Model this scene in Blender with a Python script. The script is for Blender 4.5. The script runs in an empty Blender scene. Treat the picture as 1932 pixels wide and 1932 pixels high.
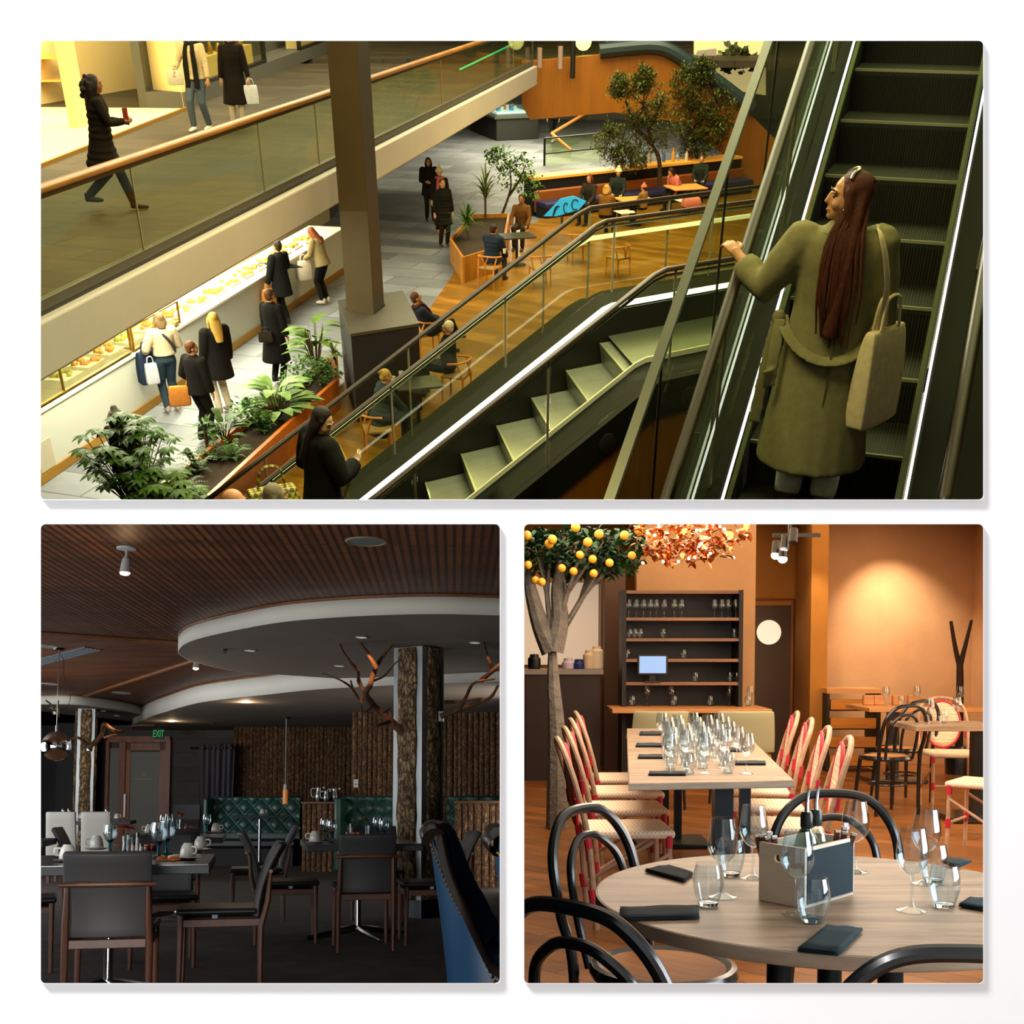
import bpy, math, random
from math import sin, cos, pi, radians, atan, sqrt
from mathutils import Vector, Matrix
from mathutils.geometry import tessellate_polygon
random.seed(11)
SC = bpy.context.scene
COL = SC.collection
V = Vector

# ---------------------------------------------------------------- camera, world, exposure
F, PX, PY = 2200.0, 966.0, 1330.0          # focal length and principal point, for a 1932 px frame
cd = bpy.data.cameras.new('camera'); cam = bpy.data.objects.new('camera', cd); COL.objects.link(cam)
cam.rotation_euler = (pi/2, 0, 0)
cd.sensor_width = 36; cd.lens = F/1932*36; cd.shift_y = (PY-966)/1932; cd.clip_start = .05; cd.clip_end = 300
SC.camera = cam
w = bpy.data.worlds.new('world'); SC.world = w; w.use_nodes = True
w.node_tree.nodes['Background'].inputs[0].default_value = (.97, .98, 1, 1)
w.node_tree.nodes['Background'].inputs[1].default_value = .74
vs = SC.view_settings
vs.view_transform = 'Standard'; vs.look = 'None'; vs.exposure = 0; vs.gamma = 1; vs.use_curve_mapping = False
cy = SC.cycles
cy.max_bounces = 7; cy.diffuse_bounces = 3; cy.glossy_bounces = 3; cy.transmission_bounces = 6; cy.transparent_max_bounces = 24
cy.caustics_reflective = False; cy.caustics_refractive = False; cy.sample_clamp_indirect = 4

# ---------------------------------------------------------------- rooms: each has its own upright frame
class Room:
    def __init__(s, horizon, eye):
        s.t = atan((PY-horizon)/F); s.H = eye
        s.M = Matrix.Rotation(s.t, 4, 'X') @ Matrix.Translation((0, 0, -eye))
    def ray(s, x, y):
        a, z = (x-PX)/F, (PY-y)/F
        c, n = cos(s.t), sin(s.t)
        return V((a, c+n*z, -n+c*z))
    def g(s, x, y, z=0.0):      # point on the level plane z
        d = s.ray(x, y); return V((0, 0, s.H)) + d*((z-s.H)/d.z)
    def v(s, x, y, dep):        # point on the upright plane at a depth
        d = s.ray(x, y); return V((0, 0, s.H)) + d*(dep/d.y)
    def px(s, p):               # where a point falls, in pixels
        q = V(p)-V((0, 0, s.H)); c, n = cos(s.t), sin(s.t)
        y, z = c*q.y-n*q.z, n*q.y+c*q.z
        return (PX+F*q.x/y, PY-F*z/y)
W0 = Room(PY, 0.0); W0.M = Matrix.Identity(4)
T = Room(-107, 7.0); L = Room(1505, 1.09); B = Room(1212, 1.38)
ROOM = [W0]; TOPS = []

def lamp(name, kind, loc, power, col, target=None, size=1.0, size_y=None, **k):
    d = bpy.data.lights.new(name, kind); d.energy = power; d.color = col
    if kind == 'AREA':
        d.size = size
        if size_y: d.shape = 'RECTANGLE'; d.size_y = size_y
    elif kind != 'SUN': d.shadow_soft_size = size
    for a, b in k.items(): setattr(d, a, b)
    o = bpy.data.objects.new(name, d); COL.objects.link(o)
    loc = V(loc); tg = V(target) if target is not None else loc+V((0, 0, -1))
    q = (tg-loc).to_track_quat('-Z', 'Y')
    TOPS.append((o, ROOM[0], Matrix.Translation(loc) @ q.to_matrix().to_4x4()))
    return o

# ---- added key light for the white wall, from the upper left
lamp('wall_key', 'AREA', (-1.95, -.26, 3.0), 190, (1, 1, 1), target=(.1, 1.5, .3), size=1.0)
# ---- lights of the mall, mostly fills added out of view
ROOM[0] = T
YEL = (1, .89, .54)
lamp('mall_fill', 'AREA', (-4, 20, 12), 2500, YEL, size=14)
lamp('mall_fill', 'AREA', (1, 36, 13), 6500, YEL, size=16)
lamp('mall_fill', 'AREA', (1.5, 50.5, 3.2), 1300, (1, .9, .6), size=6)  # added fill hidden behind the bridge wall, for the far floor
lamp('mall_fill', 'AREA', (3.6, 8, 10.5), 260, (.95, 1, .40), size=4)
lamp('escalator_fill', 'AREA', (.2, 10.2, 8.4), 480, (1, .98, .66), size=2.6)  # added fill above the steps of the middle escalator
lamp('mall_fill', 'AREA', (-.6, 5.4, 9.8), 420, (1, .88, .42), target=(.3, 11, 2.5), size=3)  # added frontal fill from above the camera
lamp('shop_fill', 'AREA', T.g(130, 230, 3.78)+V((-1.0, .5, 3.2)), 520, (1, .80, .38), size=4)
lamp('shop_fill', 'AREA', T.g(160, 300, 3.78)+V((0, -1.0, 3.6)), 330, (1, .80, .38), target=T.g(160, 230, 3.78)+V((0, 1.5, 1)), size=2)  # added fill before the shop, for faces towards the camera
lamp('counter_light', 'AREA', (-6.0, 23.5, 2.95), 1400, (1, .95, .66), size=15, size_y=.7, target=(-5.6, 23.5, 0))
lamp('cafe_light', 'AREA', (-.3, 16.0, 7.6), 420, (1, .68, .24), size=4)
lamp('cafe_light', 'AREA', (4.0, 31.0, 7.2), 700, (1, .72, .26), size=5)
# ---- lights of the two restaurants: fill panels added edge-on to the camera, side windows and side fills
def add_slot_fill(name, x0, x1, d0, d1, power, col, y=977):  # added fill lamp in the slot under the partition, edge-on to the camera
    ROOM[0] = W0; k = (PY-y)/F; dm = (d0+d1)/2
    lamp(name, 'AREA', ((x0+x1)/2, dm, k*dm), power, col, target=((x0+x1)/2, dm+k, k*dm-1), size=abs(x1-x0), size_y=(d1-d0)*sqrt(1+k*k))
ROOM[0] = L
lamp('window_and_fill', 'AREA', (-1.75, 2.6, .35), 85, (1, .97, .92), target=(-1.9, 10, 2.0), size=1.3, size_y=.5)  # low fill out of view, standing in for windows behind the camera
lamp('window_and_fill', 'AREA', (-4.9, 6.2, 1.25), 115, (.92, .97, 1), target=(-.9, 11, 1.4), size=4.0, size_y=1.8)
lamp('window_and_fill', 'AREA', (-.03, 14.5, 1.2), 80, (1, .94, .84), target=(-2, 14.5, 1.2), size=1.6, size_y=5)  # added fill lying edge-on along the partition, no window there
add_slot_fill("slot_fill", -2.6, -.1, 2.6, 6.2, 14, (1, .97, .92)); ROOM[0] = L
lamp('window_and_fill', 'AREA', (-7.6, 13.0, 1.5), 230, (.95, .97, 1), target=(-2, 17, 1.4), size=4, size_y=1.6)
for q in ((464, 1325), (324, 1361)): lamp('downlight_glow', 'POINT', L.g(q[0], q[1], 2.4)+V((0, 0, -.06)), 9, (1, .74, .46), size=.03)
ROOM[0] = B
lamp('window_and_fill', 'AREA', (2.3, 2.6, 1.25), 54, (.84, .93, 1), target=(.9, 3.1, .7), size=1.5, size_y=1.1)
lamp('warm_fill', 'AREA', (4.9, 8.0, 1.5), 150, (1, .68, .40), target=(1, 8.4, .5), size=5, size_y=1.5)  # added side fill in place of warm light from the ceiling
add_slot_fill('slot_fill', .1, 1.7, 2.2, 4.6, 13, (1, .84, .66))
add_slot_fill('slot_fill', .1, 2.8, 5.0, 9.0, 205, (1, .80, .60))
add_slot_fill('slot_fill', .2, 4.4, 9.2, 12.5, 95, (1, .68, .40))

# ---------------------------------------------------------------- materials
def lin(h):
    if not isinstance(h, str): return tuple(h)+((1,) if len(h) == 3 else ())
    h = h.lstrip('#'); o = []
    for i in (0, 2, 4):
        c = int(h[i:i+2], 16)/255; o.append(c/12.92 if c <= .04045 else ((c+.055)/1.055)**2.4)
    return tuple(o)+(1,)
class NT:
    def __init__(s, name):
        s.m = bpy.data.materials.new(name); s.m.use_nodes = True; s.nt = s.m.node_tree
        s.p = s.nt.nodes['Principled BSDF']; s.out = s.nt.nodes['Material Output']
    def n(s, kind, **k):
        x = s.nt.nodes.new(kind)
        for a, b in k.items():
            if a.startswith('i_'): x.inputs[a[2:].replace('_', ' ')].default_value = b
            else: setattr(x, a, b)
        return x
    def l(s, a, b): s.nt.links.new(a, b)
    def coord(s, scale=(1, 1, 1), rot=(0, 0, 0)):
        c = s.n('ShaderNodeTexCoord'); m = s.n('ShaderNodeMapping')
        m.inputs['Scale'].default_value = scale; m.inputs['Rotation'].default_value = rot
        s.l(c.outputs['Object'], m.inputs['Vector']); return m.outputs['Vector']
    def ramp(s, fac, stops):
        r = s.n('ShaderNodeValToRGB'); e = r.color_ramp.elements
        while len(e) < len(stops): e.new(.5)
        for i, (p, c) in enumerate(stops): e[i].position = p; e[i].color = lin(c)
        s.l(fac, r.inputs[0]); return r.outputs[0]
    def bump(s, h, strength=.3, dist=.01):
        b = s.n('ShaderNodeBump'); b.inputs['Strength'].default_value = strength; b.inputs['Distance'].default_value = dist
        s.l(h, b.inputs['Height']); s.l(b.outputs[0], s.p.inputs['Normal'])
    def noise(s, vec, scale, detail=4, rough=.6):
        x = s.n('ShaderNodeTexNoise'); x.inputs['Scale'].default_value = scale; x.inputs['Detail'].default_value = detail
        x.inputs['Roughness'].default_value = rough; s.l(vec, x.inputs['Vector']); return x.outputs[0]
MATS = {}
def mat(name, col, rough=.55, metal=0, var=.0, vs=8, bump=0, bs=60, emit=0, ecol=None, coat=0, sheen=0, trans=0, ior=1.45, alpha=1, spec=.5, bd=.003):
    if name in MATS: return MATS[name]
    t = NT(name); p = t.p; c = lin(col)
    p.inputs['Base Color'].default_value = c; p.inputs['Roughness'].default_value = rough; p.inputs['Metallic'].default_value = metal
    p.inputs['Specular IOR Level'].default_value = spec; p.inputs['IOR'].default_value = ior
    if coat: p.inputs['Coat Weight'].default_value = coat; p.inputs['Coat Roughness'].default_value = .15
    if sheen: p.inputs['Sheen Weight'].default_value = sheen
    if trans: p.inputs['Transmission Weight'].default_value = trans
    if alpha < 1: p.inputs['Alpha'].default_value = alpha
    if emit:
        p.inputs['Emission Color'].default_value = lin(ecol or col); p.inputs['Emission Strength'].default_value = emit
    if var or bump: vec = t.coord()
    if var:
        f = t.noise(vec, vs)
        d = [x*(1-var) for x in c[:3]]; e = [min(1, x*(1+var)) for x in c[:3]]
        t.l(t.ramp(f, [(.3, d), (.7, e)]), p.inputs['Base Color'])
    if bump: t.bump(t.noise(vec, bs, 3), bump, bd)
    MATS[name] = t.m; return t.m
def wood(name, c1, c2, scale=6, stretch=(1, 1, 12), rough=.45, rot=(0, 0, 0), planks=None, coat=0, grain=.25, gap=None):
    """long-grained wood; stretch divides the frequency along the grain; planks = (length, width, brick rotation)"""
    if name in MATS: return MATS[name]
    t = NT(name)
    vec = t.coord([1/x for x in stretch], rot)
    a = t.noise(vec, scale, 6, .65); b = t.noise(vec, scale*5, 3, .7)
    mx = t.n('ShaderNodeMath', operation='MULTIPLY_ADD'); t.l(b, mx.inputs[0]); mx.inputs[1].default_value = .45; t.l(a, mx.inputs[2])
    col = t.ramp(mx.outputs[0], [(.45, c1), (.95, c2)])
    if planks:
        v2 = t.coord((1, 1, 1), planks[2])
        br = t.n('ShaderNodeTexBrick'); t.l(v2, br.inputs['Vector'])
        br.inputs['Scale'].default_value = 1; br.inputs['Brick Width'].default_value = planks[0]; br.inputs['Row Height'].default_value = planks[1]
        br.inputs['Mortar Size'].default_value = planks[3] if len(planks) > 3 else .003; br.inputs['Bias'].default_value = 0
        br.inputs['Color1'].default_value = (.62, .62, .62, 1); br.inputs['Color2'].default_value = (1.1, 1.1, 1.1, 1); br.inputs['Mortar'].default_value = (.22, .2, .18, 1)
        mm = t.n('ShaderNodeMix', data_type='RGBA', blend_type='MULTIPLY'); mm.inputs[0].default_value = 1
        t.l(col, mm.inputs[6]); t.l(br.outputs[0], mm.inputs[7]); col = mm.outputs[2]
    t.l(col, t.p.inputs['Base Color']); t.p.inputs['Roughness'].default_value = rough
    if coat: t.p.inputs['Coat Weight'].default_value = coat; t.p.inputs['Coat Roughness'].default_value = .2
    t.bump(mx.outputs[0], grain, .004)
    MATS[name] = t.m; return t.m
def tiles(name, c1, c2, mortar, bw, bh, rot=0, rough=.4, ms=.012, bump=.2, nscale=2.5, off=.5):
    if name in MATS: return MATS[name]
    t = NT(name); vec = t.coord((1, 1, 1), (0, 0, rot))
    br = t.n('ShaderNodeTexBrick'); t.l(vec, br.inputs['Vector'])
    for k, v_ in (('Scale', 1), ('Brick Width', bw), ('Row Height', bh), ('Mortar Size', ms), ('Bias', 0)): br.inputs[k].default_value = v_
    br.offset = off
    br.inputs['Color1'].default_value = lin(c1); br.inputs['Color2'].default_value = lin(c2); br.inputs['Mortar'].default_value = lin(mortar)
    f = t.ramp(t.noise(vec, nscale, 6, .65), [(.25, (.72, .72, .72)), (.8, (1.15, 1.15, 1.15))])
    mm = t.n('ShaderNodeMix', data_type='RGBA', blend_type='MULTIPLY'); mm.inputs[0].default_value = 1
    t.l(br.outputs[0], mm.inputs[6]); t.l(f, mm.inputs[7]); t.l(mm.outputs[2], t.p.inputs['Base Color'])
    t.p.inputs['Roughness'].default_value = rough
    t.bump(t.noise(vec, 30, 4), bump, .004)
    MATS[name] = t.m; return t.m
def bark(name, c1, c2, c3, scale=14, rough=.85, bump=.9):
    if name in MATS: return MATS[name]
    t = NT(name); vec = t.coord((1, 1, .45))
    vo = t.n('ShaderNodeTexVoronoi', feature='DISTANCE_TO_EDGE'); vo.inputs['Scale'].default_value = scale
    nz = t.n('ShaderNodeTexNoise'); nz.inputs['Scale'].default_value = scale*.8; nz.inputs['Detail'].default_value = 4; t.l(vec, nz.inputs['Vector'])
    ad = t.n('ShaderNodeMix', data_type='VECTOR'); ad.inputs[0].default_value = .14
    t.l(vec, ad.inputs[4]); t.l(nz.outputs[1], ad.inputs[5]); t.l(ad.outputs[1], vo.inputs['Vector'])
    a = t.ramp(vo.outputs['Distance'], [(.0, c1), (.07, c2), (.35, c3)])
    f = t.ramp(t.noise(vec, 5, 6, .7), [(.3, (.6, .52, .45)), (.7, (1.1, 1.1, 1.1))])
    mm = t.n('ShaderNodeMix', data_type='RGBA', blend_type='MULTIPLY'); mm.inputs[0].default_value = 1
    t.l(a, mm.inputs[6]); t.l(f, mm.inputs[7]); t.l(mm.outputs[2], t.p.inputs['Base Color'])
    t.p.inputs['Roughness'].default_value = rough
    mn = t.n('ShaderNodeMath', operation='MINIMUM'); t.l(vo.outputs['Distance'], mn.inputs[0]); mn.inputs[1].default_value = .2
    t.bump(mn.outputs[0], bump, .06)
    MATS[name] = t.m; return t.m
def glass(name, tint='#ffffff', base=.04, edge=.5, rough=.0, blend=.35, gcol=(1, 1, 1)):
    """clear sheet or thin-walled glass: lets light through, mirrors more at grazing angles"""
    if name in MATS: return MATS[name]
    t = NT(name); t.nt.nodes.remove(t.p)
    tr = t.n('ShaderNodeBsdfTransparent'); tr.inputs[0].default_value = lin(tint)
    gl = t.n('ShaderNodeBsdfGlossy'); gl.inputs['Roughness'].default_value = rough; gl.inputs[0].default_value = tuple(gcol)+(1,)
    lw = t.n('ShaderNodeLayerWeight'); lw.inputs['Blend'].default_value = blend
    mp = t.n('ShaderNodeMapRange'); t.l(lw.outputs['Facing'], mp.inputs[0]); mp.inputs[3].default_value = base; mp.inputs[4].default_value = edge
    pw = t.n('ShaderNodeMath', operation='POWER'); t.l(lw.outputs['Facing'], pw.inputs[0]); pw.inputs[1].default_value = 2.5; t.l(pw.outputs[0], mp.inputs[0])
    mx = t.n('ShaderNodeMixShader'); t.l(mp.outputs[0], mx.inputs[0]); t.l(tr.outputs[0], mx.inputs[1]); t.l(gl.outputs[0], mx.inputs[2])
    t.l(mx.outputs[0], t.out.inputs[0]); MATS[name] = t.m; return t.m
def emis(name, col, strength): return mat(name, col, .5, emit=strength, ecol=col)

# ---------------------------------------------------------------- meshes
class MB:
    def __init__(s): s.v = []; s.f = []
    def add(s, vs, fs):
        b = len(s.v); s.v += [V(x) for x in vs]; s.f += [tuple(i+b for i in f) for f in fs]; return s
    def box(s, c, d, rz=0, M=None):
        c = V(c); hx, hy, hz = d[0]/2, d[1]/2, d[2]/2
        R = M or Matrix.Rotation(rz, 3, 'Z')
        p = [c+R @ V((x, y, z)) for x in (-hx, hx) for y in (-hy, hy) for z in (-hz, hz)]
        return s.add(p, [(0, 1, 3, 2), (4, 6, 7, 5), (0, 4, 5, 1), (2, 3, 7, 6), (0, 2, 6, 4), (1, 5, 7, 3)])
    def slab(s, a, b, up, th, side):
        """box along a->b: up = height vector, side = thickness vector"""
        a, b, up, sd = V(a), V(b), V(up), V(side)*th
        return s.add([a, b, b+up, a+up, a+sd, b+sd, b+up+sd, a+up+sd], [(0, 1, 2, 3), (7, 6, 5, 4), (0, 4, 5, 1), (1, 5, 6, 2), (2, 6, 7, 3), (3, 7, 4, 0)])
    def prism(s, poly, z0, z1):
        poly = [V((p[0], p[1], 0)) for p in poly]; n = len(poly)
        vs = [V((p.x, p.y, z0)) for p in poly]+[V((p.x, p.y, z1)) for p in poly]
        tr = tessellate_polygon([poly])
        fs = [tuple(t) for t in tr]+[tuple(i+n for i in t) for t in tr]
        fs += [(i, (i+1) % n, (i+1) % n+n, i+n) for i in range(n)]
        return s.add(vs, fs)
    def wallpoly(s, poly, side):
        """flat 3-D polygon given thickness by a vector"""
        poly = [V(p) for p in poly]; n = len(poly); sd = V(side)
        tr = tessellate_polygon([poly])
        fs = [tuple(t) for t in tr]+[tuple(i+n for i in t) for t in tr]+[(i, (i+1) % n, (i+1) % n+n, i+n) for i in range(n)]
        return s.add(poly+[p+sd for p in poly], fs)
    def loft(s, rings, caps=True, closed=False):
        n = len(rings[0]); vs = [p for r in rings for p in r]; fs = []
        m = len(rings)
        for i in range(m if closed else m-1):
            for j in range(n):
                fs.append((i*n+j, i*n+(j+1) % n, (i+1) % m*n+(j+1) % n, (i+1) % m*n+j))
        if caps and not closed: fs += [tuple(range(n))[::-1], tuple((m-1)*n+j for j in range(n))]
        return s.add(vs, fs)
    def tube(s, pts, r, n=8, caps=True, flat=1.0, up=None, closed=False):
        pts = [V(p) for p in pts]; m = len(pts)
        if m < 2: return s
        rs = list(r) if isinstance(r, (list, tuple)) else [r]*m
        if len(rs) != m: rs = [rs[0]+(rs[-1]-rs[0])*i/(m-1) for i in range(m)]
        tn = []
        for i in range(m):
            a = pts[i-1] if i or closed else pts[0]; b = pts[(i+1) % m] if i < m-1 or closed else pts[i]
            d = b-a; tn.append(d.normalized() if d.length > 1e-9 else (tn[-1] if tn else V((0, 0, 1))))
        u = V(up) if up else (V((0, 0, 1)) if abs(tn[0].z) < .9 else V((0, 1, 0)))
        rings = []
        for i in range(m):
            u = u-tn[i]*u.dot(tn[i])
            if u.length < 1e-6: u = tn[i].orthogonal()
            u.normalize(); w_ = tn[i].cross(u)
            rings.append([pts[i]+(u*cos(2*pi*j/n)*flat+w_*sin(2*pi*j/n))*rs[i] for j in range(n)])
        return s.loft(rings, caps, closed)
    def cyl(s, a, b, r, r2=None, n=16): return s.tube([a, b], [r, r if r2 is None else r2], n)
    def lathe(s, prof, n=24, c=(0, 0, 0), M=None, closed=False):
        c = V(c); rings = []
        for r, z in prof:
            ring = [V((max(r, 1e-4)*cos(2*pi*j/n), max(r, 1e-4)*sin(2*pi*j/n), z)) for j in range(n)]
            rings.append([c+(M @ p if M else p) for p in ring])
        return s.loft(rings, not closed, closed)
    def ball(s, c, r, n=10, M=None):
        c = V(c); r = (r, r, r) if not isinstance(r, (tuple, list)) else r; rings = []; k = max(4, n//2)
        for i in range(k+1):
            a = -pi/2+pi*i/k; q = max(cos(a), .02)
            ring = [V((r[0]*q*cos(2*pi*j/n), r[1]*q*sin(2*pi*j/n), r[2]*sin(a))) for j in range(n)]
            rings.append([c+(M @ p if M else p) for p in ring])
        return s.loft(rings)
    def ell(s, c, rx, ry, z, n=16): pass
    def grid(s, fn, nu, nv, closed_u=False):
        vs = [V(fn(i/(nu-(0 if closed_u else 1)), j/(nv-1))) for i in range(nu) for j in range(nv)]
        fs = [(i*nv+j, (i+1) % nu*nv+j, (i+1) % nu*nv+j+1, i*nv+j+1) for i in range(nu if closed_u else nu-1) for j in range(nv-1)]
        return s.add(vs, fs)
    def map(s, M):
        s.v = [M @ x for x in s.v]; return s
    def mesh(s, name, smooth=35):
        me = bpy.data.meshes.new(name); me.from_pydata([tuple(x) for x in s.v], [], s.f); me.validate()
        if smooth:
            me.polygons.foreach_set('use_smooth', [True]*len(me.polygons)); me.set_sharp_from_angle(angle=radians(smooth))
        me.update(); return me
    def build(s, name, m, parent=None, bevel=0, smooth=35, remesh=0, soft=0, solid=0, subd=0):
        o = bpy.data.objects.new(name, s.mesh(name, smooth)); COL.objects.link(o)
        if m: o.data.materials.append(m)
        if remesh:
            r = o.modifiers.new('r', 'REMESH'); r.mode = 'VOXEL'; r.voxel_size = remesh; r.use_smooth_shade = True
            if soft: k = o.modifiers.new('s', 'SMOOTH'); k.iterations = soft; k.factor = .5
        if solid: k = o.modifiers.new('t', 'SOLIDIFY'); k.thickness = solid; k.offset = 0
        if bevel: k = o.modifiers.new('b', 'BEVEL'); k.width = bevel; k.segments = 2; k.limit_method = 'ANGLE'; k.angle_limit = radians(40)
        if subd: k = o.modifiers.new('d', 'SUBSURF'); k.levels = subd; k.render_levels = subd
        if parent: o.parent = parent
        return o
def tag(o, label=None, cat=None, group=None, kind=None, loc=(0, 0, 0), rz=0, M=None):
    if label: o['label'] = label
    if cat: o['category'] = cat
    if group: o['group'] = group
    if kind: o['kind'] = kind
    TOPS.append((o, ROOM[0], M or (Matrix.Translation(V(loc)) @ Matrix.Rotation(rz, 4, 'Z')))); return o
def thing(name, label, cat, loc=(0, 0, 0), rz=0, group=None, M=None):
    o = bpy.data.objects.new(name, None); COL.objects.link(o); o.empty_display_size = .1
    return tag(o, label, cat, group, None, loc, rz, M)
def struct(name, mb, m, **k): return tag(mb.build(name, m, **k), kind='structure')
def dup(root, label, loc, rz=0, group=None, s=1.0, M=None):
    r = root.copy(); COL.objects.link(r); r['label'] = label
    if group: r['group'] = group
    def kids(a, b):
        for ch in list(a.children):
            c = ch.copy(); COL.objects.link(c); c.parent = b; kids(ch, c)
    kids(root, r)
    TOPS.append((r, ROOM[0], M or (Matrix.Translation(V(loc)) @ Matrix.Rotation(rz, 4, 'Z') @ Matrix.Diagonal((s, s, s, 1))))); return r
def move(o, loc, rz=0, s=1.0):
    for i, t in enumerate(TOPS):
        if t[0] is o: TOPS[i] = (o, t[1], Matrix.Translation(V(loc)) @ Matrix.Rotation(rz, 4, 'Z') @ Matrix.Diagonal((s, s, s, 1)))
def curve(pts, n=8):
    """Catmull-Rom through points"""
    pts = [V(p) for p in pts]; P = [pts[0]*2-pts[1]]+pts+[pts[-1]*2-pts[-2]]; o = []
    for i in range(1, len(P)-2):
        a, b, c, d = P[i-1:i+3]
        for k in range(n):
            t = k/n; o.append(.5*((2*b)+(c-a)*t+(2*a-5*b+4*c-d)*t*t+(3*b-a-3*c+d)*t**3))
    o.append(pts[-1]); return o
def text(body, size, m, parent, loc, M, depth=.002, name='lettering'):
    c = bpy.data.curves.new(name, 'FONT'); c.body = body; c.size = size; c.extrude = depth; c.align_x = 'CENTER'; c.align_y = 'CENTER'
    o = bpy.data.objects.new(name, c); COL.objects.link(o); c.materials.append(m); o.parent = parent
    bpy.context.view_layer.update(); me = bpy.data.meshes.new_from_object(o.evaluated_get(bpy.context.evaluated_depsgraph_get())); bpy.data.objects.remove(o)
    o = bpy.data.objects.new(name, me); COL.objects.link(o); o.parent = parent
    o.matrix_local = Matrix.Translation(V(loc)) @ M.to_4x4(); return o

# ---------------------------------------------------------------- the white wall with its three openings
ROOM[0] = W0
YW = 1.5
def wp(x, y, dy=0.0): k = (YW+dy)/F; return V(((x-PX)*k, YW+dy, (PY-y)*k))
HOLES = [(77, 77, 1855, 942.5), (77, 989, 943, 1855), (989, 989, 1855, 1855)]
def rounded(x0, y0, x1, y1, r=9, n=6):
    o = []
    for cx, cy_, a0 in ((x1-r, y0+r, -90), (x1-r, y1-r, 0), (x0+r, y1-r, 90), (x0+r, y0+r, 180)):
        o += [(cx+r*cos(radians(a0+90*i/n)), cy_+r*sin(radians(a0+90*i/n))) for i in range(n+1)]
    return o
white = mat('white_wall_paint', '#fbfbfb', .9, spec=.1)
mb = MB()
outer = [V((-9, YW, -7)), V((9, YW, -7)), V((9, YW, 9)), V((-9, YW, 9))]
loops = [outer]+[[wp(*p) for p in rounded(*h)] for h in HOLES]
flat = [p for l_ in loops for p in l_]
mb.add(flat, [tuple(t) for t in tessellate_polygon([[V((p.x, p.z, 0)) for p in l_] for l_ in loops])])
for h in HOLES:
    a = rounded(*h); b = rounded(h[0]-3, h[1]-3, h[2]+3, h[3]+3)
    mb.loft([[wp(*p) for p in a], [wp(*p, dy=.0045) for p in b]], caps=False)
struct('wall_front', mb, white, smooth=0)
for i, h in enumerate(HOLES):
    a = rounded(*h); b = rounded(h[0]-1.2, h[1]-1.2, h[2]+1.2, h[3]+1.2)
    mb = MB().loft([[wp(*p) for p in a], [wp(*p, dy=-.008) for p in a], [wp(*p, dy=-.008) for p in b], [wp(*p) for p in b]], caps=False)
    struct('trim_%d' % (i+1), mb, white, smooth=0)  # raised rim added to cast a soft shadow on the wall
# plain dark partitions added unseen to stop light between the three places, running back from the wall
dark = mat('dark_partition', '#161310', .95, spec=.05)
def part_plane(name, x0, y0, x1, y1, a=.012, b=58):
    k = lambda x, y, d: wp(x, y, d)
    mb = MB().add([k(x0, y0, a), k(x1, y1, a), k(x1, y1, b), k(x0, y0, b)], [(0, 1, 2, 3)])
    struct(name, mb, dark, smooth=0)
part_plane('partition_middle', -1900, 966, 3900, 966)
part_plane('partition_lower', 966, 966, 966, 3600)
part_plane('partition_left', -1900, -2600, -1900, 3600)
part_plane('partition_right', 3900, -2600, 3900, 3600)
part_plane('partition_top', -1900, -2600, 3900, -2600)
part_plane('partition_base', -1900, 3600, 3900, 3600)
struct('partition_back', MB().add([wp(-1900, -2600, 58), wp(3900, -2600, 58), wp(3900, 3600, 58), wp(-1900, 3600, 58)], [(0, 1, 2, 3)]), dark, smooth=0)

# ---------------------------------------------------------------- people
def skin(c='#c58f6b'): return mat('skin_'+c[1:], c, .5, var=.06, vs=20)
def cloth(c, rough=.9, sheen=.0, bump=.25): return mat('cloth_%s_%d' % (c[1:], rough*100), c, rough, var=.12, vs=25, bump=bump, bs=90, sheen=sheen, spec=.15)
def hairm(c):
    n = 'hair_'+c[1:]
    if n in MATS: return MATS[n]
    t = NT(n); vec = t.coord((60, 60, 4)); f = t.noise(vec, 3, 4, .7); b = lin(c)
    t.l(t.ramp(f, [(.3, [x*.5 for x in b[:3]]), (.75, [min(1, x*1.6) for x in b[:3]])]), t.p.inputs['Base Color'])
    t.p.inputs['Roughness'].default_value = .55; t.p.inputs['Specular IOR Level'].default_value = .25; t.bump(f, .6, .01); MATS[n] = t.m; return t.m
def ik(a, b, l1, l2, pole):
    d = b-a; ln = min(d.length, (l1+l2)*.998); d = d.normalized()
    x = (l1*l1-l2*l2+ln*ln)/(2*ln); h = sqrt(max(l1*l1-x*x, 0)); p = pole-d*pole.dot(d)
    return a+d*x+p.normalized()*h, a+d*ln
def add_hand(mb, wr, d, side, curl, k=1.0, grip=0.5):
    """palm, four unequal fingers and a thumb; d along the forearm, side towards the thumb, curl towards the palm"""
    d = d.normalized(); side = (side-d*side.dot(d)).normalized(); cu = (curl-d*curl.dot(d)-side*curl.dot(side)).normalized()
    R = Matrix((side, d, cu)).transposed()
    mb.ball(wr+d*.045*k, (.040*k, .052*k, .018*k), 10, R)
    mb.tube([wr-d*.03*k, wr+d*.03*k], [.025*k, .03*k], 8)
    for i, ln in enumerate((.072, .080, .075, .058)):
        q = wr+d*(.083-.004*abs(i-1))*k+side*(.030-.0205*i)*k; pts = [q-d*.02*k]; a = 0
        for j, s_ in enumerate((.42, .32, .26)):
            pts.append(q); a += grip*(.55+.25*j); q = q+(d*cos(a)+cu*sin(a))*ln*s_*k
        pts.append(q); mb.tube(pts, [.0095*k, .0092*k, .0088*k, .0075*k], 6)
    q = wr+d*.025*k+side*.028*k
    mb.tube([q-side*.015*k, q+side*.024*k+d*.022*k, q+side*.034*k+d*.05*k+cu*.012*k, q+side*.03*k+d*.074*k+cu*.022*k], [.014*k, .0125*k, .011*k, .008*k], 6)
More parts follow.
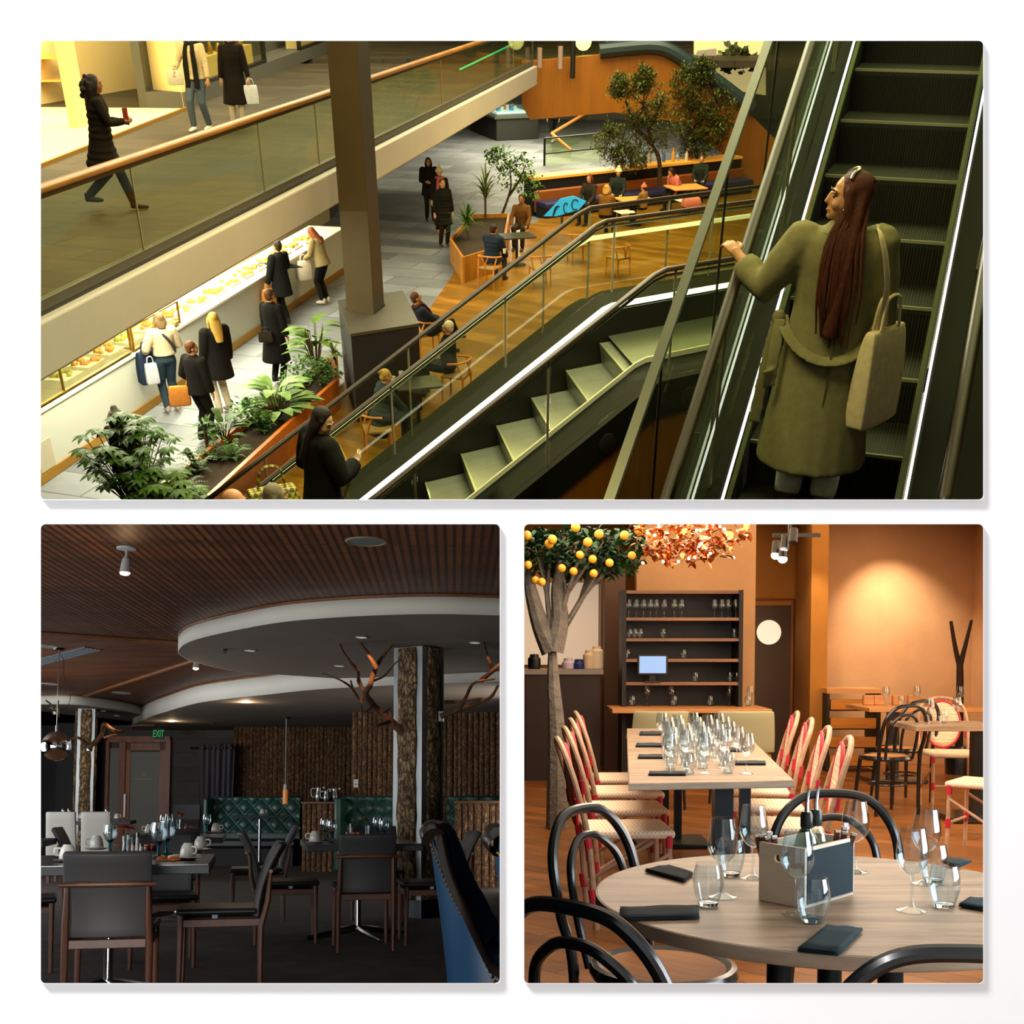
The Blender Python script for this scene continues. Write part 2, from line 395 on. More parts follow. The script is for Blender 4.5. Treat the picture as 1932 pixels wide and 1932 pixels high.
def person(label, loc, rz=0, h=1.68, top=('#222222', .86), legs='#22242a', shoes='#1b1b1b', hair=('short', '#2a1c12'), sk='#b98562',
           hl=None, hr=None, seat=None, step=.0, lean=0, yaw=0, nod=0, twist=0, tilt=0, vox=.013, feet=.44, cross=False, flare=1.0, hat=None, scarf=None,
           bulk=1.0, puffy=False, legs_vox=None, grip=.5, beard=None, glasses=False, hide=(), knees=None, group=None, name='person', cuff_f=.92, kf=None, poleL=None):
    """facing +Y. top = (colour, hem height); hl / hr = wrists; seat = seat height; yaw / nod = head"""
    k = h/1.7; root = None
    hz = .93 if seat is None else seat/k+.10
    hip = V((0, 0, hz)); A = Matrix.Rotation(radians(-lean), 3, 'X') @ Matrix.Rotation(radians(tilt), 3, 'Y') @ Matrix.Rotation(radians(twist), 3, 'Z')
    U = lambda x, y, z: hip+A @ V((x, y, z-.93))
    neck = U(0, 0, 1.47); Hm = A @ Matrix.Rotation(radians(yaw), 3, 'Z') @ Matrix.Rotation(radians(-nod), 3, 'X')
    Hd = lambda x, y, z: neck+Hm @ V((x, y, z-1.47))
    K = Matrix.Diagonal((k, k, k, 1))
    lg = []
    for s in (-1, 1):
        a = U(s*.09, 0, .90) if seat is None else hip+V((s*.09, 0, -.01))
        if seat is None:
            f = V((s*.095, s*step/2, .085+(.10 if step and s < 0 and step > .3 else 0))); kn, f = ik(a, f, .43, .43, V((0, 1, 0)))
        else:
            f = V((s*.11, feet, .085)) if not (cross and s > 0) else V((-.22, feet+.18, .30))
            kn = V((s*(.12 if knees is None else knees), .45, hz+.0)) if not (cross and s > 0) else V((-.02, .46, hz+.10))
        lg.append((a, kn, f))
    ar = []
    for s, t in ((-1, hl), (1, hr)):
        sh = U(s*.18, 0, 1.385); tg = U(*(t or (s*.25, .07, .86)))
        el, wr = ik(sh, tg, .285, .25, A @ (V(poleL) if poleL and s < 0 else V((s*.55, -.7, -.35)))); ar.append((s, sh, el, wr))
    def rings(lv, gr=0.0, sc=1.0): return [[U(rx*cos(2*pi*j/18)*sc+gr*cos(2*pi*j/18), y+ry*sin(2*pi*j/18)*sc+gr*sin(2*pi*j/18), z) for j in range(18)] for z, rx, ry, y in lv]
    TOR = [(.86, .11, .09, 0), (.92, .165, .12, -.01), (1.0, .155, .11, 0), (1.1, .14, .10, 0), (1.22, .155, .115, .01), (1.33, .178, .115, 0), (1.40, .165, .09, -.01), (1.445, .08, .06, -.01)]
    b = MB().loft(rings(TOR))
    b.tube([U(0, -.012, 1.40), Hd(0, -.005, 1.53)], [.06, .052], 12)
    # head: skull, face, jaw, nose, lips, chin, ears, brow
    b.ball(Hd(0, -.012, 1.612), (.075, .092, .088), 16, Hm); b.ball(Hd(0, .03, 1.57), (.062, .06, .078), 14, Hm)
    b.ball(Hd(0, .045, 1.525), (.045, .045, .038), 12, Hm); b.ball(Hd(0, .076, 1.503), (.02, .018, .016), 8, Hm)
    b.tube([Hd(0, .083, 1.61), Hd(0, .094, 1.585), Hd(0, .103, 1.567), Hd(0, .086, 1.556)], [.010, .0115, .013, .011], 8)
    b.ball(Hd(0, .086, 1.535), (.022, .010, .006), 8, Hm); b.ball(Hd(0, .085, 1.524), (.02, .010, .007), 8, Hm)
    for s in (-1, 1):
        b.ball(Hd(s*.079, -.01, 1.575), (.010, .02, .03), 8, Hm); b.ball(Hd(s*.03, .076, 1.612), (.026, .014, .009), 8, Hm); b.ball(Hd(s*.036, .06, 1.56), (.024, .026, .026), 8, Hm)
    for s, sh, el, wr in ar:
        b.tube([sh, sh.lerp(el, .5), el, el.lerp(wr, .3), wr], [.05, .045, .038, .04, .026], 10); b.ball(sh, .052, 8)
        d = (wr-el).normalized(); add_hand(b, wr, d, A @ V((-s*.55, .8, .3)), A @ V((-s, .15, -.4)), 1.0, grip)
    for a, kn, f in lg:
        b.tube([a, a.lerp(kn, .4), kn, kn.lerp(f, .35), f], [.088, .08, .055, .056, .036], 10); b.ball(a, .09, 10); b.ball(kn, .055, 8)
        b.tube([f+V((0, -.03, -.03)), f+V((0, .06, -.045)), f+V((0, .15, -.06))], [.035, .036, .022], 8)
    root = b.map(K).build(name, skin(sk), remesh=vox*k, soft=2)
    tag(root, label, 'person', group, None, loc, rz)
    P = lambda nm, mb, m, **kw: mb.map(K).build(nm, m, root, **kw)
    # trousers and shoes
    if 'legs' not in hide:
        q = MB().loft(rings([(.85, .12, .1, 0), (.9, .178, .132, -.01), (.98, .168, .122, 0), (1.03, .155, .115, 0)]))
        for a, kn, f in lg:
            q.tube([a, a.lerp(kn, .45), kn, kn.lerp(f, .5), f+V((0, 0, .0))], [.102, .092, .072*flare, .066*flare, .058*flare], 12); q.ball(a, .1, 10); q.ball(kn, .073, 8)
        P('trousers', q, cloth(legs), remesh=.018, soft=3)
    for a, kn, f in lg:
        q = MB().tube([f+V((0, -.055, -.045)), f+V((0, 0, -.04)), f+V((0, .08, -.05)), f+V((0, .165, -.06)), f+V((0, .195, -.064))], [.036, .047, .047, .038, .02], 10, flat=.85)
        q.tube([f+V((0, -.01, -.05)), f+V((0, -.012, .05))], [.048, .046], 10)
        P('shoe', q, mat('shoe_'+shoes[1:], shoes, .5), remesh=.014, soft=1)
    # coat, jacket or sweater
    c, hem = top; g = .020*bulk
    lv = [(1.455, .085, .07, -.01), (1.41, .165, .095, -.01), (1.33, .185, .12, 0), (1.22, .168, .125, .005), (1.1, .158, .118, 0), (1.0, .170, .125, -.005), (.92, .180, .132, -.01)]
    if hem < .9 and seat is None:
        n = max(2, int((.92-hem)/.12)); lv += [(.92+(hem-.92)*i/n, .182+.05*i/n*(.92-hem)/.4, .135+.085*i/n*(.92-hem)/.4, -.005) for i in range(1, n+1)]
    elif hem >= .9: lv = [x for x in lv if x[0] >= hem]
    q = MB().loft(rings(lv, g))
    for s, sh, el, wr in ar:
        cuff = el.lerp(wr, cuff_f); q.tube([U(s*.1, 0, 1.39), sh, sh.lerp(el, .5), el, el.lerp(wr, .5), cuff], [.06, .07*bulk, .064*bulk, .055*bulk, .053*bulk, .046*bulk], 12); q.ball(sh, .07*bulk, 10)
    q.tube([U(0, -.01, 1.42), U(0, -.008, 1.485)], [.085, .075], 12)
    if seat is not None and hem < .8:
        for a, kn, f in lg: q.tube([a, a.lerp(kn, .75)], [.125, .10], 12)
    if puffy:
        z = hem+.05
        while z < 1.36:
            r_ = min(lv, key=lambda x: abs(x[0]-z)); q.loft(rings([(z-.035, r_[1], r_[2], 0), (z, r_[1]+.016, r_[2]+.016, 0), (z+.035, r_[1], r_[2], 0)], g)); z += .085
    coat = P('coat' if hem < .8 else 'jacket', q, cloth(c), remesh=.015, soft=2 if puffy else 4)
    # hair and hats
    st, hc = hair; q = MB()
    if st != 'bald':
        q.ball(Hd(0, -.026, 1.628), (.088, .093, .088), 14, Hm); q.ball(Hd(0, -.05, 1.575), (.078, .06, .07), 12, Hm)
        if st in ('long', 'bob', 'curly'):
            ln = {'long': .42, 'bob': .16, 'curly': .22}[st] if kf is None else kf; R = []
            for i in range(7):
                t = i/6; z = 1.62-ln*t; p = Hd(0, -.055-.03*t, z) if st != 'long' else Hd(0, -.05, 1.62).lerp(U(0, -.15, 1.62-ln), t)
                wd = .092+.02*sin(pi*t)-.03*t*t; wd *= 1.25 if st == 'curly' else 1
                R.append([p+Hm @ V((wd*cos(2*pi*j/14), .05*(1.4 if st == 'curly' else 1)*sin(2*pi*j/14), 0)) for j in range(14)])
            q.loft(R)
            for s in (-1, 1): q.tube([Hd(s*.07, .02, 1.64), Hd(s*.088, .01, 1.56), Hd(s*.09, -.01, 1.62-min(ln, .22))], [.022, .026, .02], 8)
            if st == 'curly':
                for i in range(16): q.ball(Hd(random.uniform(-.1, .1), random.uniform(-.17, -.03), random.uniform(1.42, 1.7)), random.uniform(.03, .05), 8)
        if st == 'bun': q.ball(Hd(0, -.12, 1.66), .045, 10)
        if st == 'pony': q.tube([Hd(0, -.11, 1.65), Hd(0, -.16, 1.6), Hd(0, -.15, 1.45), Hd(0, -.13, 1.34)], [.03, .04, .035, .015], 10)
        P('hair', q, hairm(hc), remesh=.012, soft=2)
    else:
        for s in (-1, 1): q.ball(Hd(s*.07, -.03, 1.58), (.018, .05, .035), 8, Hm)
        P('hair', q.ball(Hd(0, -.09, 1.57), (.06, .02, .04), 8, Hm), hairm(hc), remesh=.012, soft=1)
    if hat:
        q = MB().ball(Hd(0, -.02, 1.64), (.097, .106, .09), 16, Hm); q.ball(Hd(0, -.03, 1.735), (.05, .05, .05), 10, Hm)
        q.tube([Hd(.097*cos(a), -.02+.106*sin(a), 1.625) for a in [2*pi*i/20 for i in range(20)]], .018, 8, closed=True)
        P('beanie', q, cloth(hat, bump=.6), remesh=.012, soft=1)
    if scarf:
        q = MB().tube([U(.1*cos(a), -.01+.095*sin(a), 1.455+.01*sin(3*a)) for a in [2*pi*i/16 for i in range(16)]], .036, 8, closed=True)
        for s in (-1, 1): q.tube([U(s*.06, .1, 1.45), U(s*.075, .15, 1.3), U(s*.09, .155, 1.1), U(s*.09, .15, scarf[1])], [.04, .05, .055, .055], 8, flat=.5)
        P('scarf', q, cloth(scarf[0]), remesh=.014, soft=2)
    for s in (-1, 1):
        P('eye', MB().ball(Hd(s*.030, .0795, 1.597), (.012, .008, .007), 8, Hm), mat('eye', '#1c1410', .2))
        P('eyebrow', MB().tube([Hd(s*.016, .088, 1.617), Hd(s*.034, .086, 1.622), Hd(s*.05, .072, 1.616)], [.004, .0045, .003], 6), hairm(hc))
    P('lips', MB().tube([Hd(-.022, .083, 1.529), Hd(0, .094, 1.530), Hd(.022, .083, 1.529)], [.003, .0065, .003], 6), mat('lips', '#8c4038', .5))
    if glasses:
        q = MB()
        for s in (-1, 1):
            q.tube([Hd(s*.031+.024*cos(a), .094, 1.595+.019*sin(a)) for a in [2*pi*i/12 for i in range(12)]], .003, 5, closed=True); q.tube([Hd(s*.055, .094, 1.6), Hd(s*.08, .0, 1.6)], .003, 5)
        P('glasses', q.tube([Hd(-.008, .095, 1.6), Hd(.008, .095, 1.6)], .003, 5), mat('black_plastic', '#101010', .3))
    M = Matrix.Translation(V(loc)) @ Matrix.Rotation(rz, 4, 'Z') @ K
    return root, dict(M=M, hl=M @ ar[0][3], hr=M @ ar[1][3], coat=coat, U=lambda *a: M @ U(*a), H=lambda *a: M @ Hd(*a), P=P, Ul=U, Hl=Hd, Hm=Hm, A=A, arms=ar, legs=lg)

# ---------------------------------------------------------------- plants
def leaf(mb, p, d, up, ln, wd, droop=.3, n=4, fold=.12):
    d = V(d).normalized(); s = d.cross(V(up)); s = s.normalized() if s.length > 1e-4 else V((1, 0, 0)); u = s.cross(d); b = len(mb.v); p = V(p)
    for i in range(n+1):
        t = i/n; w_ = wd*.5*(sin(pi*min(1, t*.92+.08))**.8); c = p+d*ln*t-V((0, 0, 1))*droop*ln*t*t
        mb.v += [c-s*w_+u*fold*w_, c, c+s*w_+u*fold*w_]
    for i in range(n):
        a = b+i*3; mb.f += [(a, a+1, a+4, a+3), (a+1, a+2, a+5, a+4)]
def rdir(el0=-.2, el1=1.0):
    a = random.uniform(0, 2*pi); e = random.uniform(el0, el1); return V((cos(a)*cos(e), sin(a)*cos(e), sin(e)))
def leafm(c, rough=.5): return mat('leaf_'+c[1:], c, rough, var=.35, vs=9, spec=.25)
def plant(name, label, cat, loc, kind, h, r, col, n=30, group=None, seed=1):
    random.seed(seed); o = thing(name, label, cat, loc, 0, group); f = MB(); st = MB()
    if kind == 'umbrella':          # whorls of leaflets on many stems
        for i in range(n):
            a = random.uniform(0, 2*pi); q = sqrt(random.random())*r; z = h*random.uniform(.35, 1)*(1-.3*q/r); p = V((q*cos(a), q*sin(a), z))
            st.tube([(p.x*.15, p.y*.15, 0), (p.x*.6, p.y*.6, z*.6), p], [.012, .009, .005], 5)
            for j in range(8): leaf(f, p, (cos(j*pi/4+a), sin(j*pi/4+a), .05), (0, 0, 1), random.uniform(.13, .19), .065, .35)
    elif kind == 'spike':           # arching sword leaves
        st.tube([(0, 0, 0), (0, 0, h*.45)], .03, 8)
        for i in range(n): leaf(f, (0, 0, h*random.uniform(.25, .5)), rdir(.1, 1.4), (0, 0, 1), r*random.uniform(.8, 1.2), .045, .35, 6)
    elif kind == 'broad':           # broad pointed leaves
        for i in range(n):
            d = rdir(.2, 1.3); z = h*random.uniform(.15, .75); p = V((d.x*r*.35, d.y*r*.35, z)); st.tube([(0, 0, 0), p], [.012, .006], 5)
            leaf(f, p, (d.x, d.y, .35), (0, 0, 1), r*random.uniform(.6, .9), r*.28, .4, 5)
    elif kind == 'fern':
        for i in range(n):
            d = rdir(.25, 1.2)
            for j in range(1, 9):
                t = j/8; p = V((d.x*r*t, d.y*r*t, h*(sin(min(1.9, t*2.2))*.8*max(.2, d.z))))
                for s in (-1, 1): leaf(f, p, V((-d.y*s, d.x*s, .1))+d*.5, (0, 0, 1), r*.28*(1.1-t), .03, .2, 2)
        st.tube([(0, 0, 0), (0, 0, h*.2)], .02, 6)
    elif kind == 'bush':
        for i in range(n*8):
            d = rdir(-.1, 1.5); q = random.uniform(.5, 1); leaf(f, (d.x*r*q, d.y*r*q, h*(.25+.75*q*max(0, d.z))), rdir(-.2, 1.1), (0, 0, 1), .11, .05, .3, 3)
        st.tube([(0, 0, 0), (0, 0, h*.5)], .02, 6)
    f.build('foliage', leafm(col), o, smooth=60); st.build('stem', mat('stem', '#4a3a1c', .7), o); return o
def tree(name, label, loc, h, crowns, trunk, col, n, ls=(.12, .05), bm='#3b2817', seed=1, group=None, tr=.06, sprigs=True):
    """crowns = [(centre, radii)] relative to the foot; trunk = list of polylines"""
    random.seed(seed); o = thing(name, label, 'tree', loc, 0, group); f = MB(); st = MB()
    for t in trunk: st.tube(curve(t, 5), [tr, tr*.35], 8)
    for c, r in crowns:
        for i in range(n):
            d = rdir(-1.3, 1.5); q = random.uniform(.25, 1)**.6; p = V(c)+V((d.x*r[0]*q, d.y*r[1]*q, d.z*r[2]*q))
            if sprigs:
                dd = rdir(-.3, 1.2); st.tube([p-dd*ls[0]*1.5, p+dd*ls[0]*1.5], .004, 4, caps=False)
                for j in range(6): leaf(f, p+dd*ls[0]*(j*.5-1.2), rdir(-.4, 1.1), (0, 0, 1), ls[0]*random.uniform(.7, 1.2), ls[1], .2, 2)
            else: leaf(f, p, rdir(-.6, 1.0), (0, 0, 1), ls[0]*random.uniform(.7, 1.2), ls[1], .3, 3)
        for i in range(4):
            d = rdir(-.5, 1.3); st.tube([V(trunk[0][-1]), V(trunk[0][-1]).lerp(V(c), .5)+V((0, 0, .05)), V(c)+V((d.x*r[0], d.y*r[1], d.z*r[2]))*.7], [.3*tr, .22*tr, .07*tr], 5)
    st.build('trunk', mat('tree_bark_'+bm[1:], bm, .85, var=.3, vs=15, bump=.7, bs=30, bd=.02), o); f.build('foliage', leafm(col), o, smooth=60); return o
def lathe2(pr, th): return pr+[(max(r-th, .0005), z+(th if i == 0 else 0)) for i, (r, z) in reversed(list(enumerate(pr)))]
def weavem(n, c1, c2, sc):
    if n in MATS: return MATS[n]
    t_ = NT(n); ck = t_.n('ShaderNodeTexChecker'); ck.inputs['Scale'].default_value = sc; t_.l(t_.coord((1, 1, 1), (.0, .0, .78)), ck.inputs[0])
    ck.inputs[1].default_value = lin(c1); ck.inputs[2].default_value = lin(c2); t_.l(ck.outputs[0], t_.p.inputs['Base Color']); t_.bump(ck.outputs[1], .4, .003); t_.p.inputs['Roughness'].default_value = .6
    MATS[n] = t_.m; return t_.m
# ================================================================ the mall with its escalators
ROOM[0] = T
Tg, Tv = T.g, T.v
ZU = 3.78
slate = tiles('slate_floor', '#40351c', '#2b2211', '#120e06', 1.5, .62, .32, .62, .022, .25, 1.2)
slate2 = tiles('grey_stone_floor', '#80848a', '#5e6268', '#3e4042', 1.9, .8, .32, .55, .014, .2, 1.0)
parq = wood('cafe_parquet', '#7c5414', '#a07024', 3, (6, 1, 1), .32, (0, 0, .6), planks=(2.2, .28, (0, 0, .6), .004))
lvl = lambda pts, z: [Tg(x, y, z) for x, y in pts]
struct('floor', MB().box((0, 34.5, -.15), (44, 55, .28)), slate2, smooth=0)
wood_px = [(380, 1000), (668, 700), (790, 612), (852, 522), (900, 440), (1010, 420), (1130, 330), (1460, 300), (1800, 420), (1500, 1000)]
struct('floor.001', MB().prism(lvl(wood_px, .02), -.02, .02), parq, smooth=0)
# ---- upper gallery: slab, fascia, balustrade
E0p, E1p = Tg(77, 581, ZU), Tg(1004, 120, ZU); ed = (E1p-E0p).normalized(); eo = V((ed.y, -ed.x, 0))
Ea, Eb = E0p-ed*2.6, E1p
struct('floor_upper', MB().prism([Ea, Eb, Eb+V((-12, 0, 0)), V((-22, Eb.y, 0)), V((-22, Ea.y, 0))], ZU-.3, ZU), slate, smooth=0)
fas = mat('pale_fascia', '#aaa69c', .6, var=.05, vs=1); shoe_m = mat('grey_metal_shoe', '#55544c', .45, .4)
L_ = (Eb-Ea)
struct('trim_11', MB().slab(Ea+eo*.02+V((0, 0, -.61)), Eb+eo*.02+V((0, 0, -.61)), (0, 0, .55), .15, eo), fas, bevel=.03)
struct('trim_12', MB().slab(Ea+V((0, 0, -.30)), Eb+V((0, 0, -.30)), (0, 0, .29), .015, eo), shoe_m, smooth=0)
struct('ceiling', MB().prism([Ea, Eb-ed*.3, Eb+V((-12, 0, 0)), V((-22, Eb.y, 0)), V((-22, Ea.y, 0))], ZU-.5, ZU-.31), mat('under_slab', '#8a826a', .8), smooth=0)
pane_m = glass('guard_glass', '#eaefdc', .035, .3)
ba = thing('glass_balustrade', 'glass balustrade with wooden handrail along the upper gallery', 'balustrade', Ea)
MB().slab(-eo*.06+V((0, 0, -.02)), L_-eo*.06+V((0, 0, -.02)), (0, 0, .10), .1, eo).build('base_shoe', shoe_m, ba)
cuts = [0]+[(Tg(x, y, ZU)-Ea).dot(ed) for x, y in ((274, 484), (506, 371), (612, 320), (836, 205), (972, 138))]+[L_.length]
for a, b_ in zip(cuts, cuts[1:]):
    if b_ > a: MB().slab(ed*(a+.012)+V((0, 0, .08)), ed*(b_-.012)+V((0, 0, .08)), (0, 0, .98), .014, eo).build('glass_panel', pane_m, ba)
for c in cuts[1:-1]: MB().slab(ed*(c-.012)+V((0, 0, .08)), ed*(c+.012)+V((0, 0, .08)), (0, 0, .98), .016, eo).build('joint_strip', mat('joint_grey', '#7c765c', .4), ba)
MB().tube([V((0, 0, 1.09)), L_+V((0, 0, 1.09))], .062, 14, flat=.8).build('handrail', wood('rail_wood', '#6a4412', '#a06c20', 5, (6, 6, 1), .4, coat=.2), ba)
MB().slab(-eo*.02+V((0, 0, 1.0)), L_-eo*.02+V((0, 0, 1.0)), (0, 0, .06), .04, eo).build('rail_channel', mat('dark_bronze2', '#3a2c16', .4, .4), ba)
MB().tube([L_+V((0, 0, .0)), L_+V((0, 0, 1.1))], .03, 10).build('end_post', shoe_m, ba)
st = thing('lit_edge_strip', 'green lit strip standing on the upper gallery behind the glass', 'light strip', Tg(868, 135, ZU))
MB().tube([V((0, 0, .05)), Tg(968, 86, ZU)-Tg(868, 135, ZU)+V((0, 0, .05))], .03, 8).build('tube', emis('green_strip', '#3fbf7a', .9), st); MB().box((0, 0, .02), (.1, .1, .04)).build('foot', shoe_m, st)
struct('wall_gallery_end', MB().box((-9, 62, ZU+2), (30, .3, 6)), mat('dim_wall', '#6a6450', .8, var=.2, vs=.6), smooth=0); struct('wall_lower_end', MB().box((4, 61.8, 1.6), (50, .3, 3.4)), mat('dim_wall', '#6a6450'), smooth=0)
struct('floor_gallery_end', MB().box((-8.5, 53, ZU-.15), (19, 17.5, .3)), slate, smooth=0)
# ---- the bronze column on its dark plinth
ZP = 1.55
cb = [Tg(x, y, ZP) for x, y in ((655, 585), (706, 593), (725, 578))]; cc = cb[0]+(cb[2]-cb[1])
col = thing('square_column', 'tall square bronze and grey column standing on the dark plinth', 'column', (cb[1].x, cb[1].y, ZP))
o_ = V((cb[1].x, cb[1].y, 0)); q4 = [V((p.x, p.y, 0))-o_ for p in (cb[0], cb[1], cb[2], cc)]
MB().prism(q4, 0, 9).build('shaft', mat('grey_column_side', '#3f3d38', .5, .3), col)
nf = (q4[1]-q4[0]).cross(V((0, 0, 1))).normalized()
MB().slab(q4[0]+nf*.002, q4[1]+nf*.002, (0, 0, 9), .008, nf).build('front_cladding', mat('bronze_column_front', '#4a3c20', .55, .2, var=.1, vs=1), col); MB().prism([p*1.06+V((.005, 0, 0)) for p in q4], 0, .04).build('foot_plate', mat('black_metal2', '#17140f', .5), col)
pt = [Tg(x, y, ZP) for x, y in ((637, 566), (661, 630), (791, 610), (760, 548))]; pc = sum(pt, V())/4
pl = thing('plinth', 'dark angular plinth carrying the bronze column', 'plinth', (pc.x, pc.y, .02)); pq = [p-V((pc.x, pc.y, ZP)) for p in pt]
MB().prism([p*.985 for p in pq], 0, ZP-.07).build('body', mat('navy_panel', '#1c1c22', .5, var=.1), pl); MB().prism(pq, ZP-.07, ZP-.02).build('top', mat('dark_stone_top', '#3b372c', .5, var=.1), pl)
# ---- bright shop at the upper left
cream = mat('cream_shop_panel', '#e6cc8c', .6, var=.04, vs=1); pale = mat('pale_shop_floor', '#f2e0b0', .35)
S0, S1, S2 = Tg(60, 321, ZU), Tg(352, 206, ZU), Tg(640, 90, ZU); sd = (S1-S0).normalized(); sn = V((-sd.y, sd.x, 0))
struct('floor_shop', MB().prism([S0-sd*3, S1, S1+sn*6, S0-sd*3+sn*6], ZU-.01, ZU+.02), pale, smooth=0)
struct('trim_13', MB().slab(S0-sd*3+V((0, 0, .0)), S1, (0, 0, .06), .06, -sn), mat('gold_threshold', '#b8862c', .35, .7), smooth=0)
def standing(n, px0, px1, dz, th, m, label=None, cat=None, k=None):
    a, b_ = Tg(*px0, ZU), Tg(*px1, ZU); d_ = (b_-a); nn_ = V((-d_.y, d_.x, 0)).normalized()
    return struct(n, MB().slab(a, b_, (0, 0, dz), th, nn_), m, smooth=0)
standing('wall_shop_pillar', (150, 243), (168, 237), 3.3, .2, cream)
standing('wall_shop_panel', (271, 198), (347, 206), 3.3, .25, cream); standing('wall_shop_back', (60, 200), (300, 160), 3.3, .2, cream)
a = Tg(95, 200, ZU); co = thing('wooden_console', 'light wooden console table inside the bright shop', 'table', a, .3)
hon = wood('shop_honey_wood', '#c0822c', '#e0aa50', 6, (6, 1, 1), .4)
MB().box((-.1, .5, .98), (1.5, .6, .05)).build('top', hon, co); MB().box((-.1, .5, .5), (1.4, .5, .04)).build('shelf', hon, co)
for sx in (-1, 1):
    for sy in (-1, 1): MB().box((-.1+sx*.68, .5+sy*.24, .49), (.06, .06, .98)).build('leg', hon, co)
# ---- dark shop fronts further along
fd = (S2-S1).normalized(); fn_ = V((-fd.y, fd.x, 0)); FL = (S2-S1).length
struct('wall_shopfront', MB().slab(S1+fn_*.9, S2+fd*14+fn_*.9, (0, 0, 3.4), .2, fn_), mat('dark_shopfront', '#45453a', .6), smooth=0)
struct('baseboard_gallery', MB().slab(S1, S2+fd*14, (0, 0, .35), .9, fn_), mat('grey_base_course', '#4b4a44', .6), smooth=0)
for i, (t0_, t1_) in enumerate(((.06, .42), (.66, 1.02), (1.1, 1.5), (1.6, 2.0))):
    a, b_ = S1+fd*FL*t0_, S1+fd*FL*t1_
    w_ = struct('window_%d' % (i+2), MB().slab(a+fn_*.02+V((0, 0, .4)), b_+fn_*.02+V((0, 0, .4)), (0, 0, 2.4), .02, fn_), glass('shop_glass', '#f4f4e4', .06, .5), smooth=0)
    f = MB()
    for q, r in ((a, fd*.12), (b_-fd*.12, fd*.12)): f.slab(q+V((0, 0, .35)), q+r+V((0, 0, .35)), (0, 0, 2.6), .12, fn_)
    f.slab(a+V((0, 0, .35)), b_+V((0, 0, .35)), (0, 0, .08), .12, fn_).build('window_frame', mat('black_metal2', '#17140f'), w_, smooth=0)
    dsp = thing('window_display', 'lit golden display inside the %s shop window' % ('nearest', 'second', 'third', 'farthest')[i], 'display', (a+b_)/2+fn_*.6+V((0, 0, .35)))
    MB().slab(-fd*(b_-a).length*.42, fd*(b_-a).length*.42, (0, 0, .5), .35, -fn_).build('plinth', cream, dsp)
    for k in range(7): MB().lathe([(0, 0), (.07, 0), (.09, .1), (.04, .2+.03*(k % 3)), (0, .22+.03*(k % 3))], 10, fd*(k-3)*(b_-a).length*.11-fn_*.2+V((0, 0, .5))).build('ornament', mat('gold_ornament', '#c8a040', .3, .6), dsp)
    MB().slab(-fd*(b_-a).length*.42+V((0, 0, 2.3)), fd*(b_-a).length*.42+V((0, 0, 2.3)), (0, 0, .06), .3, -fn_).build('lamp_strip', emis('display_lamp', '#ffe7a0', 5), dsp)

# ---- food counter under the gallery
K0, K1 = Tg(40, 941, 0), Tg(655, 510, 0); kd = (K1-K0).normalized(); kn = V((-kd.y, kd.x, 0)); KL = (K1-K0).length
ct = thing('food_counter', 'long white food counter with a gold skirting under the gallery', 'counter', K0)
wht = mat('counter_white', '#c4c6ba', .5)
MB().slab(V(), kd*KL, (0, 0, 1.0), .9, kn).build('body', wht, ct); MB().slab(-kn*.03, kd*KL-kn*.03, (0, 0, .14), .03, kn).build('skirting', mat('gold_threshold', '#b8862c'), ct)
MB().slab(V((0, 0, 1.0))-kn*.02, kd*KL+V((0, 0, 1.0))-kn*.02, (0, 0, .04), .95, kn).build('worktop', mat('lit_counter_top', '#efe6c4', .3), ct)
p = Tg(100, 895, .0)-K0; MB().slab(kd*(p.dot(kd)-.35)+V((0, 0, .15))-kn*.012, kd*(p.dot(kd)+.05)+V((0, 0, .15))-kn*.012, (0, 0, .45), .012, kn).build('air_grille', mat('grille_cream', '#b8b098', .6), ct)
struct('wall_counter', MB().slab(K0+kn*2.6-kd*3, K1+kn*2.6+kd*6, (0, 0, 3.2), .2, kn), mat('lit_wall', '#d8c890', .6), smooth=0)
gold = mat('gold_frame', '#a8802c', .3, .9); caseg = glass('case_glass', '#f6f6e8', .05, .5)
def case(lab, t0_, t1_, hgt):
    o = thing('display_case', lab, 'display case', K0+kd*t0_+V((0, 0, 1.066))); w_ = t1_-t0_; C0 = [V()+kn*.04, kd*w_+kn*.04, kd*w_+kn*.7, kn*.7]
    for a, b_ in zip(C0, C0[1:]+C0[:1]): MB().tube([a+V((0, 0, hgt)), b_+V((0, 0, hgt))], .022, 6).build('frame_bar', gold, o); MB().tube([a, a+V((0, 0, hgt))], .022, 6).build('frame_post', gold, o); MB().tube([a+V((0, 0, .02)), b_+V((0, 0, .02))], .022, 6).build('frame_bar', gold, o)
    MB().slab(C0[0], C0[1], (0, 0, hgt), .008, kn).build('front_glass', caseg, o); MB().slab(C0[0]+V((0, 0, hgt)), C0[1]+V((0, 0, hgt)), kn*.66, .008, V((0, 0, 1))).build('top_glass', caseg, o)
    MB().slab(C0[0]+V((0, 0, .02)), C0[1]+V((0, 0, .02)), (0, 0, .03), .6, kn).build('deck', mat('steel_deck', '#c8c4b0', .3, .6), o); return o
tk_ = lambda x, y: (Tg(x, y, 1.04)-K0).dot(kd)
case('glass display case with gold frame at the left edge of the counter', tk_(60, 800), tk_(135, 745), .5); case('large empty glass display case with gold frame on the counter', tk_(140, 745), tk_(255, 668), .62); case('low glass display case behind the woman in the cream sweater', tk_(258, 665), tk_(330, 612), .4)
food = mat('pastry', '#c88a2c', .6, var=.4, vs=30, bump=.5); food2 = mat('salad', '#a8a040', .6, var=.5, vs=30, bump=.5)
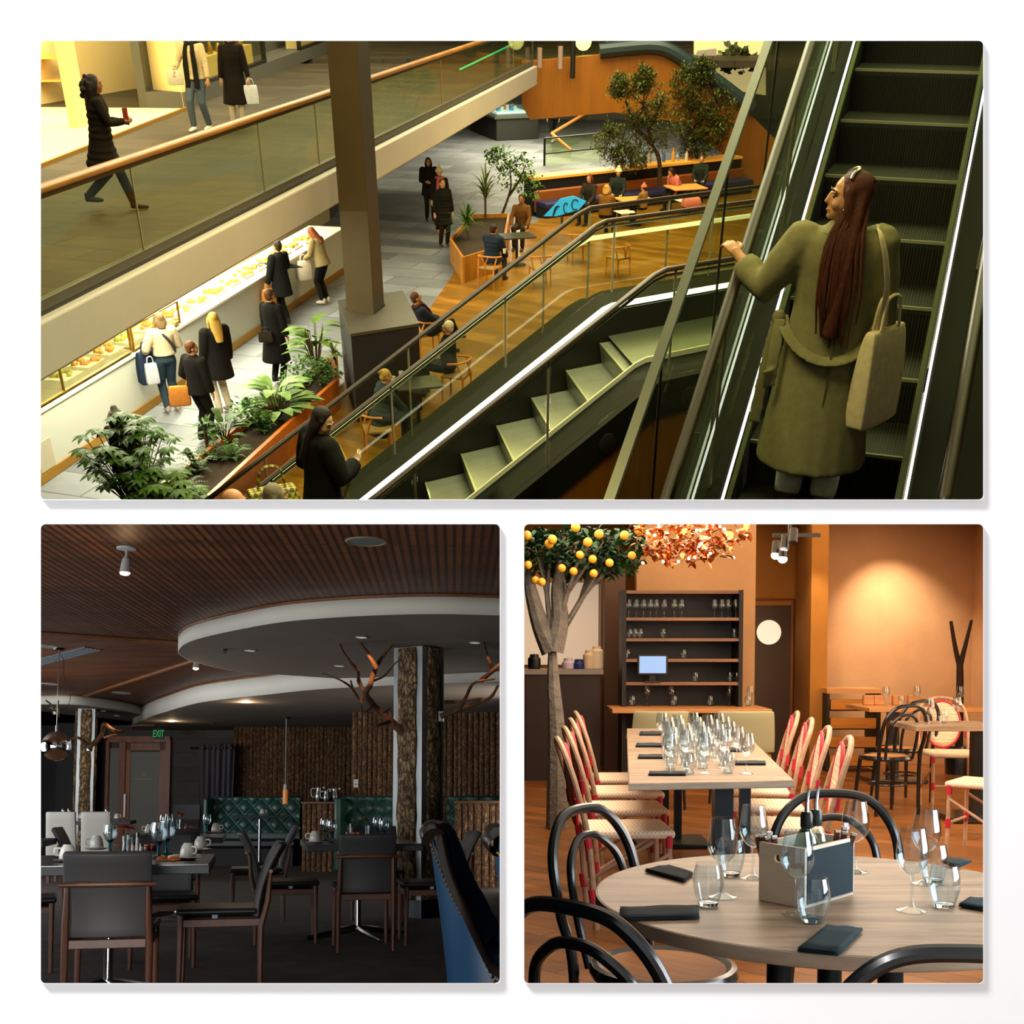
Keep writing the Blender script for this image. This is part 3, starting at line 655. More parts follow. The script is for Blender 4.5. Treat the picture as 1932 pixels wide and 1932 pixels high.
for i in range(16):
    t_k = tk_(150, 740)+.5+i*.72
    if t_k > KL-1: break
    o = thing('food_tray', 'tray of golden food in the row on the lit counter', 'tray', K0+kd*t_k+kn*.42+V((0, 0, 1.09 if i < 6 else 1.045)), 0, 'food trays along the counter')
    MB().slab(-kd*.27-kn*.2, kd*.27-kn*.2, (0, 0, .03), .4, kn).build('tray', mat('tray_white', '#e8e0c8', .4), o)
    random.seed(i); m_ = MB()
    for k in range(12): m_.ball(kd*random.uniform(-.22, .22)+kn*random.uniform(-.15, .15)+V((0, 0, .05)), random.uniform(.04, .06), 7)
    m_.build('food', food if i % 3 else food2, o, remesh=.02)

# ---- long planter beside the counter
pw = wood('planter_wood', '#8a4412', '#b8661e', 4, (6, 1, 1), .4); soil = mat('soil', '#2c2010', .95, var=.5, vs=30, bump=1, bs=40, bd=.03)
QP = [Tg(x, y, .55) for x, y in ((150, 1040), (300, 917), (462, 790), (630, 668), (638, 716), (556, 790), (388, 945), (290, 1040))]
pl = thing('long_planter', 'long wooden planter full of green plants beside the counter walkway', 'planter', (QP[0].x, QP[0].y, 0)); Q = [p-V((QP[0].x, QP[0].y, .55)) for p in QP]
for a, b_ in zip(Q, Q[1:]+Q[:1]):
    d_ = b_-a; MB().slab(a, b_, (0, 0, .56), .07, V((-d_.y, d_.x, 0)).normalized()*-1).build('side_board', pw, pl)
MB().prism([p*.998 for p in Q], .02, .44).build('soil', soil, pl)
def onp(x, y, z=.44): return Tg(x, y, z)
plant('umbrella_plant', 'large umbrella plant at the near end of the long planter', 'plant', onp(262, 960), 'umbrella', 1.5, .62, '#36581a', 90, seed=1); plant('umbrella_plant', 'smaller umbrella plant leaning over the planter edge at the bottom left', 'plant', onp(330, 985), 'umbrella', .8, .5, '#44661e', 40, seed=2)
plant('fern', 'fern behind the umbrella plant in the long planter', 'plant', onp(372, 890), 'fern', .45, .42, '#2c4a18', 26, seed=3); plant('fern', 'dark fern in the middle of the long planter', 'plant', onp(405, 868), 'fern', .4, .36, '#28421a', 22, seed=4); plant('spiky_plant', 'upright palm like plant in front of the man with the tan bag', 'plant', onp(392, 848), 'spike', .7, .45, '#3a5a20', 16, seed=5)
plant('broad_leaf_plant', 'dark broad leaved plant near the man with the tan bag', 'plant', onp(425, 840), 'broad', .6, .45, '#2a4216', 18, seed=6); plant('bush', 'low leafy bush left of the striped leaf plant', 'plant', onp(470, 812), 'bush', .55, .34, '#3c6424', 24, seed=7); plant('striped_leaf_plant', 'big plant with long pale striped leaves in the planter', 'plant', onp(525, 790), 'broad', .75, .72, '#6a8a4a', 40, seed=8)
plant('bush', 'leafy bush behind the striped leaf plant', 'plant', onp(575, 735), 'bush', .6, .42, '#35561e', 26, seed=9); plant('tall_leafy_plant', 'tall leafy plant near the person in the black coat', 'plant', onp(598, 705), 'broad', 1.25, .55, '#5a7a2c', 34, seed=10)
for k, (x, y, kd_, lab) in enumerate(((300, 990, 'bush', 'low bush at the foot of the large umbrella plant'), (350, 925, 'fern', 'fern in front of the planter edge, beside the umbrella plant'), (440, 865, 'fern', 'small fern in the bare soil of the planter'), (500, 815, 'fern', 'fern right of the low leafy bush'), (612, 725, 'bush', 'bush at the far right of the planter'))):
    plant(kd_+'_clump' if kd_ == 'bush' else 'fern', lab, 'plant', onp(x, y), kd_, .42, .34, ('#3a5c1e', '#2f4c18')[k % 2], 26, seed=40+k)
plant('grassy_plant', 'pale grassy plant at the far end of the long planter', 'plant', onp(632, 690), 'spike', .6, .38, '#7a8a4a', 22, seed=11); plant('bush', 'small bush at the foot of the tall leafy plant', 'plant', onp(545, 765), 'bush', .4, .3, '#44662a', 18, seed=12)

# ---- angular planter by the cafe, with plants
HP = [Tg(x, y, .62) for x, y in ((848, 450), (872, 486), (952, 462), (962, 402), (890, 404))]; hc = sum(HP, V())/5
hp = thing('angular_planter', 'angular orange wooden planter at the edge of the cafe', 'planter', (hc.x, hc.y, .02)); Q = [V((p.x-hc.x, p.y-hc.y, 0)) for p in HP]
for a, b_ in zip(Q, Q[1:]+Q[:1]): d_ = b_-a; MB().slab(a, b_, (0, 0, .60), .06, V((-d_.y, d_.x, 0)).normalized()).build('side_board', wood('planter_orange', '#8c5610', '#b07822', 4, (1, 1, 6), .4), hp)
MB().prism([p*.97 for p in Q], .02, .5).build('soil', soil, hp)
plant('grassy_plant', 'tuft of grass in the front of the angular planter', 'plant', Tg(882, 452, .52), 'spike', 1.1, .6, '#34541c', 60, seed=13); plant('spiky_plant', 'spiky dracaena at the back of the angular planter', 'plant', Tg(916, 412, .52), 'spike', 1.7, .85, '#5c6a30', 50, seed=14)
tb_ = Tg(946, 408, .52); k_ = lambda x, y: Tv(x, y, tb_.y)-tb_
tree('small_tree', 'small leafy tree standing in the angular planter', tb_, 1.6, [(k_(945, 300), (.42, .4, .32)), (k_(985, 315), (.5, .4, .42)), (k_(1000, 350), (.42, .4, .4)), (k_(965, 330), (.5, .4, .5)), (k_(930, 292), (.3, .3, .2))], [[(0, 0, 0), k_(958, 375), k_(964, 350), k_(962, 315)], [k_(960, 370), k_(980, 340), k_(992, 310)]], '#466a26', 130, (.15, .065), seed=4, tr=.04, sprigs=False)
for i, (bx_, by_, cr) in enumerate((((1246, 330), 0, [((1190, 260), (1.05, 1.0, .75)), ((1210, 195), (.85, .9, .7)), ((1170, 165), (.4, .5, .35)), ((1240, 235), (.75, .8, .8)), ((1215, 150), (.35, .4, .35)), ((1150, 270), (.6, .7, .5)), ((1185, 300), (.7, .7, .35))]), ((1325, 310), 0, [((1325, 180), (.9, .8, .75)), ((1300, 225), (.7, .8, .7)), ((1345, 250), (.7, .8, .6)), ((1325, 135), (.4, .4, .4)), ((1290, 160), (.5, .5, .5)), ((1360, 215), (.55, .6, .7)), ((1310, 275), (.6, .6, .4))]))):
    tb_ = Tg(*bx_, .9); k_ = lambda x, y: Tv(x, y, tb_.y)-tb_
    tk = [[(0, 0, -.3), k_(1243, 300), k_(1228, 265), k_(1215, 200)], [k_(1232, 272), k_(1200, 240), k_(1180, 190)], [k_(1225, 250), k_(1240, 210), k_(1250, 180)]] if i == 0 else [[(0, 0, -.3), k_(1310, 275), k_(1300, 230), k_(1325, 150)], [k_(1302, 240), k_(1340, 210), k_(1355, 180)], [k_(1306, 262), k_(1335, 250), k_(1350, 225)]]
    tree('olive_tree', ('bushy tree in front of the orange bridge wall, left of the two', 'bushy tree in front of the orange bridge wall, right of the two')[i], tb_, 3.2, [(k_(*c), r) for c, r in cr], tk, '#4a5a20', 170, (.13, .045), seed=20+i, tr=.08)

# ---- orange bridge wall, rails, kiosk and things beyond
orw = wood('orange_panel', '#7e4806', '#9c5e0c', 3, (1, 1, 10), .4, grain=.05); bluem = mat('blue_grey_band', '#2e3c3e', .4, .3)
W_ = lambda pts, d: [Tv(x, y, d) for x, y in pts]
struct('wall_bridge', MB().wallpoly(W_([(985, 117), (1130, 104), (1228, 98), (1262, 107), (1300, 133), (1345, 162), (1400, 200), (1500, 300), (1500, 420), (1380, 305), (1290, 232), (1160, 212), (1000, 226), (985, 200)], 43.0), (0, .5, 0)), orw, smooth=0)
hb_ = thing('bridge_handrail', 'blue grey handrail band curving down over the orange bridge wall', 'handrail', Tv(1130, 100, 42.9)); rr = [Tv(x, y, 42.9)-Tv(1130, 100, 42.9) for x, y in ((1132, 96), (1180, 91), (1228, 88), (1262, 95), (1305, 122), (1350, 152), (1420, 205))]
MB().tube(curve(rr, 5), .22, 10, flat=1.0).build('band', bluem, hb_)
gb = thing('far_glass_guard', 'glass guard above the orange bridge wall', 'balustrade', Tv(1000, 116, 43.2)); MB().wallpoly([p-Tv(1000, 116, 43.2) for p in W_([(1000, 117), (1130, 103), (1130, 70), (1000, 70)], 43.2)], (0, .02, 0)).build('glass_panel', pane_m, gb)
for x0, y0, y1, c, lab in ((1018, 90, 128, '#9a8078', 'pinkish post before the orange wall, left one'), (1057, 87, 130, '#9a8078', 'pinkish post before the orange wall, right one'), (1080, 60, 148, '#14130f', 'dark hanging pole before the orange wall')):
    p = Tv(x0, y1, 42.6); o = thing('post', lab, 'post', p); MB().cyl((0, 0, 0), (0, .0, Tv(x0, y0, 42.6).z-p.z), .08, n=12).build('shaft', mat('post_'+c[1:], c, .5), o); MB().box((0, .25, .3), (.05, .5, .05)).build('bracket', mat('post_'+c[1:], c), o)
struct('floor_bridge', MB().box((9, 50, ZU-.1), (22, 13, .2)), slate, smooth=0)
for i, (x, y, cl, e, lab) in enumerate(((1100, 93, '#fff0a0', 3, 'bright yellow lamp glowing beyond the bridge'), (1145, 78, '#5ac8f0', 2, 'small blue light at the top edge, left one'), (1166, 78, '#5ac8f0', 2, 'small blue light at the top edge, middle one'), (1202, 80, '#5ac8f0', 2, 'small blue light at the top edge, right one'))):
    p = Tg(x, y+12, ZU); o = thing('lamp', lab, 'lamp', p); MB().cyl((0, 0, 0), (0, 0, .25), .05).build('stem', shoe_m, o); MB().ball((0, 0, .42), .28 if i == 0 else .12, 12).build('globe', emis('lamp_%d' % i, cl, e), o)
a = Tg(1300, 170, 3.6); br = thing('lit_shop_wall', 'bright cream shop wall with leaf pattern at upper right', 'display', Tv(1385, 170, 46)); o0 = Tv(1385, 170, 46)
MB().wallpoly([p-o0 for p in W_([(1310, 70), (1445, 70), (1445, 180), (1350, 165), (1310, 140)], 46)], (0, .2, 0)).build('panel', mat('lit_cream', '#d8cc90', .5, emit=.45, ecol='#e8d890'), br)
MB().wallpoly([p-o0 for p in W_([(1318, 96), (1352, 92), (1350, 145), (1306, 118)], 45.6)], (0, .2, 0)).build('lavender_panel', mat('lavender_panel', '#a89890', .6), br); f = MB(); random.seed(6)
for k in range(160): leaf(f, Tv(1390+random.gauss(0, 14), 112+random.gauss(0, 12), 45.7)-o0, rdir(), (0, 1, 0), .32, .14, .1, 2)
f.build('leaf_pattern', leafm('#4c5430'), br)
kp = Tg(944, 262, 0); ko = thing('kiosk', 'dark market kiosk with lit glass case under the gallery end', 'kiosk', kp, .35)
dk = mat('kiosk_dark', '#23241e', .5)
MB().box((.6, 1.2, .42), (1.9, 3.4, .84)).build('body', dk, ko, bevel=.02); MB().box((.6, 1.2, .87), (2.1, 3.6, .08)).build('counter_top', mat('kiosk_top', '#4a4c44', .4), ko); MB().box((.65, 1.5, 1.22), (1.5, 2.6, .6)).build('glass_case', glass('case_glass2', '#dff0f4', .1, .5), ko)
MB().box((.65, 1.5, .95), (1.4, 2.5, .06)).build('lit_deck', emis('case_glow', '#d8ecd8', .8), ko)
for k in range(10): MB().box((.2+.1*(k % 5)*2, .8+.6*(k//5)+.2*(k % 3), 1.06), (.14, .2, .15)).build('ware', mat('ware_%d' % (k % 3), ('#4a90c0', '#d8d8c8', '#c87a40')[k % 3], .5), ko)
# ---- rails in front of the banquette, banquette, ledges
gr = thing('far_railing', 'dark framed glass railing behind the small tree', 'railing', Tg(1027, 312, 0)); o0 = Tg(1027, 312, 0); e_ = Tg(1140, 300, 0)-o0
MB().slab(V(), e_, (0, 0, .9), .02, V((0, 1, 0))).build('glass_panel', pane_m, gr); MB().tube([V((0, 0, .92)), e_+V((0, 0, .92))], .03, 6).build('top_rail', mat('dark_rail', '#20221e', .4), gr); MB().tube([V((0, 0, .4)), e_+V((0, 0, .4))], .03, 6).build('mid_rail', mat('dark_rail', '#20221e'), gr)
MB().box((0, 0, .46), (.08, .08, .92)).build('post', mat('dark_rail', '#20221e'), gr)
vr = thing('orange_corner_rail', 'orange wooden handrail making a corner behind the far railing', 'railing', Tg(1041, 290, 0)); o0 = Tg(1041, 290, 0); c1_ = Tv(1041, 252, o0.y)-o0; P_ = [Tv(1108, 212, o0.y+4)-o0, c1_, Tv(1078, 284, o0.y-1.2)-o0]
MB().tube(P_, .06, 8).build('handrail', mat('orange_rail', '#b86a2c', .4), vr); MB().add([P_[0], P_[1], V((0, 0, 0)), V((P_[0].x, P_[0].y, 0))], [(0, 1, 2, 3)]).build('glass_panel', pane_m, vr); MB().add([P_[1], P_[2], V((P_[2].x, P_[2].y, 0)), V()], [(0, 1, 2, 3)]).build('glass_panel', pane_m, vr)
G0, G1 = Tg(1012, 342, 1.0), Tg(1405, 300, 1.0); gd = (G1-G0); gn = V((-gd.y, gd.x, 0)).normalized(); b0 = V((G0.x, G0.y, 0))
bq = thing('banquette', 'long orange leather banquette with a lit wooden ledge behind it', 'banquette', b0)
MB().slab(gn*.15, gd+gn*.15, (0, 0, 1.0), .55, gn).build('ledge_body', mat('navy_band', '#16181c', .5), bq); MB().slab(gn*.10+V((0, 0, 1.0)), gd+gn*.10+V((0, 0, 1.0)), (0, 0, .07), .65, gn).build('lit_ledge', mat('lit_ledge', '#e09a30', .35, emit=.25, ecol='#ffb040'), bq)
MB().slab(V((0, 0, .1)), gd+V((0, 0, .1)), (0, 0, .62), .14, gn).build('back_cushion', mat('tan_leather', '#8a4a18', .45), bq, bevel=.04); MB().slab(-gn*.55+V((0, 0, .28)), gd-gn*.55+V((0, 0, .28)), (0, 0, .17), .6, gn).build('seat_cushion', mat('navy_seat', '#22224a', .6), bq, bevel=.04); MB().slab(-gn*.5, gd-gn*.5, (0, 0, .28), .5, gn).build('base', mat('navy_band', '#16181c'), bq)
random.seed(9)
for i in range(14):
    t_k = .40+i*.034; p = b0+gd*t_k+gn*(.42+.12*(i % 2)); c = ('#d8d4c0', '#c84a30', '#4a6aa8', '#d8a030', '#8aa0c0')[i % 5]; hh = .22+.1*(i % 3)
    o = thing('bottle', 'bottle in the bright row on the ledge behind the banquette', 'bottle', (p.x, p.y, 1.07), 0, 'bottles on the lit ledge'); MB().lathe([(0, 0), (.05, 0), (.055, hh*.6), (.02, hh*.8), (.02, hh), (0, hh)], 10).build('body', mat('bottle_'+c[1:], c, .25), o); MB().cyl((0, 0, hh), (0, 0, hh+.03), .024, n=8).build('cap', mat('bottle_cap_gold', '#b89030', .3), o)

# ---- cafe chairs and tables
cw = wood('orange_chair_wood', '#a85a18', '#cf8630', 6, (1, 1, 6), .4)
def make_cafe_chair(lab, loc, rz):
    o = thing('cafe_chair', lab, 'chair', loc, rz)
    MB().box((0, 0, .44), (.44, .44, .04)).build('seat', mat('woven_seat', '#8a6a3a', .8, bump=.4, bs=90), o, bevel=.012)
    MB().tube(curve([(-.27, .06, .70), (-.25, -.12, .715), (-.14, -.24, .73), (0, -.265, .735), (.14, -.24, .73), (.25, -.12, .715), (.27, .06, .70)], 5), .024, 8, flat=.8).build('back_rail', cw, o)
    MB().tube(curve([(0, -.24, .46), (-.03, -.25, .6), (-.09, -.25, .72)], 4), .014, 6).tube(curve([(0, -.24, .46), (.03, -.25, .6), (.09, -.25, .72)], 4), .014, 6).build('back_splat', cw, o)
    for s in (-1, 1): MB().tube([(s*.22, .2, .0), (s*.20, .19, .45)], [.014, .02], 8).build('leg', cw, o); MB().tube([(s*.22, -.21, 0), (s*.21, -.2, .42), (s*.245, -.11, .70)], [.014, .022, .018], 8).build('leg', cw, o)
    return o
ch0 = make_cafe_chair('orange wooden chair of the blond woman in the blue coat', Tg(715, 858, .02), -1.35)
ch1 = lambda lab, x, y, rz: dup(ch0, lab, Tg(x, y, .02), rz)
ch1('orange wooden chair of the white haired man, its dark back to the escalator', 862, 752, 1.25); ch1('orange wooden chair of the person in the blue puffer', 925, 540, -.5); ch1('orange wooden chair facing the brown jacket table, seen from behind', 1018, 540, .25); ch1('orange wooden chair pulled out at the right of the cafe floor', 1165, 520, .7); ch1('orange wooden chair before the far cafe tables', 1090, 495, .3)
tt = mat('dark_green_table', '#2a2c1e', .35); tb2 = wood('cafe_table_wood', '#b8782c', '#d89a48', 6, (6, 1, 1), .35)
def ctable(lab, x, y, r, m, sq=True):
    o = thing('cafe_table', lab, 'table', Tg(x, y, .02), .3)
    (MB().box((0, 0, .715), (2*r, 2*r*.8, .035)) if sq else MB().lathe([(0, .70), (r, .70), (r, .735), (0, .735)], 32)).build('tabletop', m, o, bevel=.004)
    MB().cyl((0, 0, .02), (0, 0, .70), .035).build('column', mat('black_metal2', '#17140f'), o); MB().lathe([(0, 0), (.24, 0), (.22, .02), (0, .03)], 20).build('foot', mat('black_metal2', '#17140f'), o); return o
ctable('dark cafe table between the blond woman and the white haired man', 790, 800, .40, tt); ctable('dark cafe table of the man in the brown jacket', 975, 500, .42, tt); ctable('wooden cafe table in front of the banquette, with papers', 1195, 425, .5, tb2); ctable('wooden cafe table at the right of the banquette with magazines', 1290, 400, .55, tb2)
def mug(lab, x, y, z=.757): o = thing('paper_cup', lab, 'cup', Tg(x, y, z)); MB().lathe([(0, 0), (.032, 0), (.043, .105), (.041, .105), (.034, .02), (0, .02)], 16).build('cup', mat('paper_white', '#d0ccb8', .6), o); MB().lathe([(0, .085), (.040, .085), (0, .0855)], 14).build('coffee', mat('coffee', '#1a0e06', .2), o)
mug('white coffee cup standing on the dark table, far side', 757, 712); mug('white coffee cup between the hands of the blond woman', 742, 722); mug('paper cup on the brown jacket table', 952, 478)
for x, y, lab in ((1178, 400, 'white papers spread on the table before the banquette'), (1290, 378, 'white magazine on the right banquette table')):
    o = thing('papers', lab, 'paper', Tg(x, y, .758)); MB().box((0, 0, .004), (.45, .5, .008), .4).build('sheet', mat('paper_white', '#d0ccb8'), o); MB().box((.12, .06, .011), (.22, .3, .006), .9).build('loose_sheet', mat('paper_white', '#d0ccb8'), o)
sg = thing('reflected_sign', 'reflection of a blue lit sign by the banquette corner', 'sign', Tg(1060, 425, .02)); o0 = Tg(1060, 425, .02); R0 = [Tv(x, y, o0.y)-o0 for x, y in ((1026, 408), (1058, 375), (1082, 370), (1106, 380), (1092, 396), (1050, 408))]
MB().wallpoly(R0, (0, .06, 0)).build('panel', mat('sign_reflection', '#1f8fb8', .4, emit=.5, ecol='#2aa8d8'), sg); MB().box((.0, .03, .25), (.06, .05, .5)).build('stand', mat('black_metal2', '#17140f'), sg)  # a sign's reflection built as a solid glowing panel
mk_ = MB()
for k in range(3): cx_, cz_ = R0[0].lerp(R0[3], .3+.22*k), 0; mk_.tube([cx_+V((.10*cos(a)*(1 if k != 1 else .6), -.02, .02+.14*sin(a*(1.0 if k else 1.6)))) for a in [pi*.2+1.5*pi*i/12 for i in range(13)]], .018, 6)
mk_.build('mark', mat('sign_mark', '#0a2630', .5), sg)

# ---- escalators
steel_t = tiles('ribbed_tread', '#8e9078', '#7c7e68', '#3a3c30', 30, .012, .576, .3, .004, .0); dkm = mat('black_skirt', '#12130c', .6); rubber = mat('rubber_handrail', '#2a1c0e', .4)
led = emis('led_strip', '#f4ffe8', 4.5); led_b = emis('led_beige', '#b8b088', .55); egl = glass('escalator_glass', '#eef1e4', .03, .28)
for n in MATS['ribbed_tread'].node_tree.nodes:
    if n.bl_idname == 'ShaderNodeBsdfPrincipled': n.inputs['Metallic'].default_value = .5
def escalator(name, lab, P0, u, nv, wd, run, rise, k0, k1, ktop, sa, sb, tread, clad, cat='escalator'):
    """P0 = nosing corner on side A at k=0; sides sa, sb = (rail offset, rail height, led material, glass base)"""
    u = V((u[0], u[1], 0)).normalized(); nv = V((nv[0], nv[1], 0)).normalized(); o = thing(name, lab, cat, P0)
    zt = rise*ktop if ktop else 1e9
    def at(k, off, h): return u*run*k+nv*off+V((0, 0, min(rise*k, zt)+h))
    for k in range(k0, k1):
        if rise*k > zt-.02: break
        z = rise*k; a, b_ = u*run*k, u*run*(k+1.1)
        sp_ = MB().add([a+V((0, 0, z)), b_+V((0, 0, z)), b_+nv*wd+V((0, 0, z)), a+nv*wd+V((0, 0, z)), a+V((0, 0, z-.035)), a+nv*wd+V((0, 0, z-.035)), a+u*.03+V((0, 0, z-rise)), a+u*.03+nv*wd+V((0, 0, z-rise)), b_+V((0, 0, z-.05)), b_+nv*wd+V((0, 0, z-.05))], [(0, 1, 2, 3), (0, 3, 5, 4), (4, 5, 7, 6), (1, 8, 9, 2), (0, 4, 8, 1), (3, 2, 9, 5)]); sp_ = sp_.build('step', tread, o, smooth=0)
        MB().slab(a-u*.004+V((0, 0, z-.012)), a-u*.004+nv*wd+V((0, 0, z-.012)), (0, 0, .016), .02, u).build('nosing', mat('step_nosing', '#a8a884', .35, .6), sp_)
    ks = [k0+.5*i for i in range(int((k1-k0)*2)+1)]
    if ktop: ks = [k for k in ks if k < ktop-.3]+[ktop-.15, ktop+.15, ktop+.7]+[k for k in ks if k > ktop+.8]
    if ktop: MB().add([at(ktop, -.02, 0), at(k1, -.02, 0), at(k1, wd+.02, 0), at(ktop, wd+.02, 0)]+[at(ktop, -.02, -.1), at(k1, -.02, -.1), at(k1, wd+.02, -.1), at(ktop, wd+.02, -.1)], [(0, 1, 2, 3), (4, 7, 6, 5), (0, 4, 5, 1), (2, 6, 7, 3)]).build('landing_plate', mat('landing_steel', '#6e7260', .35, .6), o, smooth=0)
    def sweep(offs_h): return MB().loft([[at(k, of, h) for of, h in offs_h] for k in ks])
    for sgn, base, (ro, rh, lm, dk0, dk1, ldh, dh) in ((-1, 0, sa), (1, wd, sb)):
        B_ = lambda of: base+sgn*of
        sweep([(B_(.015), -rise*1.6), (B_(.015), ldh), (B_(.035), ldh), (B_(.035), -rise*1.6)]).build('skirt', dkm, o, smooth=0)
        lw2, hw_ = (.045, .012) if clad else (.012, .006)
        sweep([(B_(dk0-hw_), ldh), (B_(dk0-hw_), ldh+lw2), (B_(dk0+hw_), ldh+lw2), (B_(dk0+hw_), ldh)]).build('led_strip', lm, o, smooth=0)
        sweep([(B_(dk0), ldh-.05), (B_(dk0), ldh), (B_(dk0+.02), dh), (B_(dk1), dh), (B_(dk1), -.24), (B_(dk1-.04), -.24), (B_(dk1-.04), ldh-.05)]).build('deck', mat('dark_deck', '#15160d', .75, .0, spec=.15), o, smooth=30)
        n_ = max(3, (k1-k0)//3); cut = [k0+(k1-k0)*i/n_ for i in range(n_+1)]
        for c0_, c1_ in zip(cut, cut[1:]):
            kk = [c0_+.06]+[k for k in ks if c0_+.06 < k < c1_-.06]+[c1_-.06]
            gp_ = MB().loft([[at(k, B_(ro-.006), dh), at(k, B_(ro-.006), rh), at(k, B_(ro+.006), rh), at(k, B_(ro+.006), dh)] for k in kk]).build('glass_panel', egl, o, smooth=0)
            MB().tube([at(c0_, B_(ro), dh), at(c0_, B_(ro), rh)], .012, 6).build('joint_strip', mat('joint_grey', '#7c765c'), gp_)
        MB().tube([at(k, B_(ro), rh+.02) for k in ks], .029, 12, flat=.7).build('handrail', rubber, o)
        MB().tube([at(k, B_(ro), rh-.03) for k in ks], .014, 8).build('rail_guide', mat('rail_guide', '#8c8a74', .25, .9), o)
    if clad: # wooden cladding under side A
        of = -(sa[4]-.03); MB().loft([[at(k, of, -.20), at(k, of, -3.0), at(k, of+.05, -3.0), at(k, of+.05, -.20)] for k in ks]).build('cladding', orw, o, smooth=0)
        for k in [k0+2.2*i for i in range(int((k1-k0)/2.2))]: MB().lathe([(0, 0), (.09, 0), (.09, .02), (.05, .03), (0, .03)], 16, at(k, -sa[4]-.001, -.12), Matrix((u, V((0, 0, 1)), -nv)).transposed()).build('cover_disc', dkm, o)
    return o, at
PN = Tg(976, 885, 3.13); FA = Tv(802, 910, 10.38); u1 = (Tv(1133, 646, 11.47)-FA); u1 = V((u1.x, u1.y, 0)).normalized(); nv1 = FA+u1*.8-PN; nv1 = V((nv1.x, nv1.y, 0)); w1 = nv1.length; nv1 = nv1.normalized()
N0 = V((PN.x, PN.y, 3.13))-u1*.8+V((0, 0, -.4))
tread1 = tiles('silver_tread', '#b8b8aa', '#a4a494', '#50524a', 30, .014, -math.atan2(u1.y, u1.x), .28, .003, .0)
for n in tread1.node_tree.nodes:
    if n.bl_idname == 'ShaderNodeBsdfPrincipled': n.inputs['Metallic'].default_value = .355
es1, at1 = escalator('escalator', 'silver stepped escalator rising to the right in the middle', N0, u1, nv1, w1, .4, .2, -7, 12, 5.25, (.46, .95, led_b, .04, .56, .08, .07), (.46, .95, led, .10, .56, .24, .29), tread1, True)
# second balustrade beyond it
og = nv1*(w1+.46+.67); a0 = og+V((0, 0, 0))
gb2 = thing('glass_guard', 'sloping glass guard with dark rail and lit strip beyond the middle escalator', 'balustrade', N0+og)
kk = [-8, -6, -4, -2, 0, 2, 4, 5.0, 5.4, 6.2, 8, 10, 12]; g_ = lambda k, h, of=0: u1*.4*k+nv1*of+V((0, 0, min(.2*k, 1.05)+h))
for c0_, c1_ in zip(kk[::2], kk[2::2]): MB().loft([[g_(k, .0), g_(k, .95), g_(k, .95, .012), g_(k, 0, .012)] for k in kk if c0_ <= k <= c1_]).build('glass_panel', egl, gb2, smooth=0); MB().tube([g_(c0_, .0), g_(c0_, .95)], .012, 6).build('joint_strip', mat('joint_grey', '#7c765c'), gb2)
MB().tube([g_(k, .97) for k in kk], .024, 10).build('handrail', rubber, gb2); MB().loft([[g_(k, .66, -.03), g_(k, .70, -.03), g_(k, .70, -.005), g_(k, .66, -.005)] for k in kk]).build('led_strip', emis('led_cream', '#e4e2a8', 1.2), gb2, smooth=0)
MB().loft([[g_(k, -.22, -.05), g_(k, .0, -.05), g_(k, .0, .3), g_(k, -.22, .3)] for k in kk]).build('stringer', mat('dark_deck', '#22231a'), gb2, smooth=0)
for i, (x, y, c, lab) in enumerate(((1248, 536, '#c8906a', 'round orange safety sticker on the escalator deck'), (1265, 533, '#a8c8d8', 'round pale blue safety sticker on the escalator deck, middle'), (1280, 529, '#a8c8d8', 'round pale blue safety sticker on the escalator deck, right'))):
    p = N0+at1(7.3+i*.22, w1+.30, .275); o = thing('safety_sticker', lab, 'sticker', p, M=Matrix.Translation(p)); MB().lathe([(0, 0), (.055, 0), (.055, .003), (0, .003)], 20).build('disc', mat('sticker_'+c[1:], c, .5), o); MB().box((0, 0, .0035), (.06, .012, .002), .7).box((0, 0, .0035), (.012, .05, .002), .7).build('mark', mat('sign_mark', '#0a2630'), o)
struct('floor_landing', MB().prism([N0+at1(6.2, -1.2, 0), N0+at1(14, -1.2, 0), N0+at1(14, 3.2, 0), N0+at1(9.5, 3.2, 0)], ZU-.35, ZU-.12), slate2, smooth=0)
# hero escalator at right
Ra = Tv(1703, 865, 5.65); Rb = Tv(1847, 137, 8.475); u0 = V((Rb.x-Ra.x, Rb.y-Ra.y, 0)).normalized(); n0 = V((-u0.y, u0.x, 0))
tread0 = tiles('dark_tread', '#34341c', '#2a2a16', '#060604', 30, .017, -math.atan2(u0.y, u0.x), .5, .006, .0)
es0, at0 = escalator('escalator', 'dark escalator at right carrying the woman in the long coat', Ra, u0, n0, .775, .5, .25, -4, 9, None, (.20, .92, led, .05, .42, .03, .05), (.13, .92, led, .05, .30, .03, .05), tread0, False)
for nm_, of in (('brush', -.012), ('brush', .787)): MB().loft([[at0(k, of-.012, .06), at0(k, of+.012, .06), at0(k, of+.012, .10), at0(k, of-.012, .10)] for k in (-4, 9)]).build('safety_brush', mat('green_brush', '#3a4418', .8, bump=.8, bs=200), es0, smooth=0)
gg = thing('glass_guard', 'tall sloping glass guard with grey edge left of the woman\'s escalator', 'balustrade', Ra)
h_ = lambda k, h, of: at0(k, of, h)
cut = [-4, -1.6, .9, 3.4, 5.9, 9]
for a, b_ in zip(cut, cut[1:]): MB().loft([[h_(k, -.3, 1.10), h_(k, 1.04, 1.10), h_(k, 1.04, 1.115), h_(k, -.3, 1.115)] for k in (a+.04, b_-.04)]).build('glass_panel', egl, gg, smooth=0); MB().tube([h_(a, -.3, 1.105), h_(a, 1.04, 1.105)], .007, 6).build('joint_strip', mat('dark_rail', '#20221e'), gg)
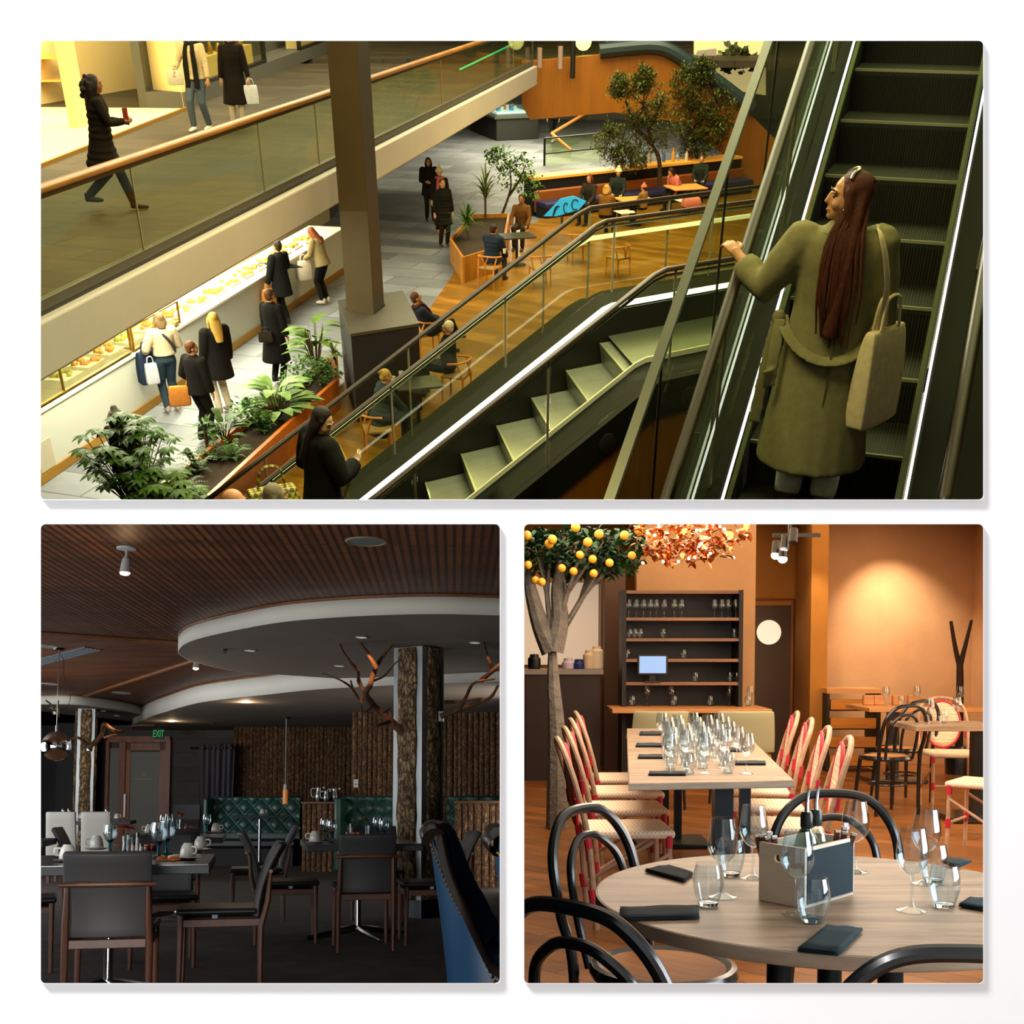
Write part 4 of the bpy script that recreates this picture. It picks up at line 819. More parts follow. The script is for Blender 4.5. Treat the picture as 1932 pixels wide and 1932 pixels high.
MB().loft([[h_(k, 1.03, 1.09), h_(k, 1.06, 1.09), h_(k, 1.06, 1.135), h_(k, 1.03, 1.135)] for k in (-4, 9)]).build('edge_rail', mat('grey_edge_steel', '#6a6a58', .35, .7), gg, smooth=0)
MB().loft([[h_(k, -.5, 1.085), h_(k, -.28, 1.085), h_(k, -.28, 1.18), h_(k, -.5, 1.18)] for k in (-4, 9)]).build('base_shoe', mat('dark_deck', '#22231a'), gg, smooth=0)
# ---------------------------------------------------------------- people in the mall
ROOM[0] = T
def at_px(x, y, z=0.02): return Tg(x, y, z)
BK = '#17130f'
def bag(lab, loc, w_, h, dpt, c, rz=0, strap=None, m=None, cat='bag', name='bag'):
    o = thing(name, lab, cat, loc, rz); m = m or cloth(c)
    MB().loft([[V((a*w_*.5*k, b_*dpt*.5*k2, z)) for a, b_ in ((-1, -1), (-.3, -1.15), (.3, -1.15), (1, -1), (1, 1), (.3, 1.15), (-.3, 1.15), (-1, 1))] for z, k, k2 in ((-h, .86, .8), (-h*.96, 1, 1), (-h*.5, 1.02, 1), (-h*.1, .92, .7), (0, .85, .45))]).build('body', m, o, bevel=.01, subd=1)
    if strap: MB().tube(curve(strap, 5), .012, 6, flat=1.6).build('strap', m, o)
    else:
        for s in (-1, 1): MB().tube(curve([(-w_*.25, s*.02, 0), (-w_*.16, s*.015, h*.28), (w_*.16, s*.015, h*.28), (w_*.25, s*.02, 0)], 4), .008, 6).build('handle', m, o)
    return o
# upper gallery
_, P = person('woman in a long dark puffer coat walking right on the upper gallery', at_px(214, 396, ZU), -1.25, 1.72, top=('#1c150c', .56), legs='#1c2226', shoes='#10130f', hair=('curly', '#1a0d08'), sk='#8a5a3c', step=.60, hl=(-.16, .30, 1.12), hr=(.12, .34, 1.16), puffy=True, lean=3, kf=.30)
o = thing('phone', 'red phone in the hands of the woman in the puffer coat', 'phone', P['hr']+V((.02, .0, .06))); MB().box((0, 0, .03), (.075, .012, .15), .6).build('case', mat('red_phone', '#7a1c14', .4), o, bevel=.006); MB().box((0, .008, .03), (.066, .002, .135), .6).build('screen', mat('black_gloss', '#060606'), o)
_, P = person('man in a cream jacket and dark scarf standing on the upper gallery', at_px(382, 246, ZU), pi-.25, 1.84, top=('#b8a47c', .86), legs='#4c5660', shoes='#d8d4c8', hair=('short', '#2a1c12'), sk='#a87850', scarf=('#17160f', .72), step=.25, hl=(-.3, .1, .84), hr=(.3, .22, 1.0))
bag('pale crumpled bundle held by the man in the cream jacket', P['hr']+V((0, 0, .02)), .30, .26, .22, '#b8b098', .4)
_, P = person('woman in a long dark belted coat carrying a white bag on the upper gallery', at_px(452, 240, ZU), pi+.15, 1.78, top=('#150f0a', .42), legs='#c8bca4', shoes='#c8c0b0', hair=('long', '#3a1c10'), sk='#b0805c', hl=(-.28, .08, .86))
bag('white paper bag carried by the woman in the long dark belted coat', P['hl']+V((.02, 0, -.12)), .30, .36, .12, '#b8bcc0', .2)
# walkway by the counter
_, P = person('woman in a cream sweater standing at the counter, seen from behind', at_px(328, 776), .62, 1.72, top=('#cdb89a', .93), legs='#2c3c48', shoes='#a89888', hair=('bob', '#7a6240'), sk='#b98562', hl=(-.26, .22, 1.02), hr=(.2, .25, 1.05), bulk=1.35, flare=1.1)
bag('dark blue puffer jacket hanging over the arm of the woman in the cream sweater', P['hl']+V((.05, -.05, .04)), .42, .55, .22, '#1f2a40', .6, name='jacket', cat='jacket'); bag('white plastic bag in front of the blue jacket', P['hl']+V((.12, -.2, -.12)), .22, .36, .14, '#b8bcc4', .5)
MB0 = MB().tube(curve([(-.16, .02, 1.42), (-.02, -.13, 1.36), (.12, -.15, 1.16), (.17, -.05, 1.02)], 5), .018, 6, flat=1.5)
P['P']('crossbody_strap', MB0, mat('dark_strap', '#2a2a24', .6))
person('woman with long blond hair and a wide black coat by the counter', at_px(425, 778), .75, 1.74, top=('#12100e', .62), legs='#b0a894', shoes='#8a8478', hair=('long', '#b08a40'), sk='#c09068', bulk=1.5, kf=.38)
_, P = person('person in black with a tan shoulder bag, back turned, beside the blond woman', at_px(388, 832), -.55, 1.66, top=('#14110f', .84), legs='#14130f', shoes='#20201c', hair=('short', '#5a3216'), sk='#b07a54', yaw=-30, hl=(-.2, .15, .98), bulk=1.3)
bag('tan leather shoulder bag on the back of the person in black', P['U'](-.22, -.22, .98), .34, .32, .14, '#a8692c', .2, strap=[(.12, 0, -.02), (.18, .05, .2), (.12, .14, .42)])
_, P = person('person in a long black coat with a small shoulder bag, walking away past the plants', at_px(527, 722), -.5, 1.72, top=('#0f0e0d', .42), legs='#141412', shoes='#12110f', hair=('short', '#4a2c16'), sk='#a87850', bulk=1.15)
bag('small dark shoulder bag on the long black coat', P['U'](.02, -.26, 1.02), .26, .2, .08, '#221c16', 0)
_, P = person('person in a dark coat holding an umbrella at the counter', at_px(538, 613), .95, 1.74, top=('#121210', .62), legs='#121210', shoes='#15140f', hair=('short', '#2a1c12'), sk='#a87850', hr=(.2, .30, 1.12), hl=(-.30, .1, .84), bulk=1.3)
o = thing('umbrella', 'folded dark umbrella under the arm of the person at the counter', 'umbrella', P['U'](.18, .12, 1.18)); MB().tube([(-.35, 0, .03), (-.1, 0, .01), (.2, 0, -.02), (.46, 0, -.05)], [.03, .055, .05, .008], 10).build('canopy', mat('umbrella_black', '#101210', .6), o); MB().tube(curve([(-.35, 0, .03), (-.44, 0, .04), (-.48, 0, 0), (-.44, 0, -.04)], 4), .012, 6).build('handle', mat('umbrella_handle', '#2a1c10', .5), o)
bag('brown paper bag carried by the person with the umbrella', P['hl']+V((0, 0, -.08)), .30, .38, .16, '#b0702c', .9)
_, P = person('woman in an olive top and black leggings looking down at her bag, near the column', at_px(614, 572), 1.15, 1.68, top=('#8a7a54', .84), legs='#141310', shoes='#d8ccb8', hair=('long', '#7a3e1c'), sk='#b98562', lean=14, nod=30, hl=(-.12, .34, 1.08), hr=(.14, .32, 1.1), kf=.3, bulk=1.25)
bag('white plastic bag held open by the woman in the olive top', P['hl']+V((-.05, 0, -.05)), .32, .42, .2, '#c8bca8', .6)
person('woman in a dark coat walking towards the camera behind the two others', at_px(812, 416), pi+.15, 1.72, top=('#16140f', .70), legs='#15140f', shoes='#15140f', hair=('long', '#1c120c'), sk='#a87850', hl=(-.1, .28, 1.1), hr=(.1, .28, 1.1), bulk=1.4)
person('woman in a pale knitted hat and pink scarf', at_px(832, 438), pi+.25, 1.70, top=('#1a1714', .60), legs='#15140f', shoes='#a8702c', hair=('short', '#3a2416'), hat='#c8b898', scarf=('#a85058', 1.0), sk='#b98562')
_, P = person('woman in a dark puffer coat in front of the woman with the knitted hat', at_px(838, 464), pi+.35, 1.70, top=('#17150e', .55), legs='#1c1a14', shoes='#2a2418', hair=('short', '#5a3a1c'), sk='#b98562', puffy=True, hr=(.26, .05, .86))
person('person in dark trousers walking behind the orange corner rail', at_px(1044, 268), .3, 1.72, top=('#141412', .86), legs='#10100f', shoes='#d0ccc0', hair=('short', '#1c120c'), step=.3)
person('person in a grey ribbed knitted hat behind the big umbrella plant', at_px(258, 985), -.3, 1.66, top=('#1a1512', .8), hair=('bob', '#3a2014'), hat='#8f8a84', sk='#b98562', hl=(-.05, .3, 1.1), hr=(.1, .3, 1.12))
# on the middle escalator
es = lambda k, f: N0+at1(k, w1*f, 0)
q = es(-1, .55); q.z = (N0.z-.2); q = Tg(640, 1062, q.z)
_, P = person('woman with long dark hair in a black fleece and checked skirt on the middle escalator', N0+at1(-3, w1*.66, 0)+u1*.16, -1.0, 1.66, top=('#12130e', .82), legs='#4a2410', shoes='#17140f', hair=('long', '#1c0f0a'), sk='#c59a72', nod=28, yaw=-55, hl=(-.2, .16, 1.0), hr=(.16, .26, 1.2), bulk=1.5, vox=.009, kf=.36)
q = [P['Ul'](*a) for a in ((-.16, .02, 1.43), (-.02, .16, 1.34), (.12, .20, 1.1), (.2, .12, .92))]
P['P']('bag_strap', MB().tube(curve(q, 5), .014, 6, flat=1.8), mat('yellow_strap', '#a89028', .6))
P['P']('skirt', MB().loft([[V((rx*cos(2*pi*j/20), ry*sin(2*pi*j/20), z)) for j in range(20)] for z, rx, ry in ((.98, .19, .14), (.8, .23, .18), (.5, .27, .22), (.4, .28, .23))]), weavem('checked_skirt', '#4a1e10', '#7a4420', 40))
netm = weavem('yellow_net', '#a89a1c', '#4a4410', 28)
bag('yellow net bag beside the woman on the middle escalator', N0+at1(-3.75, w1*.60, 1.22), .46, .6, .26, '#a89a1c', .4, m=netm)
person('bald man below the woman on the middle escalator', N0+at1(-5, w1*.22, 0)+u1*.2, -1.2, 1.70, top=('#1a1a18', .84), hair=('bald', '#8a7050'), sk='#c58c60', yaw=-30); person('grey haired person beside the bald man on the middle escalator', N0+at1(-4, w1*.10, 0)+u1*.15, -.9, 1.52, top=('#5a5626', .84), hair=('bob', '#7a7054'), sk='#b98562')
# cafe
_, P = person('blond woman in a blue grey coat seated at the dark table', at_px(722, 848), -1.15, 1.68, top=('#28343e', .6), legs='#2a3238', shoes='#d8d0c0', hair=('bun', '#a88848'), sk='#c09068', seat=.46, lean=12, hl=(-.14, .42, 1.04), hr=(.10, .44, 1.04), bulk=1.3, puffy=True)
person('white haired man with glasses seated at the dark table', at_px(848, 748), 1.35, 1.76, top=('#17191a', .8), legs='#2a3444', shoes='#1c1814', hair=('short', '#c8c0b0'), sk='#b9805c', seat=.46, hl=(-.15, .38, .98), hr=(.15, .38, .98), glasses=True, yaw=12)
person('man in a navy jacket lounging with crossed legs behind the white haired man', at_px(812, 672), -1.2, 1.78, top=('#1c2430', .84), legs='#1c2018', shoes='#15120c', hair=('short', '#4a2c18'), sk='#a87850', seat=.42, lean=-24, nod=16, hl=(-.1, .3, .98), hr=(.1, .32, .98), cross=True, scarf=('#3a1c16', 1.1))
ch1('low dark wooden chair of the lounging man', 806, 670, -1.2)
person('man in a brown jacket seated at a table by the angular planter', at_px(985, 466), 2.9, 1.76, top=('#5a3a14', .84), legs='#2a2418', hair=('short', '#2a160c'), sk='#8a5a3c', seat=.46, hl=(-.2, .36, 1.02), hr=(.2, .36, 1.02), lean=8)
person('person in a blue puffer jacket seated with back to the escalators', at_px(928, 535), -.45, 1.74, top=('#1c2836', .84), legs='#3a4654', shoes='#1c1814', hair=('short', '#2a160c'), sk='#b07a54', seat=.46, lean=10, hl=(-.15, .38, 1.0), hr=(.2, .36, 1.0), puffy=True, bulk=1.4)
for x, y, rz, hc_, tc, hat_, lab, ln_ in ((1112, 420, 2.6, '#5a2c14', '#2a241c', None, 'red haired person at the banquette table, leftmost', 8), (1163, 408, 3.0, '#3a2818', '#1c2420', '#c8b888', 'person in a pale knitted hat holding a snack at the banquette', 0), (1140, 445, -.4, '#a8803c', '#6a4818', None, 'blond person in a brown coat with back to the camera at the banquette table', 6),
                                    (1212, 428, .9, '#3a2818', '#7a5a2c', '#a85a50', 'child in a pink knitted hat at the banquette table', 4), (1278, 395, 2.2, '#2a160c', '#b86a60', None, 'person in a pink jacket leaning over the right banquette table', 35), (1318, 378, 2.9, '#4a3018', '#20281e', None, 'man in a dark padded jacket at the right end of the banquette', 4)):
    person(lab, at_px(x, y), rz, 1.35 if 'child' in lab else 1.72, top=(tc, .84), hair=('bob' if hat_ is None and tc != '#20281e' else 'short', hc_), hat=hat_, seat=.46, lean=ln_, hl=(-.14, .36, 1.02), hr=(.14, .36, 1.04), sk='#b98562', vox=.016)
bag('pink jacket draped on the right banquette table', Tg(1305, 372, 1.0), .5, .25, .3, '#b86a60', .3, name='jacket', cat='jacket')

# ---------------------------------------------------------------- the woman on the near escalator
k_st = -1; foot = Ra+at0(k_st, .44, 0)+u0*.27; hrz = math.atan2(-u0.x, u0.y); Hh = 1.60; kk_ = Hh/1.7
best = min((abs(T.px(Ra+at0(k/50, .775+.13, .955))[1]-484), k/50) for k in range(-100, 300))[1]
tgt = Ra+at0(best, .775+.13, .975)-foot; tgt = Matrix.Rotation(-hrz, 3, 'Z') @ tgt/kk_
hero, P = person('woman in a long olive grey coat riding the right escalator, seen from behind', foot, hrz, Hh, top=('#7d7850', .30), legs='#cfcaa0', shoes='#5a3010', hair=('long', '#4c2410'), sk='#c08a5c', hl=tuple(tgt), hr=(.27, .06, .84), yaw=98, nod=-4, twist=6, vox=.0065, bulk=1.45, flare=1.25, kf=.64, grip=.75, cuff_f=.74, poleL=(-.25, -.25, -1))
U_, PP = P['Ul'], P['P']; PC = lambda n_, mb, m, **k: setattr(PP(n_, mb, m, **k), 'parent', P['coat']); coatm = cloth('#7d7850')
# belt sagging across the back, its knot at the left and two tails
def ring(a, z, g=.0): return U_((.205+g)*cos(a), -.005+(.165+g)*sin(a), z)
PC('coat_belt', MB().tube(curve([ring(a, z, .03) for a, z in ((radians(178), 1.03), (radians(205), .99), (radians(235), .915), (radians(265), .87), (radians(295), .885), (radians(325), .95), (radians(352), 1.03))], 6), .036, 8, flat=.28, up=(0, 0, 1)), coatm, remesh=.007, soft=1)
for j, (dx, zl) in enumerate(((0, .50), (.045, .80))): PC('belt_tail', MB().tube(curve([ring(radians(190+j*8), 1.03, .05), ring(radians(194+j*14), .9, .075), ring(radians(196+j*16), .72, .10), ring(radians(198+j*16), zl, .12)], 6), .034, 8, flat=.25, up=(0, 1, 0)), coatm, remesh=.007, soft=1)
PC('belt_knot', MB().ball(ring(radians(192), 1.03, .05), (.035, .03, .04), 10), coatm)
PC('back_seam', MB().tube(curve([U_(.02, -.135, 1.36), U_(.025, -.17, 1.1), U_(.025, -.195, .9), U_(.02, -.225, .6), U_(.015, -.25, .31)], 6), .004, 6), mat('coat_seam', '#55522f', .9))
PC('collar', MB().tube([U_(.11*cos(a), -.015+.10*sin(a), 1.44) for a in [2*pi*i/24 for i in range(24)]], .014, 8, closed=True), coatm, remesh=.01, soft=2)
Hl = P['Hl']
PP('hair_clip', MB().tube([Hl(.075*cos(a), .0+.02*sin(3*a), 1.635+.085*sin(a)) for a in [.5+2.1*i/8 for i in range(9)]], .008, 6), mat('pearl_clip', '#b8b098', .2, .6)); PP('earbud', MB().ball(Hl(-.088, .012, 1.572), (.008, .01, .012), 8).tube([Hl(-.09, .016, 1.57), Hl(-.088, .03, 1.545)], .005, 6), mat('earbud_white', '#e0dcd0', .3))
st_ = MB(); random.seed(12)
for i in range(26):
    x0 = random.uniform(-.085, .085); st_.tube(curve([Hl(.03*cos(i), -.085, 1.68), U_(x0*.9+.02, -.115, 1.45), U_(x0*1.2+.02, -.175, 1.2), U_(x0*1.1+.03, -.185, 1.05+random.uniform(-.12, .06))], 4), [.016, .018, .016, .004], 6)
PP('hair_strands', st_, hairm('#4c2410'))
tb_ = P['M'] @ U_(.27, -.06, 1.02)
tote = bag('pale cotton tote bag hanging from the right shoulder of the woman in the coat', tb_, .34, .46, .10, '#d8c898', hrz+1.15)
tm = cloth('#d8c898'); inv = Matrix.Rotation(-(hrz+1.15), 3, 'Z')
for s in (-1, 1): MB().tube(curve([inv @ ((P['M'] @ U_(.25+.02*s, -.08+.04*s, 1.02))-tb_), inv @ ((P['M'] @ U_(.235, -.11+.03*s, 1.25))-tb_), inv @ ((P['M'] @ U_(.17, -.08+.05*s, 1.46))-tb_), inv @ ((P['M'] @ U_(.16, .09, 1.40))-tb_)], 6), .022, 8, flat=.3).build('strap', tm, tote)
# ================================================================ the dark restaurant with the bark column
ROOM[0] = L
Lg, Lv = L.g, L.v
ZW = 2.66
carpet = mat('dark_carpet', '#241a13', .95, var=.6, vs=5, bump=.5, bs=120)
def slat(n, rot): return wood(n, '#46240e', '#7a4520', 7, (14, 1, 1), .5, (0, 0, rot), planks=(2.4, .056, (0, 0, rot), .012), grain=.3)
struct('floor', MB().box((-4.6, 13.5, -.05), (9.15, 23, .1)), carpet, smooth=0)
def lp(l, z): return [Lg(x, y, z) for x, y in l]
s1a, s1b = Lg(60, 1192, ZW), Lg(341, 1211, ZW); s2a, s2b = Lg(364, 1243, ZW), Lg(150, 1313, ZW)
A_ = [V((-.01, 6.45, 0)), V((-5, 6.45, 0)), V((-5.2, 11.0, 0)), s1a, s1b, V((-2.4, 14.2, 0)), V((-.01, 14.2, 0))]
struct('ceiling', MB().prism(A_, ZW, ZW+.03), slat('slat_ceiling_long', pi/2-.05), smooth=0)
B_ = [V((-5.2, 11.0, 0)), s1a, s1b, V((s2a.x, s2a.y-.6, 0)), s2a, s2b, V((-9, 21, 0)), V((-9, 11.0, 0))]
struct('ceiling.001', MB().prism(B_, ZW, ZW+.03), slat('slat_ceiling_cross', .42), smooth=0)
C_ = [s1b, V((-2.4, 14.2, 0)), V((-.01, 14.2, 0)), V((-.01, 18, 0)), V((-5.5, 21, 0)), V((-9, 21, 0)), s2b, s2a]
struct('ceiling.002', MB().prism(C_, ZW, ZW+.03), slat('slat_ceiling_right', -.35), smooth=0)
trimw = wood('ceiling_trim_wood', '#4a2a14', '#7a4c26', 8, (8, 1, 1))
def strip(n, a, b, w_=.05, m=trimw): struct(n, MB().slab(a-V((0, 0, .035)), b-V((0, 0, .035)), (0, 0, .03), w_, (b-a).cross(V((0, 0, 1))).normalized()), m, smooth=0)
strip('trim_6', s1a, s1b); strip('trim_7', s2a, s2b)
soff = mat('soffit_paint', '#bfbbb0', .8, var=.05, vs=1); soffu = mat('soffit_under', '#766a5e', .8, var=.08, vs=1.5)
def soffit(n, front, back, z, zc=ZW):
    f = curve(lp(front, z), 6); poly = f+lp(back, z)
    fa = MB(); nf = len(f)
    fa.add(f+[p+V((0, 0, zc-z)) for p in f], [(i, i+1, i+1+nf, i+nf) for i in range(nf-1)])
    struct('trim_%d' % n, fa, soff, solid=.01)
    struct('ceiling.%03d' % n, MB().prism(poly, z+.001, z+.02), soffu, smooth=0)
    MB_ = MB().tube([p+V((0, 0, zc-z-.012)) for p in f], .016, 6); struct('trim_%d' % (n+20), MB_, trimw)
soffit(8, [(966, 1162), (900, 1160), (833, 1158.6), (738, 1160), (619, 1166), (520, 1175.5), (417, 1195), (358, 1211), (337, 1228), (346, 1239.5), (374, 1251), (441, 1266), (512, 1272), (571, 1276), (629, 1280)], [(738, 1278), (838, 1272), (966, 1266)], 2.50)
soffit(9, [(248, 1368), (288, 1351), (310, 1344), (370, 1327), (441, 1317), (500, 1311), (595, 1301), (738, 1293), (838, 1289), (966, 1285)], [(966, 1392), (600, 1392), (248, 1392)], 2.40)
soffit(10, [(-40, 1331), (77, 1329), (150, 1330), (230, 1340), (275, 1350), (291, 1352), (275, 1357), (250, 1362)], [(203, 1356), (120, 1348), (77, 1342), (-40, 1342)], 2.507)
stone = tiles('grey_stone_wall', '#4a463c', '#3c3830', '#2c2822', 1.2, .28, 0, .7, .006, .6, 3)
t_ = MATS['grey_stone_wall']
for n in t_.node_tree.nodes:
    if n.type == 'MAPPING': n.inputs['Rotation'].default_value = (pi/2, 0, 0)
WL = 22.7
a, b_ = Lv(200, 1400, WL), Lv(446, 1400, WL)
struct('wall_back', MB().box(((a.x+b_.x)/2, WL+.1, 1.25), (b_.x-a.x, .2, 2.5)), stone, smooth=0)
bs = tiles('black_stone_tile', '#1c1a19', '#141312', '#0c0b0b', .6, .2, 0, .5, .006, .4)
for n in bs.node_tree.nodes:
    if n.type == 'MAPPING': n.inputs['Rotation'].default_value = (pi/2, 0, 0)
struct('wall_left', MB().box((a.x-1.5, WL+.15, 1.25), (3.0, .2, 2.5)).box((a.x-.35, WL-.6, 1.25), (.7, .1, 2.5)), bs, smooth=0)
# ---- vertical log cladding
logm = bark('log_bark', '#1c1008', '#54391f', '#8a6640', 26, .9, .6)
def logs(n, x0, x1, d, z0, z1, r=.042, seed=2, parent=None, y=None):
    random.seed(seed); p = Lv(x0, 1400, d).x if parent is None else x0; e = Lv(x1, 1400, d).x if parent is None else x1; mb = MB(); yy = d if y is None else y
    while p < e:
        q = r*random.uniform(.75, 1.2); k = 7; pts = [V((p+q, yy+random.uniform(-.01, .012), z0)), V((p+q+random.uniform(-.008, .008), yy, (z0+z1)/2)), V((p+q, yy+random.uniform(-.01, .012), z1))]
        mb.tube(pts, [q*random.uniform(.9, 1.06) for _ in range(3)], 10); p += 1.85*q
    if parent is None: return struct(n, mb, logm)
    return mb.build(n, logm, parent)
logs('wall_log', 441, 668, 21.7, .5, 2.42); struct('wall_behind', MB().box((-2.6, 21.95, 1.3), (5.2, .3, 2.6)), mat('dark_backing', '#140d08', .9), smooth=0)
logs('wall_log_right', 664, 966, 17.9, .5, 2.42, .045, 5)
struct('wall_behind_right', MB().box((-1.22, 18.1, 1.3), (2.42, .2, 2.6)), mat('dark_backing', '#140d08', .9), smooth=0)
# ---- door, exit sign, curtain, screen, switch
dw = wood('door_wood', '#66300a', '#94501a', 8, (1, 1, 9), .4); fro = mat('frosted_glass', '#6c6c60', .5, spec=.6)
DY = WL-.06; X = lambda px, d=DY: Lv(px, 1400, d).x; Z = lambda py, d=DY: Lv(300, py, d).z
do = tag(MB().box(((X(205)+X(322))/2, DY, Z(1395)), (X(322)-X(205), .12, .12)).box((X(319), DY, 1.1), (.09, .12, 2.2)).box((X(233), DY, 1.1), (.12, .12, 2.2)).box((X(205), DY, 1.1), (.06, .12, 2.2)).build('door_2', dw, smooth=0), kind='structure')
zt = Z(1402); lf = MB()
for x0, x1 in ((238, 247), (302, 316)): lf.box(((X(x0)+X(x1))/2, DY+.02, zt/2), (X(x1)-X(x0), .05, zt))
lf.box(((X(238)+X(316))/2, DY+.02, zt-.07), (X(316)-X(238), .05, .14)).box(((X(238)+X(316))/2, DY+.02, .12), (X(316)-X(238), .05, .24)); lf = lf.build('door_leaf', dw, do, smooth=0)
MB().box(((X(247)+X(302))/2, DY+.03, 1.05), (X(302)-X(247), .02, 1.85)).build('pane', fro, lf); MB().box(((X(206)+X(228))/2, DY+.03, 1.05), (X(228)-X(206), .02, 2.0)).build('sidelight', fro, do)
MB().box((X(240), DY-.05, Z(1520)), (.035, .03, .45)).build('door_handle', mat('brushed_steel', '#b8bab8', .3, 1), lf)
RX = Matrix.Rotation(pi/2, 3, 'X')
lg_ = mat('etched_mark', '#8c8c7e', .6)
MB().lathe([(.025, 0), (.045, 0), (.045, .004), (.025, .004)], 6, (X(273), DY+.018, Z(1461)), RX, closed=True).build('etched_emblem', lg_, do)
MB().box((X(273), DY+.018, Z(1470)), (.35, .004, .03)).build('etched_line', lg_, do)
p = Lv(299, 1385, 21.6); t = thing('exit_sign', 'green lit exit sign above the wooden door', 'sign', p)
MB().box((0, .02, 0), (.20, .03, .18)).build('case', mat('sign_black', '#0c0f0c', .5), t); MB().box((0, .03, .2), (.02, .02, .25)).build('hanger', mat('sign_black', '#0c0f0c'), t)
text('EXIT', .165, emis('exit_green', '#1f9a4c', .75), t, (0, 0, 0), RX @ Matrix.Diagonal((.62, 1.15, 1)))
CYY = 21.3; xa, xb = Lv(375, 1400, CYY).x, Lv(443, 1400, CYY).x; zc = Lv(300, 1404, CYY).z
cu = thing('curtain', 'grey eyelet curtain on a black rod by the log wall', 'curtain', ((xa+xb)/2, CYY, .45))
MB().grid(lambda u, v: ((u-.5)*(xb-xa)*(.92+.08*v), .045*sin(u*2*pi*6.5)+.02*sin(u*17+v*3), v*(zc-.45)), 90, 10).build('fabric', mat('grey_curtain', '#4b4950', .9, bump=.2, bs=100), cu, solid=.004, smooth=60)
for i in range(5): MB().tube([((i-2)*.13+.028*cos(q), -.06, zc-.52+.028*sin(q)) for q in [2*pi*k/14 for k in range(14)]], .007, 6, closed=True).build('eyelet', mat('brushed_steel', '#b8bab8'), cu)
rd = thing('curtain_rod', 'black curtain rod holding the grey curtain', 'rod', ((xa+xb)/2, CYY, zc-.07)); MB().tube([(-.45, 0, 0), (.45, 0, 0)], .016, 8).build('pole', mat('black_metal', '#0e0e0e', .4, .6), rd)
for s in (-1, 1): MB().ball((s*.46, 0, 0), .025, 10).build('finial', mat('black_metal', '#0e0e0e'), rd); MB().box((s*.4, .6, 0), (.02, 1.2, .02)).build('bracket', mat('black_metal', '#0e0e0e'), rd)
p = Lv(352, 1532, 20.5); t = thing('screen', 'flat black screen standing near the grey curtain', 'screen', (p.x, 20.5, 0)); zz = p.z
MB().box((0, 0, zz), (.47, .04, .26)).build('display', mat('black_gloss', '#030303', .7, spec=.0), t); MB().box((0, .02, zz/2-.1), (.06, .05, zz-.2)).box((0, .02, .02), (.4, .3, .04)).build('stand', mat('black_metal', '#0e0e0e'), t)
p = Lv(672, 1478, 17.84); t = thing('wall_switch', 'white switch plate on the log wall', 'switch', p); MB().box((0, -.02, 0), (.075, .02, .125)).build('plate', mat('switch_white', '#b8b8b0', .5), t, bevel=.003); MB().box((0, -.032, -.015), (.03, .008, .012)).build('rocker', mat('black_metal', '#0e0e0e'), t)

# ---- green tufted booths
def booth(lab, x0, x1, d, ztop, zbot=.42, ends=(), seed=0):
    xa, xb = Lv(x0, 1500, d).x, Lv(x1, 1500, d).x; W_ = xb-xa
    o = thing('booth_seat', lab, 'booth', ((xa+xb)/2, d, 0)); gr = mat('green_leather', '#143a31', .38, spec=.5, var=.12, vs=6)
    n = max(2, round(W_/.13)); m = 4
    def fn(u, v):
        a, b = u*n, v*m; q = abs(sin(pi*(a+b)/2*1.0))*abs(sin(pi*(a-b)/2*1.0)); return ((u-.5)*W_, -.02-.045*sqrt(q)-.10*(1-v)-.05*max(0, v-.85), zbot+.1+(ztop-zbot-.1)*v)
    MB().grid(fn, n*8+1, m*8+1).build('tufted_back', gr, o, smooth=70)
    for i in range(n+1):
        for j in range(m+1):
            if (i+j) % 2 == 0 and 0 < j < m and 0 < i < n: q = fn(i/n, j/m); MB().ball((q[0], q[1]+.005, q[2]), .012, 8).build('button', gr, o)
    MB().box((0, .10, ztop/2), (W_, .16, ztop-.02)).build('back_shell', gr, o, bevel=.03); MB().tube([(-W_/2, -.0, ztop-.02), (W_/2, -.0, ztop-.02)], .045, 12).build('top_roll', gr, o)
    MB().box((0, -.42, zbot-.06), (W_, .60, .13)).build('seat', mat('dark_seat_leather', '#101513', .4), o, bevel=.03); MB().box((0, -.35, .17), (W_-.02, .5, .34)).build('base', mat('booth_base', '#0c0a09', .7), o)
    for e in ends:
        MB().box((e*(W_/2+.03), -.2, ztop/2+.05), (.09, .5, ztop-.1)).build('wing', gr, o, bevel=.03)
    return o
booth('long green tufted booth under the log wall at left', 404, 568, 19.4, 1.085, ends=(-1,)); booth('green tufted booth between the low log partition and the bark column', 650, 760, 16.2, 1.09, ends=(-1,)); booth('green tufted booth at far right behind the blue chair', 842, 962, 17.2, 1.09)
capw = wood('dark_cap_wood', '#3a2412', '#6a4524', 8, (8, 1, 1))
def partition(lab, x0, x1, d, zt, dep):
    xa, xb = Lv(x0, 1500, d).x, Lv(x1, 1500, d).x; o = thing('log_partition', lab, 'partition', ((xa+xb)/2, d, 0)); w_ = (xb-xa)/2
    logs('log_front', -w_, w_-.05, 0, .0, zt-.03, .045, int(x0), o, 0.0); MB().box((0, dep/2, zt/2-.02), (2*w_-.04, dep-.06, zt-.04)).build('core', mat('dark_backing', '#140d08'), o); MB().box((0, dep/2-.04, zt-.015), (2*w_+.02, dep+.06, .03)).build('cap', capw, o, bevel=.005); return o
partition('low log partition carrying the steel pitchers', 571, 648, 17.4, 1.03, .5); partition('low log partition at the right edge behind the blue chair', 858, 964, 14.4, 1.05, .4); partition('narrow log end beside the curtain, left of the long booth', 388, 403, 20.0, 1.02, .3)
stl = mat('polished_steel', '#6f6f6c', .28, 1)
